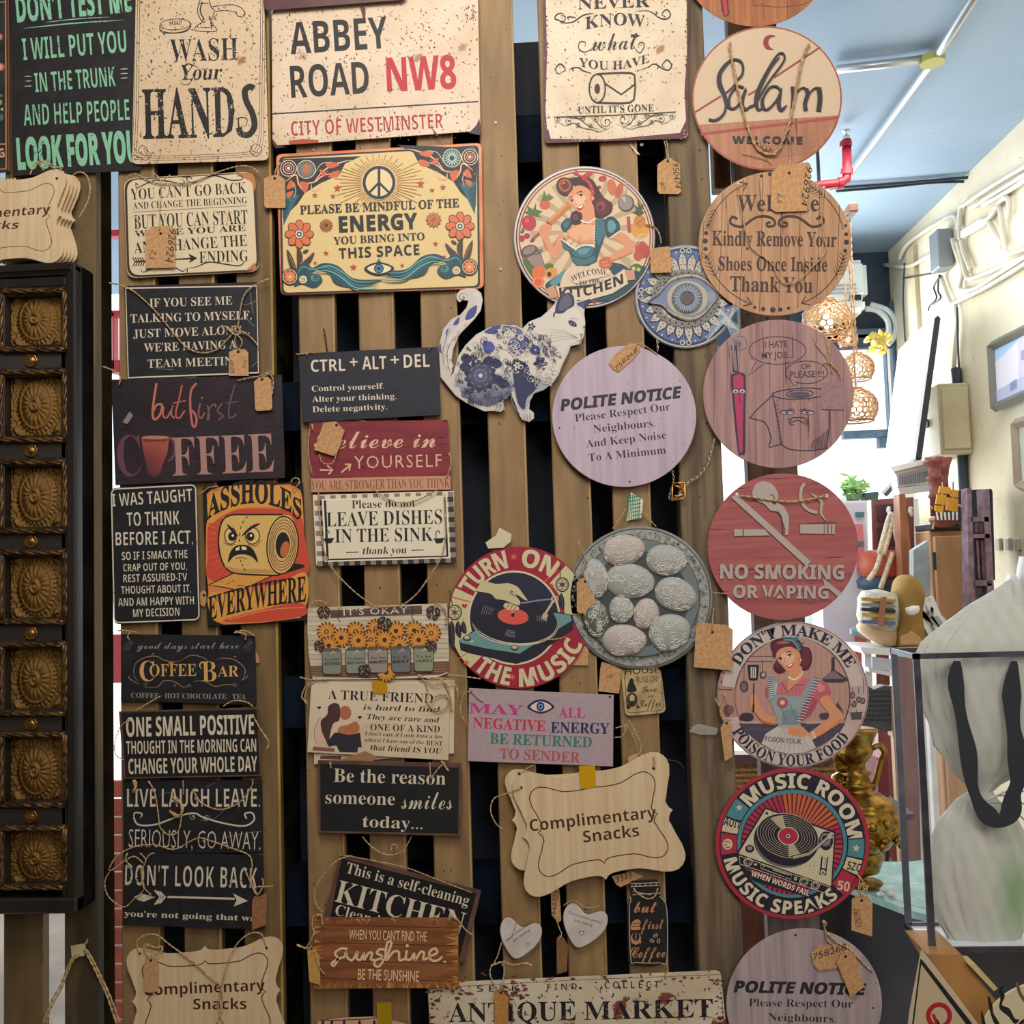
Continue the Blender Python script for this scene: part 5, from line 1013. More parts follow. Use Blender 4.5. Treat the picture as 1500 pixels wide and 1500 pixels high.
s.ST(CRM, 258, 408, 34, 5).ST(CRM, 1285, 765, 38, 5, rot=80).T(N_, 'b', 'AOIT', 118, 560, 260, 594, 76, .004).E(CRM, 155, 730, 44, 48).LL(MAG, 10, '130 705 180 712/125 740 150 735/140 760 175 755').T(N_, 'b', '5ZC', 1200, 948, 1318, 975, 74, 0).T(CRM, 'b', '50', 1115, 1128, 1222, 1146, 84, .006)
s.E(TEA, 722, 725, 482, 476, n=48).E(N_, 722, 728, 452, 446, n=48)
for i in range(60):
    a = i * 6
    s.SEC(MAG if 100 < a < 200 or a < 24 or a > 215 and a < 340 else ORG if a < 110 else 'b83c40', 722, 728, 120, 444, a + .9, a + 5.2, 2)
s.F(N_, '250 900 700 1100 1000 1190 1100 1100 1000 1240 900 1240 400 1080 260 980', 0) if 0 else s.F(N_, '230 830 330 960 900 1180 880 1200 400 1060 250 980', 0)
s.F(N_, '485 405 1105 620 1075 1105 1010 1165 245 910 238 800', 0).F('cfc4a4', '490 422 1092 632 1064 1098 250 812', 0).F(N_, '252 826 1058 1108 1000 1158 262 906', 0).L('d8ccac', 5, '256 832 1056 1108 1000 1156 264 904 256 832', 0)
s.E(N_, 665, 700, 282, 236, -10, n=40).E('6c646c', 660, 730, 262, 205, -8, n=40).E(N_, 680, 690, 280, 228, -10, n=40)
for r, w in ((268, 8), (250, 3), (232, 3), (214, 5), (196, 3), (178, 5), (160, 3), (142, 6), (126, 3)): s.O('c8bc98', w, 684, 655, r, r * .70, -14, n=40, a0=0, a1=360)
s.E(N_, 684, 655, 272, 190, -14, n=40)
for r, w in ((272, 5), (246, 3), (222, 3), (198, 3), (174, 3), (150, 3), (128, 3)): s.O('c8bc98', w, 684, 655, r, r * .70, -14, n=40)
s.SEC('b8ac8c', 684, 655, 110, 262, 100, 125, 5, .7).SEC('b8ac8c', 684, 655, 110, 262, 272, 296, 5, .7).E('d8ccac', 688, 658, 94, 80, -10).E(MAG, 688, 658, 86, 72, -10).E(CRM, 688, 658, 18).E(N_, 688, 656, 10)
s.E(N_, 1020, 700, 62, 84).E('8c8484', 1015, 690, 44, 58).E(N_, 1015, 680, 30).L(N_, 34, '1060 650 880 810', 0).L('b8b0a4', 20, '1060 650 880 810', 0).L(N_, 36, '880 810 720 850', 0).L('b0a890', 24, '880 812 728 848', 0).E('c0b8ac', 1060, 655, 34, 24, 45).E(N_, 350, 770, 40, 34).E('8c8890', 350, 765, 24, 19).E(N_, 500, 458, 12)
s.L(N_, 60, '1010 840 990 1000', 0).L('d8ccac', 36, '1012 836 1000 940', 0).E('d8ccac', 993, 975, 22).E(N_, 993, 978, 10)
for i in range(5): s.L(N_, 5, [(1000, 850 + i * 18), (1026, 853 + i * 18)], 0)
for x, y in ((335, 885), (825, 1058), (925, 1092)): s.O('d8ccac', 7, x, y, 36, 32).O('d8ccac', 4, x, y, 20, 18)
s.E('d8ccac', 400, 908, 14, 10).E('d8ccac', 752, 1032, 14, 16).E(N_, 752, 1032, 7).L('d8ccac', 5, '450 905 720 1005 712 1040 445 940 450 905', 0).LL('d8ccac', 5, '550 955 690 1000/560 945 680 990/465 925 480 930')
s.T('e0d8c4', 'b', 'WHEN WORDS FAIL', 358, 1005, 866, 1186, 48, .004)
s.TA('d8ceb0', 'b', 'MUSIC ROOM', 725, 725, 492, 139, 5, 128, off=.02, sp=.02).TA('d8ceb0', 'b', 'MUSIC SPEAKS', 725, 725, 620, 193, 311, 116, True, off=.02, sp=.02)
s.cord('1290 990 1330 1040 1350 1120 1390 1200', 3, .8).cord('1340 1060 1320 1120 1330 1200', 3, .7).done()

# welcome kindly remove
PLK = lambda a, b: M(a, b, sc=26, st=(4, 1, .22), lo=.3, hi=.72, rough=.6, c3='6c3c24', sc3=20, s3=(7, 1, .4), t3=.68)
s = Sign('hanging_sign', 'round plank sign in raised brown letters, Kindly Remove Your Shoes Once Inside', circ(695, 872, 622, 588), 9, PLK('c49872', 'a47854'), (1010, 200, .18), th=4)
for x in (112, 262, 430, 590, 745, 900, 1055, 1215): 
    h = 588 * (1 - ((x - 695) / 622) ** 2) ** .5; s.L('4c2818', 5, [(x + 6, 872 - h + 8), (x - 4, 872), (x - 20, 872 + h - 30)], 3)
BR = M('402820', rough=.6)
s.B_ = None
for t, x0, y0, x1, y1, h in (('Welcome', 385, 606, 1052, 604, 132), ('Kindly Remove Your', 185, 882, 1196, 896, 118), ('Shoes Once Inside', 235, 1086, 1120, 1096, 112), ('Thank You', 330, 1256, 1000, 1270, 122)): s.T(BR, 'f', t, x0, y0, x1, y1, h, -.004, raise_=.9)
for m in (1, -1):
    fx = lambda x: 712 + m * (x - 712)
    for st in ('390 670 350 650 330 690 360 720 430 730 500 680 560 650 640 650 690 680 690 720 640 730 630 705 660 695',): s.SL(BR, 17, [(fx(a), b) for a, b in nums(st)], .9)
for x, y, r in ((585, 322, 14), (655, 305, 18), (152, 720, 14), (135, 785, 18), (128, 850, 22), (130, 915, 18), (138, 980, 14), (1270, 725, 13), (1275, 795, 17), (1278, 860, 22), (1268, 930, 17), (1252, 998, 13), (532, 1390, 14), (600, 1404, 18), (678, 1410, 23), (740, 1408, 18), (806, 1397, 14)): s.E('2c1a14', x, y, r, n=10)
k = '3c2418'
for a0, a1, hd in ((166, 114, 1), (60, 12, 0), (192, 250, 1), (348, 292, 1)):
    A = [(700 + 565 * cos(radians(a)), 865 - 530 * sin(radians(a))) for a in [a0 + (a1 - a0) * i / 10 for i in range(11)]]
    s.L(k, 7, A, 2)
    for i in range(0, 6):
        a = a0 + (a1 - a0) * i / 16; d = -1 if a1 < a0 else 1
        for rr_ in (-45, 45): b = a - d * 4.5; s.L(k, 7, [(700 + 565 * cos(radians(a)), 865 - 530 * sin(radians(a))), (700 + (565 + rr_) * cos(radians(b)), 865 - (530 + rr_) * sin(radians(b)))], 0, 2)
    if hd:
        for rr_ in (-40, 40): b = a1 - (6 if a1 > a0 else -6); s.L(k, 8, [A[-1], (700 + (565 + rr_) * cos(radians(b)), 865 - (530 + rr_) * sin(radians(b)))], 0)
s.E('d0c8c0', 397, 380, 11).E('d0c8c0', 1094, 412, 11)
s.cord('397 385 400 500 430 640 470 830 520 920 620 990 680 1050 720 1140 760 1190 820 1200 900 1160 980 1080 1080 980 1110 900 1090 800 1075 650 1085 500 1096 415', 3, .8, 1); s.done()

# i hate my job
s = Sign('hanging_sign', 'round plank-print sign with toothbrush and grumpy toilet roll, I HATE MY JOB...', circ(150, 739, 414, 408), 8, PLK('b08c84', '8c6468'), G(3, 1), th=4)
for x in (-200, -130, -60, 30, 105, 180, 275, 360, 440, 510): h = 408 * (1 - ((x - 150) / 414) ** 2) ** .5; s.L('6c4448', 3, [(x, 739 - h + 6), (x - 2, 739), (x - 5, 739 + h - 8)], 3)
k = '2c2038'
s.E(k, 150, 500, 152, 78).E('b49088', 150, 500, 148, 74) if 0 else None
s.O(k, 5, 145, 500, 156, 76, 0, 40, -205, 130) if 0 else s.O(k, 5, 145, 500, 156, 76)
s.F('a8847c', '0 540 40 560 -10 600', 0).L(k, 5, '-2 543 30 560 -16 640 70 574', 0).O(k, 5, 305, 620, 115, 62, 0).F('a8807c', '205 655 240 670 235 690', 0).L(k, 5, '208 652 238 696 262 678', 0)
s.T(k, 's', 'I HATE', 78, 486, 200, 482, 34, .012).T(k, 's', 'MY JOB...', 60, 546, 228, 540, 34, .012).T(k, 's', 'OH', 280, 604, 326, 600, 30, .012).T(k, 's', 'PLEASE !!!', 216, 650, 402, 646, 34, .012)
s.F(k, '-110 470 -78 468 -68 620 -100 620', 0).F('8c6c78', '-108 500 -84 500 -74 610 -92 610', 0).L('d8ccd0', 7, '-98 440 -100 500', 0)
for i in range(7): s.L('544458', 4, [(-104 + i * 8, 432 + i * 4), (-100 + i * 8, 500)], 0)
s.L('94848c', 16, '-70 430 -40 440 -30 480 -60 490', 5).L(k, 3, '-76 422 -36 430 -22 480 -62 498', 5)
s.F(k, '-110 660 -100 630 -70 620 -35 630 -28 680 -30 900 -32 1060 -52 1072 -70 1062 -90 900', 1).F('b02c5c', '-98 665 -90 640 -68 630 -46 640 -40 690 -44 900 -46 1050 -54 1058 -64 1050 -80 880', 1)
for x in (-84, -48): s.E(k, x, 725, 20, 17).E('c8b4b8', x, 725, 15, 12).E(k, x, 727, 6)
s.L(k, 4, '-62 740 -60 790 -50 790', 3)
s.L(k, 6, '385 712 300 706 200 715 140 728 118 745 180 765 300 765 400 750', 5).O(k, 5, 268, 738, 74, 20, 2).E('544464', 268, 740, 56, 14).LL(k, 6, '118 745 130 800 150 900 170 1020/430 830 432 900 420 1000 415 1040/170 1020 220 1044 320 1050 415 1038/118 748 60 800 0 865 30 880 80 900 110 980 100 1030 150 1018 170 1020/0 865 -10 870', 5)
for i in range(12): s.L(k, 3, [(124 + i * 3, 800 + i * 18), (150 + i * 3 - i * 1.5, 770 + i * 22)], 0).L(k, 3, [(330 + i * 8, 1040), (336 + i * 8, 1000 - i * 6)], 0)
for x in (200, 312): s.E(k, x, 840, 40, 14, -3).E('b8989c', x, 842, 34, 9, -3).F(k, [(x - 18, 836), (x + 12, 836), (x - 2, 850)])
s.L(k, 4, '210 820 240 826', 0).L(k, 4, '268 828 300 820', 0).L(k, 6, '215 880 230 868 290 868 305 885 290 898 265 884 240 886 222 898 215 880', 0).L(k, 4, '205 870 215 905 240 908', 3).L(k, 4, '312 870 315 895 295 905', 3).LL(k, 3, '235 765 240 785/315 762 322 778')
s.cord('345 425 360 470 410 530 440 580 480 620 490 660', 2, .6, 1).cord('400 400 420 470 440 560 445 630', 2, .6, 1).cord('365 620 390 570 420 565 470 600 490 640', 3, .6, 1); s.done()

# polite notices
WW = lambda a, b: M(a, b, sc=20, st=(5, 1, .25), lo=.3, hi=.7, rough=.6, c3='6c5c6c', sc3=120, t3=.72)  # whitewashed wood; part of its lilac is window flare tinted into the colour
for lab, c, fr, T1, TT, mt in (
    ('round lilac-tinted white board reading POLITE NOTICE, in the middle between slats', circ(654, 863, 396, 388), G(2, 1), ('POLITE NOTICE', 304, 832, 974, 758, 62), (('Please Respect Our', 386, 892, 908, 828), ('Neighbours.', 486, 952, 826, 918), ('And Keep Noise', 446, 1034, 886, 984), ('To A Minimum', 460, 1110, 884, 1066)), WW('c4b4c0', 'b09cac')),
    ('round whitewashed board reading POLITE NOTICE, lowest on the right with two tags', circ(292, 1388, 428, 414), G(3, 3), ('POLITE NOTICE', -96, 1324, 634, 1340, 62), (('Please Respect Our', 0 - 12, 1402, 560, 1410), ('Neighbours.', 94, 1482, 468, 1492)), WW('b8a8a8', '94848c'))):
    s = Sign('hanging_sign', lab, c, 8, mt, fr, th=4); k = '26222c'
    t, x0, y0, x1, y1, h = T1; s.T(k, 'j', t, x0, y0, x1, y1, h, .03)
    for t, x0, y0, x1, y1 in TT: s.T(k, 'f', t, x0, y0, x1, y1, 42, -.006)
    for x, y in ((40, 390 - 10), (300, 20)): s.hole(c[0][0] - 428 - 0 + x, c[16][1] - 400 + y, 4) if 0 else None
    if fr == G(2, 1): s.cord('835 520 790 490 740 462 715 480', 2, .8).hole(298, 926, 5).hole(684, 1222, 6)
    else: s.hole(245, 1012, 7).hole(672, 1412, 6).cord('400 935 410 990 470 1050 530 1080 560 1110', 4, 1).cord('410 990 420 1040 450 1070 460 1100', 4, .9).cord('545 1090 600 1150 640 1190 670 1212', 3, 1).cord('395 935 415 955', 5, 2).cord('500 1130 520 1100 545 1110 520 1145', 5, .7)
    s.done()

# no smoking or vaping
s = Sign('hanging_sign', 'round pinkish wood board with raised grey NO SMOKING OR VAPING and struck-out cigarette', circ(648, 895, 613, 598), 7, M('b0605c', '94484c', sc=22, st=(.3, 1, 5), lo=.3, hi=.7, c3='5c2c34', sc3=30, s3=(.3, 1, 9), t3=.64, rough=.6), (1030, 640, .18), th=5)
GR = M('b0a49c', rough=.6); H_ = 2
s.SF(GR, '225 490 275 470 878 1015 838 1050', H_).SF(GR, '975 1150 1135 1275 1095 1300 985 1205', H_).SF(GR, '252 752 505 752 540 802 252 806', H_).SL(M('4c343c'), 8, '326 750 326 806', H_ + .3, 0)
s.SF(GR, '400 450 430 385 490 362 560 385 605 450 608 510 560 540 620 570 680 640 690 740 665 740 640 660 600 610 550 600 520 570 495 545 455 525 415 500', H_, 1).SL(GR, 26, '590 545 640 570 680 640 685 700 678 800', H_)
s.SL(M('4c343c'), 7, '545 470 575 480 578 510', H_ + .2).SL(M('4c343c'), 7, '600 600 640 660 648 800', H_ + .2)
s.SL(GR, 26, '828 378 800 420 795 500 820 560 870 600 930 615', H_).SL(GR, 24, '870 455 920 490 965 530 960 620 1000 680', H_, taper=1).SF(GR, '790 712 982 712 982 788 790 786', H_)
for x in (988, 1020, 1050): s.SF(GR, [(x, 712), (x + 22, 712), (x + 22, 790), (x, 789)], H_)
s.T(GR, 'b', 'NO SMOKING', 138, 1152, 1148, 1158, 116, .018, raise_=H_).T(GR, 'b', 'OR VAPING', 244, 1308, 1020, 1316, 104, .018, raise_=H_)
for x, y in ((275, 466), (290, 492), (1005, 478)): s.E('e8dcd8', x, y, 13)
s.hole(46, 890, 6).hole(1255, 897, 6)
s.cord('290 478 400 490 480 505 600 520 720 528 850 512 950 490 1005 475', 4, 1.2); s.done()

# salam
s = Sign('hanging_sign', 'round cream and wood board with crescent and raised script Salam, WELCOME', circ(772, 900, 688, 660), 7, PLK('bc8464', 'a06c50'), (1000, 0, .16), th=4)
p = [(772 + 672 * cos(radians(a)), 900 - 645 * sin(radians(a))) for a in range(-14, 208, 6)]
s.O('a04438', 12, 772, 900, 676, 648, n=64).F('cdb496', p)
rr = random.Random(4)
for i in range(26): y = 1130 + i * 13; h = 660 * (max(0, 1 - ((y - 900) / 660) ** 2)) ** .5; s.L('9c6854', 2.4, [(772 - h * .2 + rr.uniform(-80, 80), y + 8), (772 + h, y - 40)], 0)
s.L('a4443c', 26, '165 1228 1425 1076', 0).L('943c34', 18, '110 1030 350 880', 0).L('943c34', 18, '600 870 680 825', 0).L('943c34', 18, '840 710 1255 435', 0)
s.F('8c2c34', '852 332 800 318 750 345 738 400 765 450 830 455 800 430 785 390 800 350', 1)
BK = M('1a161c', rough=.5); h = 2.2
s.SL(BK, 22, '500 730 545 680 552 600 520 552 460 545 400 580 350 640 325 700 330 780 370 860 395 930 390 1010 350 1070 290 1100 240 1090', h).SL(BK, 40, '430 565 350 660 340 760 385 880 400 960 380 1030', h, taper=1).SL(BK, 12, '500 730 460 790 395 850', h)
s.SL(BK, 20, '560 800 500 790 440 860 420 940 440 990 490 980 550 900 580 820', h).SL(BK, 34, '580 800 555 880 545 960 580 1000 630 960', h, taper=1).SL(BK, 34, '430 880 420 960 450 1000', h, taper=1)
s.SL(BK, 18, '620 980 680 930 780 760 900 600 935 530 915 485 870 500 800 600 720 760 680 880 670 960 695 1005 740 980', h).SL(BK, 42, '890 520 800 620 710 790 675 900 680 970 700 1000', h, taper=1)
s.SL(BK, 20, '900 830 860 790 800 800 745 880 725 950 750 1000 800 985 870 900 900 820', h).SL(BK, 38, '908 800 890 880 880 960 905 1005 955 960', h, taper=1).SL(BK, 34, '740 880 728 950 755 998', h, taper=1)
s.SL(BK, 30, '1005 790 1010 900 1000 1000', h, 3).SL(BK, 16, '1010 920 1060 830 1110 800 1140 830', h).SL(BK, 38, '1130 810 1145 860 1120 950 1130 1010', h, 3).SL(BK, 16, '1135 900 1180 830 1230 800 1262 820', h).SL(BK, 44, '1248 800 1258 900 1245 1015', h, 3)
s.T(BK, 'b', 'WELCOME', 455, 1308, 1096, 1316, 66, .012, .10, raise_=1.2)
s.cord('440 388 430 440 470 640 500 800 540 980 580 1120 620 1230 670 1340 740 1400 830 1415 890 1350 930 1250 970 1150 1000 1020 1040 820 1080 600 1110 500 1160 395', 4, 1.7).cord('980 1160 985 1250 985 1400 990 1500', 5, .7).cord('660 1290 700 1310 690 1350 730 1300 740 1370 770 1310 780 1380 800 1320 820 1370', 5, .9).cord('540 1400 640 1420 800 1470 800 1500', 3, .6, 1); s.done()
# cut-off round sign at the top
s = Sign('hanging_sign', 'round orange plank-print board cut by the top edge, with the foot of a red brush', circ(660, -435, 700, 680), 5, PLK('b47444', '8c502c'), (1000, 0, .16), th=4)
for x in (280, 430, 575, 740, 870, 960): s.L('4c2418', 4, [(x - 4, -60), (x, 180)], 0)
s.F('201418', '340 -60 410 -60 425 130 400 155 375 150 355 80', 0).F('a82c40', '352 -60 400 -60 414 120 398 145 380 138', 0).L('2c1c1c', 5, '1170 0 1100 40 900 65 740 55 640 50 650 0 660 -20', 4).L('2c1c1c', 4, '650 50 700 30 760 50', 3); s.done()

# turn on the music
s = Sign('hanging_sign', 'round red sign with a hand on a record player reading TURN ON THE MUSIC', circ(735, 763, 663, 666), 4, M('a02c40', rough=.35), (645, 785, .1567), th=3)
C2, BL = 'ccc494', '22223a'
s.SEC(C2, 735, 763, 430, 655, 155, 226, 16).SEC(C2, 735, 763, 430, 655, 0, 48, 12).L('d85848', 12, '100 570 290 620', 0).L('d85848', 12, '970 430 1095 320', 0).L('d85848', 8, '150 1160 260 1090', 0)
s.E('d8cca4', 690, 765, 432, 442, n=48).E(BL, 690, 765, 414, 424, n=48)
s.TA('d0c8a0', 'b', 'TURN', 735, 763, 478, 153, 102, 165, off=.02).TA('d0c8a0', 'b', 'ON', 735, 763, 478, 87, 52, 165, off=.02).TA('d0c8a0', 'b', 'THE', 735, 763, 640, 228, 262, 165, True, off=.02).TA('d0c8a0', 'b', 'MUSIC', 735, 763, 645, 270, 338, 165, True, off=.02)
for x, y in ((686, 195), (242, 1185), (672, 1320)): s.ST('d86050', x, y, 38, 6, .4)
s.ST('b03c3c', 1040, 468, 30, 5, .4).HT('b03040', 226, 655, 26)
s.F('1e1e2c', '175 975 300 890 1100 710 1240 740 1240 880 1000 1040 770 1180 700 1200 660 1180 280 1100 190 1070', 0).F('6c9494', '180 970 330 885 1080 720 1215 740 1230 790 960 960 740 1100 420 1050 190 1000', 0)
s.E('c8bca0', 700, 830, 400, 196, -4, n=40).E('1c1c2c', 700, 822, 398, 192, -4, n=40).E('d8ccb0', 695, 800, 400, 212, -6, n=40).E('1c1a2c', 692, 790, 402, 212, -6, n=40)
for k_, (a0, a1) in enumerate(((155, 182), (250, 278), (-8, 14))):
    for r in (150, 165, 180, 195, 210): s.O('a8a4b4', 3, 690, 755, r * (1.45 if k_ != 1 else 1), r * .9, -6, 14, a0, a1)
s.E('d85848', 680, 752, 146, 76, -6).E('1c1a28', 678, 738, 16, 22).E('d8ccb0', 672, 714, 8)
s.F('cabe92', '390 415 520 450 640 440 720 470 790 560 825 605 790 600 700 540 750 620 740 650 690 640 600 600 520 590 470 540 330 515', 0).L('1c1a28', 6, '330 518 470 545 520 595 600 605 690 645', 4).L('1c1a28', 6, '640 440 720 470 790 560 825 606', 4).LL('1c1a28', 9, '640 520 690 560/650 510 690 530/680 550 760 600 750 640/700 545 760 580', 3, 1)
s.F('cabe92', '590 650 620 625 700 650 735 670 720 695 640 690 600 670', 1).LL('1c1a28', 6, '625 670 640 640/655 685 675 650/690 690 705 660')
s.L('8c84a0', 14, '755 630 930 600 1060 590', 0).L('c0b494', 22, '1060 600 980 730', 0).F('c0b494', '965 720 1010 735 990 790 940 775', 0).LL('1c1a28', 5, '945 765 1000 780/960 800 990 805').O('c8bca0', 12, 1070, 590, 30, 26)
for x, y in ((250, 955), (695, 1045)): s.E('1c1a28', x, y, 38, 26).E('a8a090', x, y - 4, 30, 18).E('d0c8b0', x - 2, y - 8, 16, 9)
s.F('c8c0a8', '275 990 300 975 318 985 292 1002', 0)
for cx, cy, r in ((135, 715, 62), (1140, 455, 58)):
    s.O('1c1620', 9, cx, cy, r, r * 1.1)
    for a in range(0, 360, 60): s.O('2c2028', 3, cx + r * .55 * cos(radians(a)), cy + r * .55 * sin(radians(a)), r * .32, r * .32, 0, 12)
    s.FL('7c2c50', cx, cy, 24, 6, '1c1620', .3, .2); s.L('1c1620', 7, [(cx - 20, cy - 60), (cx - 50 + (30 if cx > 500 else 0), cy - 210)], 0)
    for dx, l in ((-20, 330), (40, 230), (90, 190)) if cx < 500 else ((0, 220),):
        x, y = cx + dx - 10, cy + 70; s.L('1c1620', 3, [(x, y - 20), (x, y + 20)], 0).F('24222e', [(x, y + 10), (x + 26, y + 60), (x + 30, y + l * .6), (x + 18, y + l - 60), (x - 20, y + l * .55), (x - 24, y + 60)], 1).L('8c8494', 2, [(x, y + 10), (x + 12, y + l - 80)], 0)
s.cord('70 1300 200 1310 330 1330 380 1335', 3, .9).cord('930 975 1000 970 1080 965 1170 945', 4, .7); s.done()
# ---------------------------------------------------------------- cut-out porcelain-print cat
s = Sign('cat_plaque', 'cut-out blue and white floral cat looking right with a curled tail', '215 230 190 250 165 220 165 180 195 145 260 128 330 132 375 170 388 230 370 320 310 400 240 470 180 540 140 640 125 740 130 830 115 870 140 840 180 700 240 610 330 520 440 460 560 437 660 440 720 470 780 410 880 370 960 300 1000 250 1050 190 1100 160 1150 175 1160 215 1190 240 1240 225 1300 215 1250 290 1245 350 1255 420 1250 480 1240 540 1210 600 1130 620 1110 680 1060 780 1030 860 980 930 900 990 820 1020 785 1090 780 1150 820 1180 820 1230 780 1260 720 1240 695 1200 680 1150 640 1060 615 1000 580 1050 560 1090 575 1150 540 1175 470 1165 400 1170 250 1100 160 1040 110 980 70 930 30 880 20 720 20 600 50 480 120 390 200 350 250 290 265 235', 6, M('ccc4bc', rough=.3), (640, 400, .17333), th=4, cat='plaque')
B1, B2, W1 = '262c54', '3c4888', 'd4ccc0'
s.F(W1, '330 1000 230 900 150 880 170 740 230 630 330 540 440 480 560 455 660 470 730 520 780 420 900 370 980 290 1130 280 1230 360 1240 470 1200 580 1110 610 1040 790 960 930 820 1000 740 1170 690 1130 640 1000 560 1070 430 1130 300 1090', 1)
s.L(W1, 40, '120 800 100 700 120 560 200 450 320 350 360 240 320 165', 5).SW('6c6470', 14, 218, 205, 44, 1.2, 0).LL(B1, 5, '60 800 50 660 90 520/110 840 85 700 110 600 170 520/150 560 240 470 330 380/70 560 120 460', 5, 1)
for st in ('335 270 270 310 240 370 250 400 310 370 335 320', '190 370 150 410 140 440 180 430', '100 460 75 500 80 530', '30 590 20 650 40 680'): s.F(B2, st, 1).L(W1, 2, st.rsplit(' ', 6)[0], 3)
for x, y, r, a in ((100, 620, 26, 0), (80, 700, 24, 120), (110, 740, 22, 200), (150, 560, 24, 60), (90, 800, 20, 90), (180, 500, 20, 10), (240, 440, 20, 40)): s.SW(B1, 5, x, y, r, 1.1, a)
# ears and face
s.F(B1, '1000 330 1020 230 1060 185 1110 165 1150 190 1160 270 1100 310 1060 340', 1).F('5c5870', '1030 310 1050 220 1110 180 1140 260 1080 310', 1).F(B1, '1180 260 1240 235 1300 222 1250 300 1225 290', 1).F(B2, '1190 262 1250 240 1240 290', 0).L(B1, 14, '1005 320 990 350 985 378', 3, 1)
s.F('d8d0c4', '1060 350 1160 290 1230 370 1240 440 1200 520 1100 500 1040 430', 1).F('1a1c2c', '1110 405 1150 402 1180 430 1175 455 1130 445', 1).E('5c6484', 1148, 428, 20, 22).E('101018', 1148, 430, 9, 14).L('8c8480', 5, '1120 395 1150 380 1190 400', 4).F('1a1c2c', '1235 450 1250 445 1245 480', 0).F('5c5460', '1200 515 1235 515 1222 530', 0).L('3c3844', 5, '1220 528 1215 570 1180 575', 3)
for y in (490, 505, 520, 535, 555): s.L('a8a098', 2.6, [(960, y - 10 + (y - 490) * .6), (1080, y), (1190, 545 + (y - 490) * .1)], 4)
for x in (1205, 1225, 1245): s.L('8c8480', 2.5, [(1205, 575), (x, 620), (x + 8, 650)], 3)
# haunch and patterns
for i, c in enumerate(('b8b4b4', 'a4a2a8', '8c8c98', '74748a', '606078')): s.F(c, [(150 + i * 14, 860 + i * 38), (250, 850 + i * 52), (640 - i * 6, 860 + i * 42), (632 - i * 12, 1000 + i * 10), (560, 1076), (430, 1128), (300, 1088), (210, 1000)], 1)
s.F('a4a4b4', '660 940 860 880 980 900 900 980 815 1020 780 1090 745 1165 690 1125', 1)
s.L('6c6c84', 5, '650 1000 655 800 640 700 560 640 480 620', 5).L('8c8894', 6, '620 1000 640 1100 700 1190', 4)
s.F(B2, '560 450 680 460 760 540 770 610 700 690 620 660 600 590 660 530 640 480', 1).F(B2, '400 500 480 450 540 445 500 510', 1).F('4450a0', '390 590 460 580 490 640 440 680 400 650', 1)
s.F(B1, '640 740 760 770 800 860 880 900 820 1000 760 1060 740 1150 690 1110 660 980', 1)
for x, y, r, n, c in ((560, 500, 52, 7, W1), (708, 545, 30, 8, W1), (830, 650, 44, 12, B2), (800, 450, 34, 5, B1), (875, 765, 62, 6, B1), (300, 720, 36, 5, B1), (680, 780, 34, 6, W1), (620, 540, 22, 6, W1)): s.FL(c, x, y, r, n, B2 if c == W1 else 'b0b0c0', .25, .26, B1 if c == W1 else None)
for a in range(0, 360, 24): s.E('3a3c58' if a % 48 else '24243c', 368 + 92 * cos(radians(a)), 870 + 92 * sin(radians(a)), 48, 26, -a, 12)
for x, y in ((240, 790), (250, 720), (500, 760), (520, 900), (440, 740), (560, 930)): s.F(B1, [(x - 50, y), (x, y - 40), (x + 52, y + 6), (x, y + 44)], 1)
for r, c in ((104, '5c5c78'), (84, '484a68'), (62, '6c6c88'), (42, '50506c')): s.FL(c, 368, 866, r, 9 if r > 50 else 7, None, 0, .32, '2c2c48', rot=r)
s.FL('c4c0c8', 368, 866, 24, 8, 'e0dcd8', .4, .16)
rr = random.Random(8)
for i in range(170):
    for _ in range(30):
        x, y = rr.uniform(150, 1060), rr.uniform(430, 1110)
        ok = ((x - 400) / 250) ** 2 + ((y - 850) / 290) ** 2 < 1 or ((x - 640) / 230) ** 2 + ((y - 640) / 190) ** 2 < 1 or ((x - 880) / 150) ** 2 + ((y - 720) / 230) ** 2 < 1
        if ok and hypot(x - 368, y - 866) > 130: break
    if ok:
        dark = (x > 640 and y > 780); c = W1 if dark or (600 < x < 760 and 460 < y < 680) else rr.choice([B1, B1, '34365c']); s.SW(c, rr.uniform(5, 10), x, y, rr.uniform(20, 44), rr.uniform(.8, 1.5), rr.uniform(0, 360), rr.choice([1, -1]), 14)
        if i % 3 == 0: s.E(c, x + 20, y + 16, 12, 6, rr.uniform(0, 180), 8)
for x in (470, 500, 530): s.L('4c4c60', 4, [(x, 1110), (x + 40, 1120), (x + 20, 1165)], 4)
for x in (735, 760, 785): s.L('4c4c60', 4, [(x, 1190), (x + 4, 1240)], 0)
s.done()

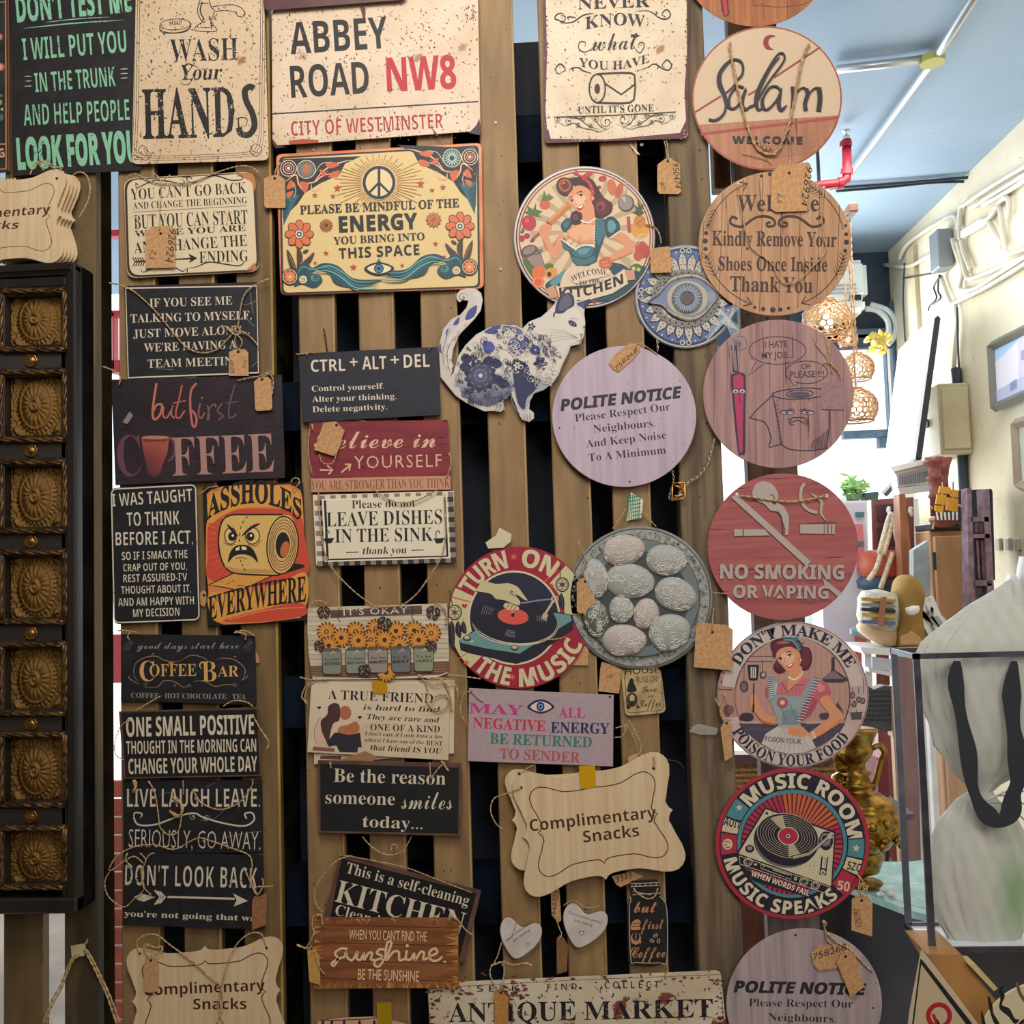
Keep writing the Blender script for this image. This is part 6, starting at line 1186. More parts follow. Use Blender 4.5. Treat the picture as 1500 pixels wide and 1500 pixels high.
# ---------------------------------------------------------------- blue eye plate
s = Sign('eye_plate', 'round blue and white plate with a relief eye, half behind the shoe sign', circ(722, 770, 682, 692), 3, M('a4a49c', '7c8494', sc=30, rough=.35), (925, 350, .11), th=3, cat='plate', bev=2)
BL, BD, BE = '5c70a0', '2c3048', 'bcb4a4'
s.E(BD, 722, 770, 640, 652, n=56).E('54699a', 722, 770, 610, 624, n=56).O('b8bcc4', 10, 722, 770, 655, 668, n=56)
for i in range(24):
    a = i * 15 + 5; r1 = 600; cx, cy = 722 + 430 * cos(radians(a)) * 1.05, 770 - 430 * sin(radians(a))
    for j in range(4): b = a + 7.5 + (j - 1.5) * 2.4; s.L('6c88bc', 5, [(722 + 440 * cos(radians(b)), 770 - 450 * sin(radians(b))), (722 + 600 * cos(radians(b)), 770 - 612 * sin(radians(b)))], 0)
    L0 = 590 if i % 3 else 640
    s.F(BD, [(722 + q_ * cos(radians(a + d)), 770 - q_ * sin(radians(a + d))) for q_, d in ((330, -8), (500, -7), (L0, 0), (500, 7), (330, 8))]).F(BE, [(722 + q_ * cos(radians(a + d)), 770 - q_ * sin(radians(a + d))) for q_, d in ((330, -7), (495, -5.8), (L0 - 22, 0), (495, 5.8), (330, 7))])
    for q_, d in ((470, 0), (520, 0), (430, 3), (430, -3)): s.E('4c4038', 722 + q_ * cos(radians(a + d)), 770 - q_ * sin(radians(a + d)), 10, 10, n=7)
    s.E('c8c0b4', 722 + 590 * cos(radians(a + 7.5)), 770 - 602 * sin(radians(a + 7.5)), 18, 13, a, 8).E(BD, 722 + 590 * cos(radians(a + 7.5)), 770 - 602 * sin(radians(a + 7.5)), 7, n=6)
for a in (90, 270, 176):
    for d in (-4, 4): s.O('c8c4b8', 12, 722 + 600 * cos(radians(a + d)), 770 - 612 * sin(radians(a + d)), 30, 30, n=12)
eye = lambda k, o=0: [(230 - 60 * o, 840), (360, 740 - 30 * o), (500, 590 - 50 * k), (640, 530 - 50 * k), (780, 510 - 50 * k), (920, 540 - 50 * k), (1060, 640 - 40 * k), (1150 + 50 * o, 740), (1080, 850 + 30 * k), (950, 990 + 40 * k), (800, 1050 + 50 * k), (640, 1020 + 50 * k), (500, 950 + 40 * k), (400, 870 + 20 * k)]
for i in range(30):
    a = i * 12; s.E(BD, 720 + 440 * cos(radians(a)) * .95, 790 - 350 * sin(radians(a)), 50, 44, n=12).E('a8a498', 720 + 440 * cos(radians(a)) * .95, 790 - 350 * sin(radians(a)), 44, 38, n=12).E(BD, 720 + 440 * cos(radians(a)) * .95, 790 - 350 * sin(radians(a)), 34, 29, n=12).E('8c8c8c', 720 + 440 * cos(radians(a)) * .95, 790 - 350 * sin(radians(a)), 26, 22, n=10).E('3c3430', 720 + 440 * cos(radians(a)) * .95, 790 - 345 * sin(radians(a)), 14, 16, n=8)
LID = M('b0a48c', rough=.4); s.F('3c3838', spl(eye(1.1, .3), 5, True)); e0, e1 = spl(eye(.9, .2), 5, True), spl(eye(-.1), 5, True)
n_ = len(e0); s.up(.3)
V = [s.w(*s.px(p), s.z) for p in e0] + [s.w(*s.px(((a[0] + b[0]) / 2, (a[1] + b[1]) / 2)), s.z + 3) for a, b in zip(e0, e1)] + [s.w(*s.px(p), s.z + .4) for p in e1]
mk('relief_eyelid', V, [(r * n_ + i, r * n_ + (i + 1) % n_, (r + 1) * n_ + (i + 1) % n_, (r + 1) * n_ + i) for r in (0, 1) for i in range(n_)], LID, s.root, smooth=True)
s.F('7480a0', e1).E('b4ac98', 745, 790, 270, 232, n=30).E('5c6478', 742, 790, 205, 205).F('8c94a4', '1020 700 1130 745 1080 830 1010 800', 1)
s.up(3)
for i in range(44): a = i * 360 / 44; s.L('34384c', 22, [(742 + 80 * cos(radians(a)), 790 - 80 * sin(radians(a))), (742 + 208 * cos(radians(a)), 790 - 208 * sin(radians(a)))], 0, 1).L('b0b4b8' if i % 2 else '8c98a8', 13, [(742 + 84 * cos(radians(a)), 790 - 84 * sin(radians(a))), (742 + 204 * cos(radians(a)), 790 - 204 * sin(radians(a)))], 0, 1)
s.E('5c6070', 740, 790, 78, 78).E('5c4c48', 740, 790, 62, 62)
for p in e0[::7]: s.E('4c3c30', *((p[0] + 725 * .08) / 1.08, (p[1] + 790 * .08) / 1.08), 9, n=7)
s.done()
# clear wrapping hanging off the plate
WRAP = M('dce4ec', rough=.08, alpha=.22)
v = [W(1077 + 8 * sin(i * 1.7), 440 + i * 9, 12) for i in range(7)] + [W(1030 + 5 * i, 505 - i * 10 + 6 * sin(i * 2), 16) for i in range(7)]
s_ = mk('plastic_wrap', v, [(i, i + 1, 8 + i, 7 + i) for i in range(6)], WRAP, origin=W(1060, 480, 12)); tagp(s_, 'clear plastic wrap beside the blue eye plate edge', 'wrapping')

# ---------------------------------------------------------------- plate of lace eggs (relief)
s = Sign('egg_plate', 'round grey-green plate with raised lace-patterned eggs', circ(740, 510, 400, 395), 4, M('8c9090', '7c8080', sc=20, rough=.35), G(2, 2), th=3, cat='plate', bev=2.5)
s.E('3c4444', 740, 510, 388, 383, n=56).E('a0a09a', 740, 510, 382, 377, n=56)
rr = random.Random(6)
for i in range(640):
    a = rr.uniform(0, 360); r = rr.uniform(332, 376); c = rr.choice(['343c3c', '343c3c', 'c8ccc4']); s.SW(c, 3, 740 + r * cos(radians(a)), 510 - r * .985 * sin(radians(a)), rr.uniform(6, 14), 1.0, rr.uniform(0, 360), rr.choice([1, -1]), 7)
s.O('40483f', 5, 740, 510, 328, 323, n=56).E('6c7678', 740, 510, 324, 319, n=56).E('3c4748', 740, 515, 270, 262, n=48)
EGP, EGG_, EGD = M('b8aaa4', rough=.55), M('a2a4a0', rough=.55), M('5e665c', rough=.55)
for cx, cy, a, b, rot, mt in ((500, 620, 74, 104, 10, EGD), (655, 742, 124, 88, 0, EGP), (500, 404, 68, 110, 5, EGG_), (652, 248, 118, 86, 10, EGP), (886, 303, 114, 86, -4, EGG_), (938, 492, 120, 92, -20, EGG_), (904, 698, 118, 102, 20, EGG_), (638, 574, 70, 76, 0, EGG_), (776, 598, 72, 86, -12, EGP), (686, 418, 138, 98, -5, EGG_)):
    v, f = [], []; R, S_ = 7, 22; hgt = 9
    def pt(q, g, lift=0):
        x, y = a * cos(g) * sin(q), -b * sin(g) * sin(q) * (1 - .1 * cos(g)); r = radians(rot)
        return s.w(*s.px((cx + x * cos(r) + y * sin(r), cy - x * sin(r) + y * cos(r))), s.z + hgt * cos(q) + lift)
    for i in range(R + 1):
        for j in range(S_): v.append(pt(pi / 2 * (1 - i / R) if i < R else .001, 2 * pi * j / S_))
    f = [(i * S_ + j, i * S_ + (j + 1) % S_, (i + 1) * S_ + (j + 1) % S_, (i + 1) * S_ + j) for i in range(R) for j in range(S_)]
    eg = mk('relief_egg', v, f, mt, s.root, smooth=True)
    lv, lf = [], []
    for k_ in range(34):
        q0, g0 = rr.uniform(.15, 1.25), rr.uniform(0, 2 * pi); p = []; rad = rr.uniform(.12, .34); st, dr = rr.uniform(0, 6), rr.choice([1, -1])
        for t in range(13): u = t / 12; w_ = rad * (1 - u * .8); p.append(pt(min(1.45, max(.02, q0 + w_ * cos(st + dr * 7 * u))), g0 + w_ * sin(st + dr * 7 * u) / max(.3, sin(q0)), .15))
        tube(p, .0006, 3, lv, lf)
    fc = (rr.uniform(.3, .7), rr.uniform(0, 6))
    for k_ in range(8):
        p = [pt(max(.02, fc[0] + .22 * (t / 4) * cos(k_ * pi / 4)), fc[1] + .22 * (t / 4) * sin(k_ * pi / 4) / max(.3, sin(fc[0])) + .25 * sin(t / 4 * pi), .15) for t in range(5)]; tube(p, .0008, 3, lv, lf)
    mk('lace_pattern', lv, lf, M('dcd8d0', rough=.6), s.root)['kind'] = 'stuff'
s.cord('590 130 665 20', -2, .7).cord('830 120 760 40 750 60', -2, .7).cord('430 270 410 230 400 195', 6, .6); s.done()

# ---------------------------------------------------------------- tapes
def tape(label, pts, d, c, a=1, fr=(0, 0, 1), cat='tape', name='adhesive_tape', art=None, rough=.3):
    s = Sign(name, label, pts, d, M(c, rough=rough, alpha=a), fr, th=.3, bev=.05, cat=cat, part='strip')
    if art: art(s)
    s.done(); return s
tape('yellow tape strip on the top edge of the middle Complimentary Snacks plaque', '405 82 494 80 498 196 470 204 416 210', 19, 'd0a018', .93, G(2, 3))
tape('yellow tape square over the words of the A TRUE FRIEND sign', '628 704 762 704 764 806 735 822 636 812', 11, 'c8941c', .93, (440, 880, 1 / 6))
tape('yellow tape strip hanging over the arched card at the bottom edge', '645 512 768 508 772 700 648 700', 8, 'a88c14', .9, (440, 1380, .17333))
def mesh_art(s):
    for i in range(7): s.L('2c7c4c', 5, [(675 + i * 4, 1310 + i * 20), (745, 1300 + i * 20)], 0).L('2c7c4c', 5, [(680 + i * 10, 1290), (670 + i * 10 + 4, 1430)], 0)
tape('green and white checked tape on the slat above the egg plate', '690 1278 758 1322 750 1420 665 1436', 5, 'd8dccc', 1, G(2, 1), art=mesh_art, rough=.7)
tape('crumpled cream tape tag above the TURN ON THE MUSIC sign', '1242 205 1300 165 1318 122 1385 160 1380 200 1340 234 1256 238', 9, 'd0c8a4', 1, G(1, 2), rough=.8)
tape('cream masking tape holding two jute cords on the left post', '388 1070 468 1056 474 1100 462 1126 394 1138', 5, 'ccc490', 1, G(0, 3), rough=.8)
tape('clear tape patch on the dark but first COFFEE board', '672 895 712 835 732 858 700 905', 13, 'b8b0b4', .35, G(0, 1))
tape('clear tape strip on the wide slat left of the poison sign', '1030 1215 1060 1200 1170 1225 1160 1262 1080 1262 1010 1245', 5, 'c8c4bc', .35, G(2, 2))
tape('small white torn paper on the slat above the kitchen sign', '682 788 712 816 742 850 720 846', 3, 'd4c8ac', 1, G(2, 0), rough=.8)

# the two jute ropes under the masking tape
v, f = [], []; s = Sign('jute_rope', 'pair of jute ropes spreading down from masking tape on the left post', '425 1080 440 1080 440 1100 425 1100', 3, JUTE, G(0, 3), th=2, cat='rope', part='knot')
s.z = 8
for st in ('430 1120 390 1150 330 1290 280 1380 235 1500', '440 1120 395 1160 340 1300 290 1390 250 1500', '460 1085 480 1120 540 1240 590 1350 640 1500', '470 1090 500 1130 560 1250 610 1360 660 1500', '470 1060 482 1035'): s.cord(st, 0, 1.3, name='rope')
s.cord('255 1450 290 1490 270 1500', 0, .3, name='rope').cord('290 1430 310 1450', 0, .3, name='rope'); s.done()
# chain with gold clasp
def chain(label, st, d, fr, r=.0024, name='metal_chain', mat=M('c8c4bc', metal=1, rough=.25), clasp=None):
    p = spl([(fr[0] + x * fr[2], fr[1] + y * fr[2]) for x, y in nums(st)], 10); P3 = [W(x, y, d) for x, y in p]
    v, f = [], []; L_ = 0; last = P3[0]; k_ = 0; acc = 0
    for a, b in zip(P3, P3[1:]):
        seg = (b - a).length; acc += seg
        if acc >= r * 1.25:
            t = (b - a).normalized(); acc = 0; k_ += 1; up = Vector((0, -1, 0)); up = (up - up.dot(t) * t).normalized(); sd = t.cross(up); w_ = sd if k_ % 2 else (sd * .5 + up * .8)
            tube([b + t * r * cos(g) + w_ * r * .6 * sin(g) for g in [i * pi / 3 for i in range(7)]], r * .22, 4, v, f)
    ro = root(name, P3[0], label, 'chain'); o = mk('links', v, f, mat, ro, smooth=True); o['kind'] = 'stuff'
    return ro
ro = chain('silver chain with gold clasp looping from behind the polite notice board', '915 1150 925 1220 900 1310 945 1295 1000 1230 1060 1190 1110 1120 1150 980', 6, G(2, 1))
v, f = [], []
for st in ('920 1230 985 1225 990 1310 915 1325 920 1230', '930 1240 975 1260', '925 1320 970 1290 985 1310'): tube([W(740 + x * 4 / 15, 380 + y * 4 / 15, 9) for x, y in nums(st)], .0014, 6, v, f)
mk('clasp', v, f, M('d8a050', metal=1, rough=.3), ro, smooth=True)
chain('silver chain hanging behind the blue eye plate by its lower left', '330 1280 345 1380 350 1500', 5, (925, 350, .11))

# ---------------------------------------------------------------- price tags
KR = M('c89c6e', 'b88a5c', sc=200, rough=.85)
def tag_(label, pts, d, txt=(), fr=(0, 0, 1), hole=None, cords=(), mat=KR, group=None, r=.6, th=.8):
    s = Sign('price_tag', label, pts, d, mat, fr, th=th, bev=.1, cat='tag', part='card', group=group, rough=.8)
    if hole: s.E('3c2818', *hole, 2.2 / fr[2], n=12).E('1c120c', *hole, 1.3 / fr[2], n=10)
    for t, x0, y0, x1, y1, h in txt: s.T('2c2028', 'k', t, x0, y0, x1, y1, h, .0)
    for c in cords: s.cord(c, .8, r, name='string', mat=TWINE)
    s.done(); return s
def chamf(x0, y0, w, h, rot=0, c=.22, top=True):
    o = [(c * w, 0), (w - c * w, 0), (w, c * w * .8), (w, h), (0, h), (0, c * w * .8)]; a = radians(rot)
    return [(x0 + x * cos(a) - y * sin(a), y0 + x * sin(a) + y * cos(a)) for x, y in o]
tag_('brown price tag written 950474 hanging below the toilet roll sign', '836 905 868 880 882 870 912 868 930 885 960 900 966 1054 950 1066 848 1064 836 1050', 4, (('950474', 918, 900, 934, 1036, 32), ('4KD', 846, 1000, 860, 1050, 24)), G(2, 0), (894, 885), ('875 730 888 780 900 890', '862 735 880 800 892 880'))
tag_('kraft price tag marked 926924 on the rounded sign with YOU CAN\'T GO BACK', '800 1275 830 1244 940 1240 966 1256 962 1470 800 1474', 12, (('926924', 930, 1258, 908, 1440, 40), ('2.5', 836, 1370, 816, 1420, 28)), G(0, 0), (882, 1283), ('845 950 885 1000 880 1120 876 1265', '885 1000 935 960'))
tag_('blank tan price tag at the left edge of the hippie peace sign', '24 982 58 966 90 960 118 970 142 988 144 1138 132 1144 36 1142 26 1130', 10, (), G(1, 0), (84, 980), ('84 975 90 930 118 890',))
tag_('tan price tag with faint figures on the team meeting sign corner', '1258 508 1290 494 1345 492 1364 512 1366 640 1256 640', 14, (('60503', 1260, 555, 1264, 625, 24), ('013', 1342, 550, 1330, 590, 20)), G(0, 1), (1308, 508), ('1295 410 1290 450 1308 500', '1300 410 1330 450 1310 500'))
tag_('blank yellow-tan price tag on the upper right corner of the coffee board', '1395 672 1420 650 1440 643 1470 645 1490 660 1496 815 1486 828 1412 833 1402 822', 15, (), G(0, 1), (1438, 660), ('1438 655 1460 635 1490 615',))
tag_('blank tan price tag over the B of the red Believe sign', '352 898 420 890 468 940 430 1056 408 1080 300 1046', 14, (), G(1, 1), (424, 910), ('330 1070 345 1115 400 1120 425 1060',))
tag_('blank tan price tag on the left rim of the egg plate', '393 425 412 405 440 398 470 405 491 428 491 580 480 596 404 594 394 582', 16, (), G(2, 2), (440, 420), ('440 415 430 340 440 290 400 200',))
tag_('large blank kraft tag hanging right of the egg plate', '1068 645 1215 658 1252 685 1246 908 1036 890 1048 668', 13, (), G(2, 2), (1138, 698), ('1145 560 1140 620 1138 690', '1145 480 1225 488'))
tag_('tan tag half hidden behind the lower left of the egg plate', '342 710 362 694 400 690 440 760 458 800 456 880 342 880', 3, (), G(2, 2), None, ('200 742 290 735 350 720',))
tag_('orange-tan tag with faint writing hanging below the egg plate', '530 860 600 880 643 905 625 1035 512 1022 522 900', 2, (('1 60', 555, 950, 590, 950, 24),), G(2, 2))
tag_('small brown tag showing above the middle plywood plaque', '676 1412 672 1385 700 1370 735 1362 770 1375 775 1398 740 1420', 12, (), G(2, 2), (738, 1378), ('738 1375 720 1310 690 1240 650 1200', '738 1370 745 1310 700 1220 680 1180', '640 1180 660 1230 640 1270 600 1275', '605 1225 640 1215 680 1210'))
tag_('brown tag with scrawled number on the round lilac notice', '568 570 605 520 680 462 735 460 742 500 690 560 620 618 590 600', 13, (('758268', 612, 612, 732, 500, 22),), G(2, 1), None)
tag_('blank kraft tag between the kitchen sign and eye plate', rectp(794, 1365, 904, 1352, 914, 1496, 800, 1500, 10), 14, (), G(2, 0), (848, 1350), ())
tag_('large kraft tag marked 926924 over the word Welcome', '668 290 735 232 965 208 990 235 960 605 700 615 660 585', 16, (('926924', 948, 245, 905, 560, 54), ('2.5', 722, 460, 712, 540, 38)), (1010, 200, .18), (812, 298), ('818 0 820 100 815 290',))
tag_('pale lilac-brown tag blending with the toilet roll drawing', rectp(386, 672, 514, 680, 512, 826, 386, 822, 8), 13, (), G(3, 1), None, mat=M('a08084', '947478', sc=200, rough=.8))
tag_('slim kraft tag hanging at the left edge of the poison sign', '65 1010 90 960 135 940 165 985 175 1270 105 1312', 14, (), (1045, 905, .16), (122, 965), ())
tag_('kraft tag with a white string below the music room sign', '554 815 580 795 605 800 640 795 668 835 666 1020 552 985', 13, (('060503', 560, 870, 575, 970, 34),), G(3, 3), (608, 822), ('590 690 620 720 640 760 610 800', '600 700 590 760 600 800', '650 740 600 780'))
tag_('rear brown tag on the lower polite notice, number 758268', '330 1108 375 1065 540 1060 545 1120 470 1195 372 1208 345 1180', 14, (('758268', 345, 1150, 530, 1090, 34),), G(3, 3), None)
tag_('front tan tag on the lower polite notice, slanting down', '470 1160 500 1105 550 1100 575 1130 624 1295 548 1352', 18, (), G(3, 3), (520, 1130), ())
tag_('brown tag on the right end of the DON\'T LOOK BACK sign', '1384 830 1398 795 1420 800 1466 780 1462 955 1384 985', 13, (), G(0, 3), None, mat=M('9c6c48', '8c5c3c', sc=200, rough=.85))
tag_('blank kraft tag on the bottom left plywood plaque', '790 1170 812 1130 850 1140 872 1175 870 1320 825 1328 788 1322', 15, (), G(0, 3), (828, 1150), ('828 1145 800 1110 790 1080 830 1070', '830 1140 880 1110 890 1070'))
tag_('yellow tag hanging at the left side of the sunshine sign', '262 1085 285 1070 305 1085 330 1130 335 1286 274 1268', 21, (), G(1, 3), (285, 1085), ('210 1068 250 1080 285 1085',), mat=M('c89c54', 'b88c48', sc=200, rough=.85))
tag_('orange-tan tag over the ANTIQUE MARKET sign', '1290 1320 1320 1312 1345 1330 1368 1355 1366 1500 1292 1500', 15, (), G(1, 3), (1326, 1328), ('1330 1050 1310 1120 1290 1170 1330 1160 1345 1210 1326 1320', '1280 1170 1265 1220 1290 1280 1326 1325', '1340 1160 1400 1175 1460 1165 1500 1180', '1270 1180 1330 1160 1350 1155 1330 1180'), r=.8, mat=M('c08848', 'b07c40', sc=200, rough=.85))
tag_('narrow brown tag edge-on between the two white hearts, with figures', '250 760 262 742 294 740 300 790 308 930 290 945 255 900', 6, (('660323', 275, 900, 296, 770, 26),), G(2, 3), None, ('270 900 300 980 310 1010 290 1040',))
tag_('tall brown tag hanging below the hearts', '282 1030 300 1010 325 1030 345 1070 340 1210 284 1228', 3, (), G(2, 3), None, mat=M('8c6440', '7c5838', sc=200, rough=.85))
tag_('tag written 2323 under the middle plywood plaque', '585 688 700 662 760 690 635 748 610 735', 6, (('3323', 612, 725, 700, 690, 30),), G(2, 3), None)
tag_('small tan tag hook between the two metal signs on the left', '1090 490 1115 465 1135 480 1140 520 1120 560 1100 545', 4, (), G(0, 2), (1120, 495), ())
tag_('tan tag peeping out right of the COFFEE BAR sign', '1400 790 1420 830 1425 865 1400 868', 4, (), G(0, 2), None)
# ---------------------------------------------------------------- carved wall cabinet with brass tiles
KW = M('1a1614', '262220', sc=18, st=(1, 1, .2), rough=.38, bump=.3); KW2 = M('2c2826', '3c3634', sc=14, st=(.3, 1, 1), rough=.4, bump=.4)
BRS = M('a47c44', '54401f', sc=160, lo=.35, hi=.7, metal=.85, rough=.36, bump=.5); ROPE = M('7c5c38', '3c2a1c', sc=120, metal=.6, rough=.45)
cr = root('carved_cabinet', W(56, 860, 28), 'tall black carved wooden wall cabinet with seven embossed brass tiles, left edge', 'cabinet')
D56 = 56
def fb(name, x0, y0, x1, y1, d0, d1, mat, par=cr, bev=.0015):
    a, b = W(x0, y0, d1), W(x1, y1, d1)
    return box(name, (a.x, -d1 / 1000, b.z), (b.x, -d0 / 1000, a.z), mat, par, bev=bev)
zt_, zb_ = W(137, 400, 0).z, W(140, 1318, 0).z; xr_ = W(138.5, 800, 0).x
box('carcass', (xr_ - .26, -.034, zb_), (xr_, 0, zt_), matt(M('141211', '1e1b1a', sc=18, rough=.85)), cr, bev=.002)
xf = W(111, 800, D56).x
box('stile', (xf - .016, -.056, zb_), (xf, -.034, zt_), KW, cr, bev=.003)
box('stile', (xf - .026, -.050, zb_), (xf - .016, -.034, zt_), KW2, cr, bev=.002)
box('stile', (xf - .26, -.056, zb_), (xf - .12, -.034, zt_), KW, cr, bev=.002)
box('top_rail', (xf - .13, -.060, zt_ - .018), (xf, -.034, zt_), KW, cr, bev=.006, seg=3)
box('top_rail', (xf - .12, -.052, zt_ - .036), (xf - .016, -.034, zt_ - .018), KW, cr, bev=.003)
box('bottom_rail', (xf - .13, -.058, zb_), (xf, -.034, zb_ + .022), KW, cr, bev=.003)
tiles = [(422, 516), (541, 648), (673, 782), (805, 915), (940, 1049), (1072, 1183), (1209, 1304)]
# one embossed plate, shared by the seven tiles
N_ = 56; v, f = [], []; rr = random.Random(1)
def hgt(x, y):
    r = hypot(x / .36, y / .43); a = atan2(y, x); h = 0
    if r < 1.06: h += .055 * max(0, 1 - r * r) ** .5 if r < 1 else 0
    h += .035 * math.exp(-((r - 1) / .06) ** 2) * (.5 + .5 * cos(a * 34)) + .02 * math.exp(-((r - .86) / .03) ** 2)
    if .25 < r < .85: h += .024 * abs(sin(a * 9)) * math.exp(-((r - .5) / .22) ** 2)
    if r < .28: h += .05 * math.exp(-((r - .2) / .05) ** 2) + .05 * math.exp(-(r / .08) ** 2)
    for sx in (-1, 1):
        for sy in (-1, 1):
            u, w_ = (x - sx * .38), (y - sy * .40); p_, q_ = (u * sx + w_ * sy) * .7, (u * sx - w_ * sy) * .7; h += .05 * math.exp(-(p_ / .03) ** 2 - (q_ / .07) ** 2)
    return h + (rr.uniform(0, .02) if r > 1.1 else 0)
for j in range(N_ + 1):
    for i in range(N_ + 1):
        x, y = i / N_ - .5, j / N_ - .5; v.append((x, -hgt(x, y) * .11, y))
f = [(j * (N_ + 1) + i, j * (N_ + 1) + i + 1, (j + 1) * (N_ + 1) + i + 1, (j + 1) * (N_ + 1) + i) for j in range(N_) for i in range(N_)]
PM = bpy.data.meshes.new('brass_plate'); PM.from_pydata(v, [], f); PM.materials.append(BRS); PM.polygons.foreach_set('use_smooth', [True] * len(f))
for y0, y1 in tiles:
    fb('tile_frame', -3, y0, 6, y1, 34, 54, KW); fb('tile_frame', 90, y0, 98, y1, 34, 54, KW)
    fb('tile_frame', 4, y0, 92, y0 + 9, 34, 53, KW); fb('tile_frame', 4, y1 - 9, 92, y1, 34, 53, KW)
    o = bpy.data.objects.new('brass_plate', PM); COL.objects.link(o); o.parent = cr
    a, b = W(17, y0 + 8, 37), W(92, y1 - 8, 37); c = (a + b) / 2; o.location = c - Vector(cr['_o']); o.scale = (b.x - a.x, 1, a.z - b.z)
    tv, tf = [], []
    for x0, ya, x1, yb in ((1, y0 + 4, 95, y0 + 4), (1, y1 - 4, 95, y1 - 4), (1, y0 + 4, 1, y1 - 4), (95, y0 + 4, 95, y1 - 4)): ropev([W(x0 + (x1 - x0) * k / 6, ya + (yb - ya) * k / 6, 55) for k in range(7)], .0042, 3, tv, tf)
    mk('rope_moulding', tv, tf, ROPE, cr, smooth=True)
for (a, b), (c, d) in zip(tiles, tiles[1:]):
    fb('cross_rail', -4, b + .5, 97, c - .5, 34, 50, KW2)
    y = (b + c) / 2; v, f = lathe([(.010, 0), (.0105, .0015), (.0085, .003), (.007, .0018), (.0055, .0028), (.004, .004), (.0001, .0048)], W(46, y, 50), (0, -1, 0), 20, mod=lambda g, t: 1 + (.08 * cos(g * 10) if t < .5 else 0))
    mk('rosette', v, f, BRS, cr, smooth=True)

# ---------------------------------------------------------------- things outside, seen through the left gap
ro = root('red_shutter', P(175, 1250, 'y', 1.2), 'orange-red slatted shutter outside, seen through the narrow left gap', 'shutter')
for i in range(14): a, b = P(150, 1145 + i * 27, 'y', 1.2), P(196, 1168 + i * 27, 'y', 1.2); box('slat', (a.x - .05, 1.2, b.z), (b.x + .05, 1.22, a.z), M('a84830', '8c3824', sc=8), ro, bev=.003)
ro = root('red_window_frame', P(172, 450, 'y', 1.3), 'bright red frame outside, in the left gap beside the team meeting sign', 'frame')
for y0, y1 in ((337, 345), (455, 462), (528, 545), (930, 1000)): a, b = P(160, y0, 'y', 1.3), P(185, y1, 'y', 1.3); box('bar', (a.x, 1.3, b.z), (b.x, 1.33, a.z), M('c8303c', rough=.4), ro)
box('post', (b.x, 1.3, 0), (b.x + .03, 1.33, 2.3), M('c8303c', rough=.4), ro); a, b = P(164, 458, 'y', 1.3), P(167, 540, 'y', 1.3); box('bar', (a.x, 1.3, b.z), (b.x, 1.33, a.z), M('c8303c', rough=.4), ro)

# ---------------------------------------------------------------- room beyond: pipes
def pipe(name, label, cat, strs, ax, val, r, mat, part='pipe', n=8, sm=5, d2=None):
    ro = None
    for st in strs:
        p = nums(st); p = spl(p, sm) if sm and len(p) > 2 else p; pp = [P(x, y, ax, val) for x, y in p]
        if ro is None: ro = root(name, pp[0], label, cat)
        v, f = tube(pp, r, n); mk(part, v, f, mat, ro, smooth=True)
    return ro
GALV = M('c8d0d4', metal=.7, rough=.35); WP = M('d8d4c8', 'c4bca8', sc=6, rough=.5); DKC = M('2c3640', rough=.5)
ro = pipe('ceiling_conduit', 'bright steel conduit running diagonally down the blue ceiling', 'pipe', ['1432 -12 1370 85 1245 255', '1370 85 1225 102'], 'z', 2.97, .013, GALV, sm=0)
pipe('ceiling_cable', 'thin grey cable across the ceiling from the steel conduit junction', 'cable', ['1225 99 1300 92 1358 82 1372 90'], 'z', 2.985, .006, DKC, sm=0)
pipe('ceiling_cable', 'dark double cable on the ceiling running to the wall pipes', 'cable', ['1215 276 1300 270 1370 264 1440 259 1452 264', '1225 280 1300 274 1370 267 1430 266'], 'z', 2.985, .006, DKC)
v, f = lathe([(.001, 0), (.035, 0), (.035, .02), (.001, .022)], P(1366, 93, 'z', 2.955), (0, 0, 1), 14); tagp(mk('junction_disc', v, f, M('b0b060', rough=.5), origin=P(1366, 93, 'z', 2.95)), 'round yellowish disc where the ceiling conduits cross', 'fitting')
RED = M('a01c2c', rough=.35)
q = P(1240, 265, 'z', 2.8); ro = root('sprinkler_pipe', q, 'red sprinkler pipe bending up to a chrome head beside the Salam sign', 'pipe')
A_, B_, C_ = P(1185, 274, 'y', q.y), P(1232, 268, 'y', q.y), P(1240, 205, 'y', q.y)
v, f = tube([A_, B_, P(1240, 262, 'y', q.y), P(1241, 250, 'y', q.y), C_], .016, 12); mk('pipe', v, f, RED, ro, smooth=True)
for a, b in ((P(1240, 257, 'y', q.y), P(1241, 248, 'y', q.y)), (P(1239, 216, 'y', q.y), P(1239, 208, 'y', q.y)), (P(1228, 269, 'y', q.y), P(1234, 268, 'y', q.y))): v, f = tube([a, b], .021, 12); mk('collar', v, f, RED, ro)
v, f = lathe([(.012, 0), (.012, .012), (.004, .014), (.004, .028), (.016, .030), (.016, .033), (.001, .034)], C_, (0, 0, 1), 12); mk('sprinkler_head', v, f, GALV, ro, smooth=True)
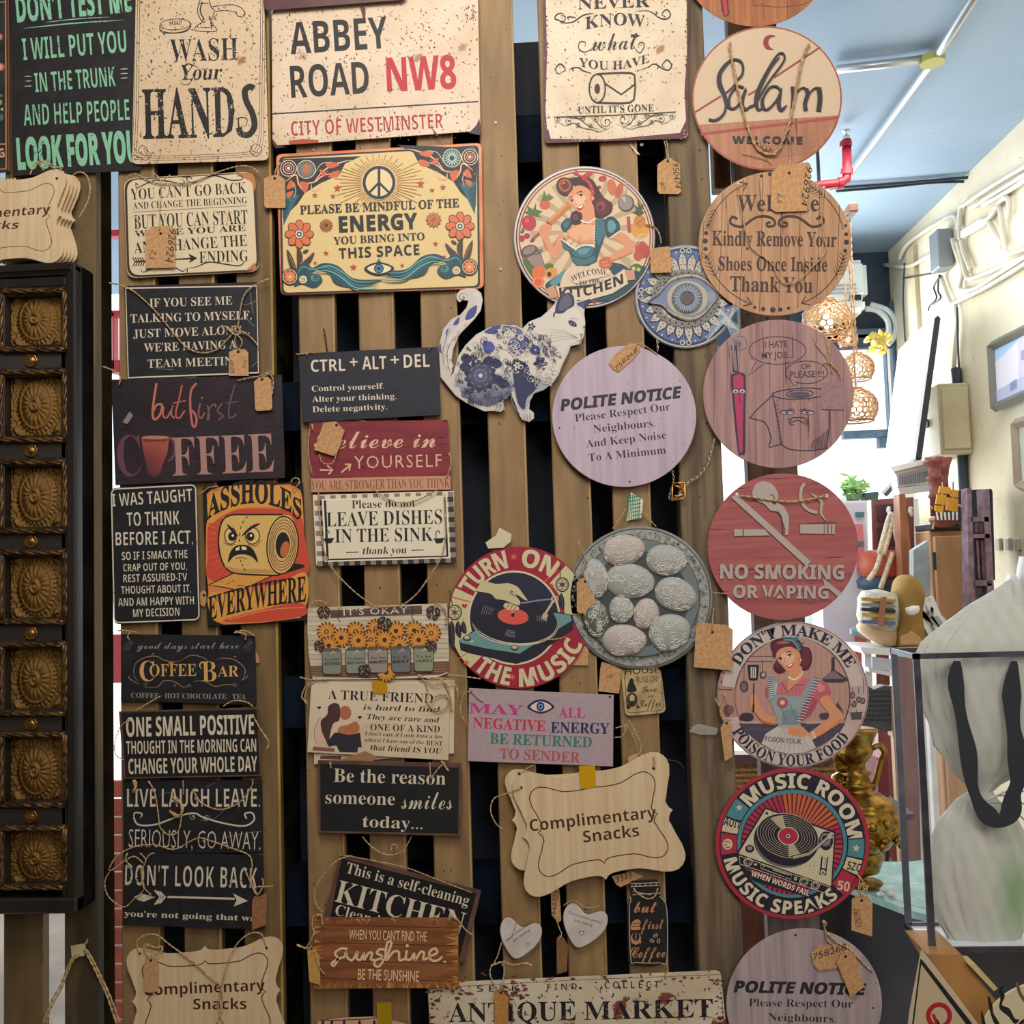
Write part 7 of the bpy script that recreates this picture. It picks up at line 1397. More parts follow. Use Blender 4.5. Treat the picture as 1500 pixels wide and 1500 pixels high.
# right wall pipe work
XW = XR - .018
ro = pipe('wall_pipes', 'cluster of white painted pipes high on the cream right wall', 'pipe', [
    '1515 236 1460 268 1415 298 1407 305 1405 330 1406 350', '1515 248 1470 275 1422 305', '1515 255 1475 281 1440 300', '1403 335 1400 318 1385 320 1345 345 1326 362 1318 380',
    '1410 343 1450 318 1465 295 1475 290 1478 300 1477 320', '1410 346 1445 325 1455 306 1462 302 1466 315 1470 350 1474 370 1480 372 1515 360', '1410 340 1440 322 1452 330 1462 350 1468 362',
    '1296 388 1330 390 1360 375 1382 363', '1395 350 1400 368 1410 395 1406 420 1412 425 1430 422 1465 400 1515 368', '1402 355 1408 375 1414 400 1420 408 1440 402 1480 385 1515 372', '1408 352 1412 370 1422 395',
    '1378 405 1385 425 1394 445 1402 442 1450 418 1515 378', '1398 440 1402 470 1400 500 1397 540'], 'x', XW, .0095, WP)
ro['label'] = 'tangle of white painted pipes high on the cream right wall'
pipe('loose_wires', 'loose dark wires dangling on the right wall below the pipes', 'wire', ['1322 408 1350 403 1378 398', '1378 404 1368 420 1372 436 1362 448 1360 455', '1376 402 1374 425 1378 436 1366 446', '1402 450 1403 500 1406 560', '1325 385 1323 440 1326 500'], 'x', XW - .01, .004, DKC)
a = P(1378, 345, 'x', XW); box('junction_box', (a.x - .05, a.y - .09, a.z - .16), (a.x + .01, a.y, a.z), M('8c9498', metal=.5, rough=.5), bev=.004, origin=a); tagp(bpy.data.objects['junction_box'], 'grey metal junction box among the white wall pipes', 'box')
for i in range(3): a = P(1335 + i * 42, 380 + i * 0, 'x', XW)
struct(box('trim_1', (XR - .02, P(1342, 420, 'x', XR).y - .04, 1.9), (XR, P(1342, 420, 'x', XR).y + .05, 2.9), M('cdbf9c', 'bba985', sc=8)))
# air conditioner on the back wall
a, b = P(1185, 382, 'y', 3.05), P(1275, 455, 'y', 3.05)
ro = root('air_conditioner', (b.x - .1, 3.15, b.z), 'white wall air conditioner on the dark blue beam', 'air conditioner')
AW = M('e8ece8', rough=.4); box('casing', (a.x, 3.05, b.z + .06), (b.x, YB, a.z), AW, ro, bev=.025, seg=4)
box('lower_lip', (a.x + .01, 3.07, b.z), (b.x - .01, YB, b.z + .075), AW, ro, bev=.02, seg=3)
for i in range(3): box('louvre', (a.x + .02, 3.045, b.z + .085 + i * .018), (b.x - .06, 3.056, b.z + .094 + i * .018), M('a8acb0'), ro)
q1, q2 = P(1245, 432, 'y', 3.04), P(1262, 439, 'y', 3.04); box('display', (q1.x, 3.04, q2.z), (q2.x, 3.052, q1.z), M('1c2024', rough=.2), ro)
pipe('drain_hose', 'pale insulated hoses curving down beside the air conditioner', 'hose', ['1268 452 1285 455 1300 470 1302 490', '1275 446 1300 455 1312 475 1308 495 1300 505'], 'y', 3.1, .014, M('b0b8bc', rough=.6))
ro = root('dried_flowers', P(1288, 503, 'y', 3.05), 'yellow dried flower bunch hanging under the hoses', 'flowers'); rr = random.Random(2)
for i in range(26):
    c = P(1288 + rr.gauss(0, 7), 500 + rr.gauss(0, 7), 'y', 3.05 + rr.uniform(-.04, .04)); v, f = lathe([(.001, -.01), (.014, 0), (.02, .012), (.001, .008)], c, (rr.uniform(-1, 1), rr.uniform(-1, 0), rr.uniform(-.8, 1)), 6); mk('flower', v, f, M('d8c060', rough=.8), ro, smooth=True)
# pierced lamps
COP = M('d4b088', 'b08458', sc=30, metal=.2, rough=.4)
def lamp(label, px, py, rx, Y, glow, first=[None]):
    c = P(px, py, 'y', Y); sc = rx * (Y + 1.385) / FPX
    ro = root('pierced_lamp', c, label, 'lamp', 'pierced hanging lamps')
    ico = bmesh.new(); bmesh.ops.create_icosphere(ico, subdivisions=3 if rx > 20 else 2, radius=1)
    bm = bmesh.new(); cen = {}
    for fc in ico.faces:
        q = fc.calc_center_median().normalized(); q.z *= .95; q.z = max(q.z, -.62); cen[fc.index] = bm.verts.new(q)
    for q in ico.verts:                                     # one cell of the lattice round each point, pierced in the middle
        if q.co.z < -.6: continue
        fs_ = list(q.link_faces); n0 = q.co.normalized(); ax = n0.orthogonal().normalized(); ay = n0.cross(ax)
        fs_.sort(key=lambda fc: atan2(fc.calc_center_median().dot(ay), fc.calc_center_median().dot(ax)))
        ring = [cen[fc.index] for fc in fs_]; c0_ = sum((w_.co for w_ in ring), Vector()) / len(ring); inn = [bm.verts.new(w_.co.lerp(c0_, .26)) for w_ in ring]
        mid = [bm.verts.new((inn[i].co + inn[(i + 1) % len(inn)].co) / 2 * 1.0) for i in range(len(inn))]
        for i in range(len(ring)):
            j = (i + 1) % len(ring); bm.faces.new((ring[i], ring[j], inn[j], mid[i], inn[i]))
    ico.free()
    me = bpy.data.meshes.new('shade'); bm.to_mesh(me); bm.free(); me.materials.append(COP)
    for q in me.vertices: q.co *= sc
    o = bpy.data.objects.new('shade', me); COL.objects.link(o); o.parent = ro; sm = o.modifiers.new('thick', 'SOLIDIFY'); sm.thickness = .004
    v, f = lathe([(.001, .02), (.25, .0), (.34, -.02), (.30, -.10), (.001, -.11)], c + Vector((0, 0, sc * .98)), (0, 0, 1), 16); v = [c + Vector((0, 0, sc * .98)) + (q - c - Vector((0, 0, sc * .98))) * sc for q in v]; mk('cap', v, f, COP, ro, smooth=True)
    v, f = lathe([(.72, -.64), (.80, -.62), (.80, -.70), (.72, -.72)], Vector((0, 0, 0)), (0, 0, 1), 20); mk('rim', [c + q * sc for q in v], f[:-2], COP, ro, smooth=True)
    v, f = lathe([(.001, -.28), (.18, -.2), (.25, 0), (.18, .2), (.08, .3), (.001, .3)], Vector((0, 0, 0)), (0, 0, 1), 14); mk('bulb', [c + q * sc for q in v], f, M('ffd890', emis=glow), ro, smooth=True)
    v, f = tube([Vector((c.x, c.y, zbeam)), Vector((q0.x + .015, c.y, zbeam + .01))], .004, 6); mk('arm', v, f, DKC, hr); tv, tf = [], []; top = Vector((c.x, c.y, zbeam)); ropev([c.lerp(top, k / 8) + Vector((0, 0, sc if k == 0 else 0)) for k in range(9)], .0035, 2, tv, tf); mk('chain', tv, tf, COP, ro)
    return ro
zbeam = P(1240, 332, 'y', 1.8).z; q0 = P(1240, 335, 'y', 1.7); hr = root('lamp_rail', (q0.x, 1.35, zbeam), 'wooden rail the pierced copper lamps hang from, mostly hidden by the shoe sign', 'rail')
box('rail', (q0.x, 1.66, zbeam), (q0.x + .03, 2.05, zbeam + .03), M('94705c', '7c5c48', sc=12), hr, bev=.004); box('drop_rod', (q0.x + .0, 2.0, zbeam), (q0.x + .01, 2.01, ZC), DKC, hr)
lamp('largest pierced copper lamp with glowing bulb, highest of the hanging cluster', 1212, 472, 36, 1.85, 16)
lamp('small pierced copper lamp hanging just below the largest one', 1242, 497, 15, 2.0, 9)
lamp('middle pierced copper lamp in the hanging cluster, half behind the round sign', 1256, 540, 24, 1.75, 12)
lamp('lowest pierced copper lamp with a flat rim, at the toilet roll sign edge', 1255, 597, 30, 1.7, 12)
# ---------------------------------------------------------------- right wall and furniture beyond
def prism(name, pts, Y, dep, mat, par=None, sm=0, label=None, cat=None, bev=0, group=None):
    """a solid with the outline pts (pixels, put at depth Y) and the thickness dep"""
    p = nums(pts); p = spl(p, sm, True) if sm else list(p)
    if area2(p) > 0: p.reverse()
    n = len(p); k_ = (Y + dep + 1.385) / (Y + 1.385)
    F_ = [P(x, y, 'y', Y) for x, y in p]; Bk = [q + Vector((0, dep, 0)) for q in F_]
    t = tess(p); f = [tuple(q) for q in t] + [tuple(n + i for i in reversed(q)) for q in t] + [(i, n + i, n + (i + 1) % n, (i + 1) % n) for i in range(n)]
    o = mk(name, F_ + Bk, f, mat, par, origin=sum(F_, Vector()) / n)
    if bev:
        bm = bmesh.new(); bm.from_mesh(o.data); bmesh.ops.bevel(bm, geom=[e for e in bm.edges if e.calc_face_angle(0) > .5], offset=bev, segments=2, affect='EDGES'); bm.to_mesh(o.data); bm.free()
    return tagp(o, label, cat, group) if label else o
# meter box
v = P(1420, 560, 'x', XR); Yf = v.y
bx = root('meter_box', (1.56, Yf, 2.1), 'beige metal meter box mounted on the right wall', 'box'); zt2, zb2 = v.z, P(1420, 666, 'x', XR).z
MB = M('c4bc9c', 'b8ae8c', sc=6, rough=.45); box('casing', (1.505, Yf, zb2), (XR, Yf + .22, zt2), MB, bx, bev=.006); box('door', (1.515, Yf - .012, zb2 + .02), (XR - .01, Yf, zt2 - .02), MB, bx, bev=.004)
q = Vector((1.503, Yf + .12, (zt2 + zb2) / 2)); v_, f_ = lathe([(.018, 0), (.018, .006), (.001, .007)], q, (-1, 0, 0), 12); mk('lock', v_, f_, DKC, bx)
pipe('wall_duct', 'dark duct running down the wall behind the meter box', 'duct', ['1400 540 1404 580 1408 640 1412 720 1416 740'], 'x', XR - .02, .02, M('2c3448'))
# framed poster leaning off the wall
c0, c1, c2_, c3_ = P(1323, 514, 'y', 2.75), P(1372, 466, 'y', 2.25), P(1344, 672, 'y', 2.2), P(1297, 724, 'y', 2.7)
po = root('framed_poster', (c0 + c2_) / 2, 'glossy white poster in a thin black frame leaning from the right wall', 'poster')
nrm = (c1 - c0).cross(c3_ - c0).normalized(); nrm = nrm if nrm.y < 0 else -nrm
def slab(name, a, b, c, d, th, mat, par): P_ = [a, b, c, d]; return mk(name, P_ + [q - nrm * th for q in P_], [(0, 1, 2, 3), (7, 6, 5, 4), (0, 4, 5, 1), (1, 5, 6, 2), (2, 6, 7, 3), (3, 7, 4, 0)], mat, par)
slab('backing', c0, c1, c2_, c3_, .02, M('e8eef4', rough=.08), po)
for a, b in ((c0, c1), (c1, c2_), (c2_, c3_), (c3_, c0)): v_, f_ = tube([a + nrm * .004, b + nrm * .004], .011, 4); mk('frame', v_, f_, M('14161c', rough=.4), po)
vv, ff = [], []
for r_ in range(3):
    for i in range(11):
        u = .12 + i * .07; w0, w1 = .07 + r_ * .06, .07 + r_ * .06 + (.045 if r_ else .03); f4 = lambda u, w_: c0.lerp(c1, u).lerp(c3_.lerp(c2_, u), w_) + nrm * .003
        n0 = len(vv); vv += [f4(u, w0), f4(u + .02 + .02 * (i % 2), w0), f4(u + .03, w1), f4(u + .006, w1)]; ff.append((n0, n0 + 1, n0 + 2, n0 + 3))
mk('printed_rows', vv, ff, M('4c5c74'), po)
# pictures on the wall
def pic(label, pts, paint, fw):
    A = [P(x, y, 'x', XR - .025) for x, y in nums(pts)]; ro = root('framed_picture', sum(A, Vector()) / 4, label, 'picture')
    A2 = [Vector((XR, q.y, q.z)) for q in A]; mk('canvas', A + A2, [(3, 2, 1, 0), (4, 5, 6, 7)] + [(i, (i + 1) % 4, 4 + (i + 1) % 4, 4 + i) for i in range(4)], M('c8ccd8', rough=.3), ro)
    fr_ = M(fw, rough=.5)
    for i in range(4): v_, f_ = tube([A[i] + Vector((-.006, 0, 0)), A[(i + 1) % 4] + Vector((-.006, 0, 0))], .018, 4); mk('frame', v_, f_, fr_, ro)
    f4 = lambda u, w_: A[0].lerp(A[1], u).lerp(A[3].lerp(A[2], u), w_) + Vector((-.004 , 0, 0))
    vs, fs, cs = [], [], []
    for k_, (col, q) in enumerate(paint):
        n0 = len(vs); vs += [f4(a, b) + Vector((-.0004 * k_, 0, 0)) for a, b in nums(q)]; fs += [tuple(n0 + i for i in t) for t in tess(nums(q))]; cs += [lin(col)] * len(nums(q))
    mk('painted_scene', vs, fs, ink(0, .3), ro, cs); return ro
pic('framed watercolour of a pale blue street scene on the right wall', '1455 507 1545 462 1545 560 1460 597', [('a8c8e8', '0 0 1 0 1 .6 0 .6'), ('dcd8e4', '0 .3 .5 .1 .5 1 0 1'), ('c4c0d4', '.45 .05 .8 0 .8 .75 .45 .8'), ('9890b8', '.72 0 1 0 1 .7 .72 .7'), ('8c8cb0', '.5 .3 .56 .3 .56 .45 .5 .45'), ('8c8cb0', '.6 .12 .66 .12 .66 .26 .6 .26'), ('b0b4d0', '.0 .75 1 .65 1 1 0 1'), ('7c88ac', '.3 .72 .42 .7 .42 .84 .3 .86')], '6c6c60')
pic('second framed picture, pale panel cut off by the right edge', '1490 621 1560 600 1560 735 1495 710', [('b8bcb0', '0 0 1 0 1 1 0 1')], '9c8c74')
ro = root('socket_row', P(1478, 798, 'x', XR), 'row of grey wall sockets low on the cream wall', 'socket')
for i in range(4): a = P(1457 + i * 14, 789 - i * 0, 'x', XR - .012); b = P(1469 + i * 14, 806, 'x', XR); box('socket_plate', (XR - .012, min(a.y, b.y) , b.z), (XR, max(a.y, b.y), a.z), M('a8a898', rough=.5), ro, bev=.002)
# back furniture
OAK = M('cc9c70', 'b48458', sc=18, st=(2, 2, .2), lo=.3, hi=.7, rough=.5); DW = M('74443c', '8c544a', sc=14, st=(2, 2, .3), rough=.5); PW = M('8c707c', '6c545e', sc=30, rough=.6)
ca = root('oak_cabinet', P(1392, 860, 'y', 1.9), 'plain oak-veneer cabinet with the toy ship on top', 'cabinet')
a, b = P(1364, 777, 'y', 1.9), P(1425, 777, 'y', 1.9); box('carcass', (a.x, 1.92, 0), (b.x, 2.05, a.z), OAK, ca, bev=.004); box('door', (a.x + .01, 1.9, .05), (b.x, 1.92, a.z - .02), OAK, ca, bev=.003)
for y in (822, 900): q = P(1369, y, 'y', 1.895); box('hinge', (q.x - .006, 1.89, q.z - .03), (q.x + .004, 1.9, q.z + .03), DKC, ca)
q = P(1385, 772, 'y', 1.95); box('dark_tray', (a.x, 1.9, a.z), (b.x - .02, 2.05, a.z + .025), M('20242c', rough=.4), ca, bev=.004)
pn = root('carved_screen', P(1438, 830, 'y', 1.75), 'purplish brown carved door leaf with an open top, leaning by the oak cabinet', 'panel')
for st in ('1417 715 1423 715 1431 945 1420 945', '1440 717 1449 716 1460 945 1450 945', '1423 757 1448 757 1449 764 1423 764', '1425 782 1450 782 1450 788 1425 788', '1427 850 1453 850 1453 858 1427 858', '1431 915 1457 915 1458 945 1431 945'): prism('frame_bar', st, 1.75, .05, PW, pn)
prism('inner_board', '1424 762 1449 762 1455 940 1430 940', 1.78, .02, M('5c4850', '74606c', sc=40), pn)
for i in range(3): prism('carved_fillet', [(1430 + i * 7, 792), (1433 + i * 7, 792), (1436 + i * 7, 848), (1433 + i * 7, 848)], 1.765, .02, PW, pn)
for i in range(9): v_, f_ = lathe([(.012, 0), (.008, .008), (.001, .01)], P(1429 + (i % 3) * 8, 766 + (i // 3) * 6, 'y', 1.775), (0, -1, 0), 8); mk('carved_boss', v_, f_, PW, pn)
prism('dark_case', '1400 719 1452 716 1454 720 1458 850 1420 850 1418 770 1400 768', 2.08, .2, M('1c2436', '141a28', sc=10), label='black storage case behind the carved door leaf', cat='case')
# toy ship
sh = root('toy_ship', P(1386, 760, 'y', 1.85), 'toy sailing ship with yellow sails on the oak cabinet', 'ship')
prism('hull', '1370 758 1404 756 1400 768 1390 772 1376 770', 1.83, .05, M('7c3c2c'), sh, 3)
for st in ('1377 712 1393 714 1392 724 1375 722', '1394 717 1404 718 1404 729 1393 727', '1373 724 1387 725 1384 740 1371 738', '1388 728 1404 731 1403 750 1386 747', '1370 740 1383 742 1381 752 1370 748'): prism('sail', st, 1.82, .008, M('d89c34', rough=.8), sh)
for x in (1381, 1396): prism('mast', [(x, 706), (x + 1.4, 706), (x + 1.4, 762), (x, 762)], 1.85, .008, DW, sh)
for st in ('1366 745 1362 742', '1404 740 1412 744', '1370 760 1366 775'): v_, f_ = tube([P(x, y, 'y', 1.85) for x, y in nums(st)], .004, 5); mk('spar', v_, f_, M('c8a878'), sh)
for i in range(6): v_, f_ = tube([P(1372 + i * 6, 750, 'y', 1.82), P(1374 + i * 5.6, 762, 'y', 1.82)], .003, 4); mk('rigging', v_, f_, M('e8e4dc'), sh)
# white mantel with a turned post
WH = M('ecece8', 'd8d8d8', sc=8, rough=.4)
mt_ = root('white_mantel', P(1340, 705, 'y', 2.1), 'white fluted mantel top in front of the bright window', 'mantel')
prism('cornice', '1303 684 1365 670 1367 677 1309 691', 2.05, .14, WH, mt_); prism('cornice', '1309 691 1367 677 1367 683 1313 696', 2.08, .1, WH, mt_); prism('frieze', '1313 696 1367 683 1368 708 1315 714', 2.1, .06, WH, mt_); prism('lower_rail', '1316 715 1369 708 1369 718 1318 724', 2.09, .07, WH, mt_)
for i in range(16): x = 1316 + i * 3.2; prism('flute', [(x, 698.5 - i * .65), (x + 1.5, 698 - i * .65), (x + 1.5, 710 - i * .4), (x, 711 - i * .4)], 2.093, .008, M('b0b0b8'), mt_)
def turned(name, label, px, y0, y1, Y, prof, mat):
    a, b = P(px, y1, 'y', Y), P(px, y0, 'y', Y); H_ = b.z - a.z; v_, f_ = lathe([(r, h * H_) for r, h in prof], a, (0, 0, 1), 14); return tagp(mk(name, v_, f_, mat, smooth=True, origin=a), label, 'post')
MAR = M('7c3c38', '94504a', sc=20, rough=.4)
turned('turned_post', 'reddish turned wooden post at the right end of the white mantel', 1372, 670, 756, 2.0, [(.02, 0), (.02, .3), (.028, .34), (.02, .38), (.02, .6), (.032, .65), (.022, .7), (.022, .85), (.034, .9), (.036, 1)], MAR)
turned('turned_post', 'second reddish post with a flared top, behind the first one', 1384, 671, 750, 2.15, [(.018, 0), (.018, .6), (.024, .8), (.038, 1)], MAR)
prism('wooden_post', '1317 724 1326 724 1334 800 1336 850 1322 850', 2.0, .06, M('a86844', '8c5434', sc=20, st=(2, 2, .3)), label='orange-brown upright post under the white mantel', cat='post')
dr = root('brown_cupboard', P(1305, 790, 'y', 2.3), 'dark red-brown panelled cupboard door with two pale hooks', 'cupboard')
prism('door', '1276 732 1338 728 1352 1402 1296 1402', 2.3, .05, DW, dr); prism('panel', '1285 740 1314 738 1316 762 1286 764', 2.29, .012, M('4c2830'), dr); prism('panel', '1286 772 1312 770 1312 800 1287 800', 2.29, .012, M('4c2830'), dr)
for x in (1302, 1334): v_, f_ = tube([P(x, 744, 'y', 2.27), P(x - 1, 748, 'y', 2.25), P(x + 3, 756, 'y', 2.25)], .008, 6); mk('hook', v_, f_, WH, dr, smooth=True)
rp = root('red_white_panel', P(1250, 800, 'y', 2.2), 'pale red and white painted panel behind the no smoking sign', 'panel')
prism('board', '1200 738 1268 736 1290 1375 1222 1375', 2.25, .03, M('d8d4e4'), rp); prism('red_band', '1252 768 1264 768 1268 840 1256 840', 2.24, .012, M('d87c84'), rp); prism('red_band', '1252 925 1268 925 1276 990 1256 990', 2.24, .012, M('d86458'), rp)
for y in (754, 797): prism('teal_motif', [(1254, y - 4), (1266, y - 4), (1266, y + 3), (1254, y + 3)], 2.238, .01, M('4c7c84'), rp)
for i in range(5): v_, f_ = lathe([(.012, 0), (.016, .02), (.012, .04)], P(1246 + i * 5.6, 925 + i * 1.5, 'y', 2.1), (1, 0, 0), 8); mk('ribbed_handle', v_, f_, M('8ca8b4'), rp)
# plant on the window ledge
pl = root('potted_plant', P(1248, 722, 'y', 2.9), 'small green leafy plant on the bright window ledge', 'plant'); rr = random.Random(5)
prism('pot', '1238 724 1262 723 1259 735 1241 735', 2.86, .1, M('5c6c5c'), pl); vv, ff = [], []
for i in range(60):
    c = P(1248 + rr.gauss(0, 9), 714 + rr.gauss(0, 6), 'y', 2.9 + rr.uniform(-.05, .05)); d = Vector((rr.uniform(-1, 1), rr.uniform(-.6, .6), rr.uniform(-.3, 1))).normalized() * .035; w_ = d.orthogonal().normalized() * .012; n0 = len(vv); vv += [c - d, c + w_, c + d, c - w_]; ff.append((n0, n0 + 1, n0 + 2, n0 + 3))
o = mk('leaves', vv, ff, M('5c8c3c', '84ac54', sc=30, rough=.6), pl); o['kind'] = 'stuff'
prism('plant_pot', '1266 722 1288 720 1286 735 1269 735', 2.86, .08, M('3c5450'), label='empty dark green pot beside the small plant', cat='pot', bev=.004)
zl = P(1250, 735, 'y', 2.86).z; struct(box('wall_window_bench', (P(1210, 730, 'y', 2.8).x, 2.8, 0), (P(1345, 730, 'y', 2.8).x, YB, zl), M('d0d4d0', rough=.6)))
# tote bags, hat, cloth
tb = root('tote_bag', P(1303, 838, 'y', 1.9), 'orange and navy tote bag with striped straps hanging from a hook', 'bag')
def puff(name, pts, Y, dep, mat, par, sm=4):
    """a soft body: traced outline swelling towards the viewer and away"""
    p = spl(nums(pts), sm, True)
    if area2(p) > 0: p.reverse()
    n = len(p); cx = sum(q[0] for q in p) / n; cy = sum(q[1] for q in p) / n; v_, f_ = [], []
    for k_, (s_, dd) in enumerate(((1, 0), (.9, -.55), (.65, -.9), (.3, -1))):
        v_ += [P(cx + (x - cx) * s_, cy + (y - cy) * s_, 'y', Y) + Vector((0, dd * dep, 0)) for x, y in p]
    for k_ in range(3): f_ += [(k_ * n + i, k_ * n + (i + 1) % n, (k_ + 1) * n + (i + 1) % n, (k_ + 1) * n + i) for i in range(n)]
    f_.append(tuple(3 * n + i for i in range(n))); m0 = len(v_); v_ += [P(x, y, 'y', Y) + Vector((0, dep * .8, 0)) for x, y in p]; f_ += [(i, m0 + i, m0 + (i + 1) % n, (i + 1) % n) for i in range(n)]; f_.append(tuple(m0 + i for i in range(n - 1, -1, -1)))
    return mk(name, v_, f_, mat, par, smooth=True, origin=P(cx, cy, 'y', Y))
puff('upper_body', '1266 810 1300 806 1340 811 1336 845 1316 850 1268 846', 2.12, .05, M('c8603c', 'b04c30', sc=6, rough=.5), tb, 2); puff('lower_body', '1268 842 1310 846 1335 842 1326 862 1300 868 1262 862', 2.13, .06, M('28384c', '3c5068', sc=10), tb, 2)
for st in ('1288 810 1296 780 1305 752 1310 770 1318 808', '1294 812 1302 785 1310 756 1320 790 1320 810', '1290 812 1284 832 1272 850', '1308 810 1300 832 1290 862'): v_, f_ = tube(spl([tuple(P(x, y, 'y', 2.06 + .16 * max(0, (812 - y) / 60))) for x, y in nums(st)], 4), .009, 6); mk('strap', v_, f_, M('c8ac80', 'e0d8c8', sc=90), tb, smooth=True)
t2_ = root('tote_bag', P(1290, 892, 'y', 1.6), 'woven tote bag with yellow and grey stripes and a tan strap', 'bag')
puff('body', '1268 866 1312 870 1314 918 1300 930 1264 912 1262 890', 1.86, .06, M('a8a898', 'c8c4b8', sc=60, rough=.8), t2_, 2)
for y, c in ((878, 'b88c3c'), (886, '8c8c84'), (893, '2c3034'), (901, 'c89c44'), (911, '5c7088')): prism('woven_band', [(1263, y - 3), (1312, y), (1312, y + 5), (1263, y + 2)], 1.79, .02, M(c, rough=.8), t2_)
prism('leather_strap', '1292 874 1299 874 1294 920 1286 916', 1.78, .02, M('a0684c'), t2_); puff('base', '1264 912 1300 918 1314 920 1310 946 1290 944 1262 926', 1.87, .05, M('c8a880', rough=.7), t2_, 2)
hb = root('canvas_hat', P(1330, 880, 'y', 1.4), 'slouchy tan canvas hat with a paper label', 'hat'); puff('crown', '1312 865 1318 848 1330 842 1344 850 1352 872 1348 900 1350 947 1312 949 1310 900', 1.86, .06, M('a8843c', '8c6c30', sc=10, rough=.8, bump=.5), hb, 3)
prism('label', '1320 932 1330 928 1336 924 1344 930 1350 936 1350 944 1320 944', 1.78, .004, KR, hb)
wc = root('white_cloth', P(1370, 910, 'y', 1.2), 'pleated white cloth draped over the clear box edge', 'cloth')
for i in range(7): prism('pleat', [(1338 + i * 4, 884 - i * 1.4), (1343 + i * 4, 880 - i * 1.2), (1352 + i * 3.4 + 6, 900), (1372 + i * 5, 925), (1395 + i * 3, 944), (1388 + i * 3, 946), (1360 + i * 4, 930), (1346 + i * 3, 905)], 1.82 + (i % 2) * .01, .02, M('e8e4dc', rough=.8), wc)
puff('knot', '1325 890 1345 886 1345 898 1330 902', 1.81, .02, M('e8e4dc', rough=.8), wc, 2)
prism('grey_panel', '1338 806 1360 792 1363 840 1363 960 1340 960', 1.84, .04, M('9ca8a8', '7c8488', sc=8), label='grey slanted board beside the oak cabinet door', cat='board')
# white stand and woven chair lower down
ws = root('white_side_table', P(1290, 960, 'y', 1.8), 'worn white side table with one drawer in front of red wood', 'table')
prism('tabletop', '1260 948 1362 952 1362 965 1264 957', 1.8, .25, WH, ws); prism('drawer', '1278 962 1308 966 1308 984 1278 979', 1.82, .02, M('c8ccdc'), ws); prism('rail', '1272 978 1312 986 1312 992 1273 984', 1.81, .03, WH, ws)
for x in (1266, 1306, 1355): q = P(x, 955, 'y', 1.85); box('leg', (q.x, 1.85, 0), (q.x + .018, 1.88, q.z), WH, ws)
ch = root('woven_chair_back', P(1290, 1040, 'y', 1.3), 'grey woven seat back below the white side table', 'chair')
prism('woven_back', '1262 1004 1280 1010 1308 1006 1310 1070 1256 1062', 1.3, .04, M('44444c', '5c5c64', sc=120, st=(1, 1, 3), bump=.8), ch, 2); prism('frame', '1306 1010 1312 1004 1314 1080 1308 1080', 1.29, .04, OAK, ch)
for x in (1258, 1308): q = P(x, 1060, 'y', 1.31); box('leg', (q.x, 1.31, 0), (q.x + .015, 1.335, q.z), OAK, ch)
for i in range(7): prism('weave_strip', [(1258, 1012 + i * 7), (1309, 1012 + i * 7), (1309, 1013.5 + i * 7), (1258, 1013.5 + i * 7)], 1.296, .006, M('34343c'), ch)
bk = root('wicker_basket', P(1100, 1140, 'y', .9), 'golden wicker basket with purple-brown rim, glimpsed behind the music room sign', 'basket')
q0, q1 = P(1075, 1238, 'y', .9), P(1215, 1238, 'y', .9); tagp(box('basket_stand', (q0.x, .9, 0), (q1.x, 1.1, q0.z), DW, bev=.004), 'dark wooden stand under the wicker basket', 'stand')
prism('rim', '1060 1106 1225 1104 1225 1118 1060 1120', .88, .05, M('6c4450'), bk); prism('side', '1062 1120 1224 1118 1222 1235 1064 1240', .9, .04, M('b88c54', '8c6434', sc=70, lo=.45, hi=.55, bump=1), bk)
for i in range(9): prism('weave_strip', [(1062, 1126 + i * 8), (1224, 1124 + i * 8), (1224, 1128 + i * 8), (1062, 1130 + i * 8)], .893, .01, M('c89c64', '94703c', sc=160), bk)
prism('red_column', '1285 1110 1300 1105 1304 1210 1288 1215', .95, .08, M('7c3038', '8c3c40', sc=10), label='dark red column standing behind the brass ewer', cat='column')
pk_ = root('dark_shelf', P(1312, 1180, 'y', 1.0), 'dark shelf with small goods behind the ewer', 'shelf')
prism('board', '1298 1196 1340 1192 1340 1200 1298 1204', 1.0, .2, M('3c2c34'), pk_); prism('board', '1300 1290 1340 1290 1340 1300 1300 1300', 1.0, .2, M('3c2c34'), pk_); prism('upright', '1296 1160 1301 1158 1303 1310 1298 1310', 1.0, .2, M('2c2430'), pk_)
# counter with a glass top
CT = M('3c3a3e', '4c4848', sc=4, rough=.75, bump=.2)
cn = root('shop_counter', P(1300, 1400, 'y', .3), 'grey counter with a turquoise glass top under the brass ewer', 'counter')
T4 = [P(x, y, 'z', .9) for x, y in ((1060, 1285), (1335, 1330), (1335, 1262), (1060, 1255))]
gl = [P(1068, 1292, 'z', .9), P(1235, 1296, 'z', .9), P(1338, 1335, 'z', .9), P(1600, 1400, 'z', .9), P(1560, 1240, 'z', .9), P(1330, 1262, 'z', .9), P(1068, 1262, 'z', .9)]
dn = Vector((0, 0, -.012)); n = len(gl); t = tess([(q.x, q.y) for q in gl])
mk('glass_top', gl + [q + dn for q in gl], [tuple(q) for q in t] + [tuple(n + i for i in q) for q in t] + [(i, (i + 1) % n, n + (i + 1) % n, n + i) for i in range(n)], M('9cc8c4', 'c4dcd8', sc=20, rough=.12, c3='f0f4f0', sc3=160, t3=.66), cn)
fp = [P(1120, 1305, 'z', .885), P(1235, 1300, 'z', .885), P(1338, 1339, 'z', .885), P(1600, 1405, 'z', .885)]
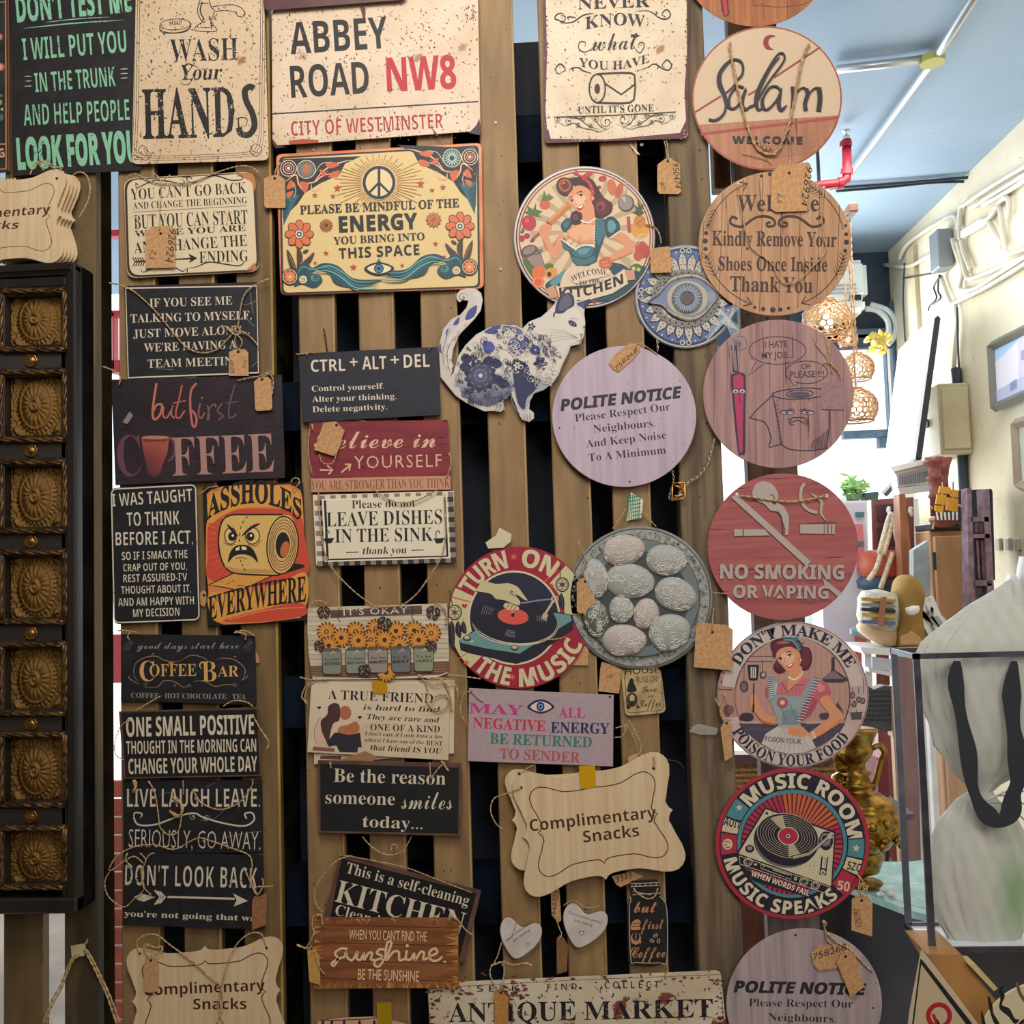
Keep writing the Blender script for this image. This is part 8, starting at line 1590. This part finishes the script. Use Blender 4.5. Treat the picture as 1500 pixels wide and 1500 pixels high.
mk('front', fp + [Vector((q.x, q.y, 0)) for q in fp] , [(i, i + 1, 5 + i, 4 + i) for i in range(3)], CT, cn)
mk('top_trim', [q + Vector((0, -.004, .016)) for q in fp] + [q + Vector((0, -.004, 0)) for q in fp], [(i, i + 1, 5 + i, 4 + i) for i in range(3)], M('c8c4c0', metal=.4, rough=.4), cn)
for i in range(3): q = P(1290 + 8 * i - (i == 1) * 4, 1312 - (i == 1) * 7, 'z', .902); v_, f_ = lathe([(.006, 0), (.008, .003), (.001, .008)], q, (0, 0, 1), 10); tagp(mk('glass_bead', v_, f_, M('f0f4f4', rough=.1), smooth=True, origin=q), ('left', 'rear middle', 'right')[i] + ' one of three clear beads beside the ewer foot', 'bead', 'clear beads on the glass counter top')
# brass ewer
GB = M('b88c3c', '6c4c1c', sc=60, lo=.35, hi=.65, metal=.9, rough=.28, bump=.5)
Ye = .42; kx = (Ye + 1.385) / FPX; cE = P(1262, 1316, 'y', Ye); cE.z = max(cE.z, .902)
ew = root('brass_ewer', cE, 'ornate embossed brass ewer half hidden behind the music room sign', 'ewer')
zz = lambda py: (1316 - py) * kx
def rel(g, t):
    if .22 < t < .55: return 1 + .035 * sin(g * 9 + 6 * sin(t * 40)) * sin(t * 60) + .02 * sin(g * 17)
    return 1
pr = [(18, 1316), (22, 1314), (30, 1312), (10, 1308), (9, 1302), (26, 1296), (30, 1285), (33, 1275), (30, 1268), (40, 1262), (50, 1250), (55, 1238), (56, 1225), (53, 1212), (50, 1208), (52, 1205), (46, 1203), (48, 1199), (42, 1196), (34, 1190), (22, 1184), (22, 1178), (28, 1176), (20, 1173), (18, 1164), (22, 1160), (14, 1157), (14, 1148), (22, 1138), (26, 1130), (24, 1120), (30, 1108), (34, 1100), (33, 1096)]
import bisect
pp_ = []
for (r0, y0), (r1, y1) in zip(pr, pr[1:]):
    m_ = max(1, int(abs(y1 - y0) / 3)); pp_ += [((r0 + (r1 - r0) * k / m_) * kx, zz(y0 + (y1 - y0) * k / m_)) for k in range(m_)]
v_, f_ = lathe(pp_, cE, (0, 0, 1), 56, mod=rel); mk('body', v_, f_, GB, ew, smooth=True)
v_, f_ = tube(spl([tuple(P(x, y, 'y', Ye)) for x, y in ((1277, 1158), (1284, 1140), (1290, 1115), (1295, 1102), (1288, 1092), (1278, 1096))], 6), .0055, 8); mk('handle', v_, f_, GB, ew, smooth=True)
v_, f_ = tube(spl([tuple(P(x, y, 'y', Ye)) for x, y in ((1240, 1165), (1228, 1150), (1236, 1130), (1226, 1112), (1234, 1098), (1222, 1090))], 6), .013, 9, rf=lambda u: 1.2 - .6 * u + .25 * sin(u * 30)); mk('spout', v_, f_, GB, ew, smooth=True)
for x, y, r in ((1238, 1150, 8), (1230, 1120, 7), (1226, 1160, 6)): v_, f_ = tube([P(x + r * cos(k * .6) * (1 - k / 16), y + r * sin(k * .6) * (1 - k / 16), 'y', Ye - .02) for k in range(14)], .004, 5); mk('scroll', v_, f_, GB, ew, smooth=True)
rr = random.Random(11)
for i in range(24):
    g = rr.uniform(3.4, 6.0); zc = zz(rr.uniform(1220, 1258)); R_ = .070; c = cE + Vector((R_ * cos(g), R_ * sin(g), zc)); v_, f_ = lathe([(.001, -.004), (.008, -.001), (.009, .002), (.001, .006)], c, (cos(g), sin(g), 0), 8); mk('embossed_figure', v_, f_, GB, ew, smooth=True)

# clear box with the wrapped bouquet
Yb0, Yb1 = .06, .18; FRM = M('3c3844', '54505c', sc=20, metal=.3, rough=.35); GLS = M('e8f0f4', rough=.04, alpha=.05)
A0 = P(1361, 1396, 'y', Yb0); zB = A0.z; zT = P(1361, 957, 'y', Yb0).z; XL = A0.x; XRb = XL + .26; Yb1 = P(1326, 1352, 'x', XL).y
cb = root('display_box', Vector(((XL + XRb) / 2, Yb0, zB)), 'clear acrylic display box with dark edges standing right of the signs', 'box')
w_ = .010
for x in (XL, XRb - w_):
    for y in (Yb0, Yb1): box('edge_strip', (x, y - .001, zB), (x + w_, y + .003, zT), FRM, cb)
for z in (zB, zT - w_ * .8):
    for y in (Yb0, Yb1): box('edge_strip', (XL, y - .001, z), (XRb, y + .003, z + w_ * .8), FRM, cb)
    for x in (XL, XRb - .003): box('edge_strip', (x, Yb0, z), (x + .003, Yb1, z + w_ * .8), FRM, cb)
for y in (Yb0, Yb1): mk('clear_pane', [(XL, y, zB), (XRb, y, zB), (XRb, y, zT), (XL, y, zT)], [(0, 1, 2, 3)], GLS, cb)
mk('clear_pane', [(XL, Yb0, zB), (XL, Yb1, zB), (XL, Yb1, zT), (XL, Yb0, zT)], [(0, 1, 2, 3)], GLS, cb)
box('base_sheet', (XL, Yb0, zB), (XRb, Yb1, zB + .003), M('dce4ec', rough=.2), cb)
Yw = (Yb0 + Yb1) / 2; kw = (Yw + 1.385) / FPX; cW = P(1442, 1384, 'y', Yw)
wb = root('wrapped_bouquet', cW, 'bottle-shaped bouquet wrapped in greyish white tissue inside the clear box', 'bouquet')
pr = [(20, 1386), (44, 1380), (58, 1355), (68, 1320), (70, 1285), (64, 1250), (50, 1215), (30, 1190), (16, 1176), (22, 1166), (50, 1145), (76, 1110), (92, 1060), (98, 1000), (92, 965), (72, 940), (48, 915), (22, 895), (6, 880)]
pp_ = []
for (r0, y0), (r1, y1) in zip(pr, pr[1:]):
    for k in range(4): pp_.append(((r0 + (r1 - r0) * k / 4) * kw, (1386 - (y0 + (y1 - y0) * k / 4)) * kw))
pp_.append((.004, (1386 - 878) * kw))
TIS = M('dcdcd4', 'c4c4bc', sc=16, lo=.3, hi=.7, rough=.7, bump=.4, c4='94b080', t4=.62, sc4=9)
v_, f_ = lathe(pp_, cW + Vector((0, 0, 0)), (0, 0, 1), 110, mod=lambda g, t: (1 + .06 * sin(g * 7 + t * 5) + .05 * abs(sin(g * 8.5 - t * 9 + 2 * sin(t * 14))) + .03 * sin(g * 23 + t * 31) + .02 * abs(sin(g * 16 + t * 50))))
def lean(q):
    t = (q.z - cW.z) / kw; s_ = 34 * max(0, min(1, (t - 200) / 110)); s_ = s_ * (2 - s_ / 34) + 34 * max(0, min(1.2, (t - 400) / 100))
    return Vector((q.x + s_ * kw, Yw + (q.y - Yw) * .34, q.z))
v_ = [lean(q) for q in v_]; 
def tcol(q):
    g = math.exp(-((q.x - P(1476, 1290, 'y', Yw).x) / .022) ** 2) * math.exp(-((q.z - P(1476, 1300, 'y', Yw).z) / .06) ** 2); n_ = .5 + .5 * sin(q.x * 260 + q.z * 90); n_ = .9 + .1 * n_
    b = lin('cccdc2'); gr = lin('64a050'); return tuple((b[i] * (1 - .75 * g) + gr[i] * .75 * g) * n_ for i in range(3)) + (1,)
mk('tissue_wrap', v_, f_, ink(0, .7), wb, [tcol(q) for q in v_], smooth=True)
for st, w0 in (('1402 968 1400 1000 1408 1050 1418 1100 1424 1150 1436 1180 1452 1198 1466 1202 1480 1190 1484 1165 1492 1140 1490 1100 1484 1060 1482 1010 1486 968', 13),):
    p = spl(nums(st), 5); v_, f_ = [], []; m_ = len(p)
    for i, (x, y) in enumerate(p):
        a = p[max(0, i - 1)]; b = p[min(m_ - 1, i + 1)]; dx, dy = b[0] - a[0], b[1] - a[1]; l = hypot(dx, dy) or 1; ww = (w0 * (1.0 - .35 * sin(pi * min(1, i / m_ * 2)) * .6) + 2.5 * sin(i * .5)) * (.35 + .65 * min(1, i / 6, (m_ - 1 - i) / 6))
        for s_ in (-1, 1):
            for dd in (0, .002): v_.append(P(x + s_ * -dy / l * ww, y + s_ * dx / l * ww, 'y', Yb0 + .003 + dd))
    for i in range(m_ - 1): a = i * 4; f_ += [(a, a + 2, a + 6, a + 4), (a + 1, a + 5, a + 7, a + 3), (a, a + 4, a + 5, a + 1), (a + 2, a + 3, a + 7, a + 6)]
    mk('black_ribbon', v_, f_, matt(M('10131f', rough=.6)), wb)
for st in ('1446 1172 1470 1165 1505 1180', '1450 1176 1475 1180 1505 1205', '1448 1170 1480 1158 1505 1160'): v_, f_ = tube(spl([tuple(P(x, y, 'y', Yb0 + .02)) for x, y in nums(st)], 4), .0012, 5); mk('wire_tie', v_, f_, M('a8a8a0', metal=.6, rough=.4), wb)
for st in ('1465 905 1478 870 1482 842 1490 850 1500 900', '1490 900 1494 860 1500 815 1512 830 1515 900', '1440 900 1425 912 1450 920 1480 915'): puff('tissue_peak', st, Yw, .02, TIS, wb, 2)
# things under the clear box
st_ = root('plywood_ramp', P(1420, 1440, 'y', .0), 'honey-coloured plywood board slanting under the clear box', 'board')
prism('board', '1358 1398 1408 1398 1468 1478 1500 1510 1440 1530', .03, .09, M('b08048', '94683c', sc=10, st=(1, 1, .3), rough=.6), st_); prism('edge', '1418 1412 1430 1413 1462 1448 1456 1452', .02, .03, M('c8b480'), st_)
s = Sign('warning_sign', 'triangular white warning sign with black border and red prohibition ring, bottom right', '1349 1390 1356 1398 1440 1510 1450 1540 1325 1540 1332 1480', 62, M('c8b89c', rough=.4), th=4, bev=.8)
s.fr = (1300, 1300, 2 / 15)
s.F('1c1a18', '360 785 378 790 920 1480 960 1560 880 1560 350 860', 0).F('1c1a18', '360 785 376 800 290 1500 280 1600 262 1600 270 1500', 0).F('c4b090', '372 845 905 1560 285 1600', 0)
s.O('a81c2c', 52, 566, 1410, 118, 122).L('a81c2c', 36, '500 1390 545 1500 560 1560', 0).F('1c1a18', '545 1440 570 1480 610 1560 550 1560', 0); s.done()
s = Sign('zebra_plate', 'round cream plate with black zebra stripes cut off by the bottom right corner', circ(1530, 1530, 98, 93), 70, M('d4c8a4', rough=.3), th=5, cat='plate', bev=3)
s.fr = (1300, 1300, 2 / 15)
for st in ('1100 1210 1120 1200 1150 1280 1165 1380 1200 1440 1230 1500 1180 1500 1150 1440 1120 1340', '1225 1110 1290 1080 1315 1070 1260 1120 1290 1190 1260 1290 1340 1330 1400 1440 1450 1450 1400 1500 1330 1420 1230 1330 1240 1230', '1035 1350 1075 1480 1090 1600 1060 1600 1030 1450'): s.F('181818', st, 1)
s.L('6c5448', 36, '1425 1040 1450 1150 1520 1260 1600 1340', 4).L('181818', 40, '1420 1560 1480 1480 1560 1440', 3); s.done()
for o in bpy.data.objects:
    if '_o' in o: del o['_o']
bpy.data.objects.remove(TO)
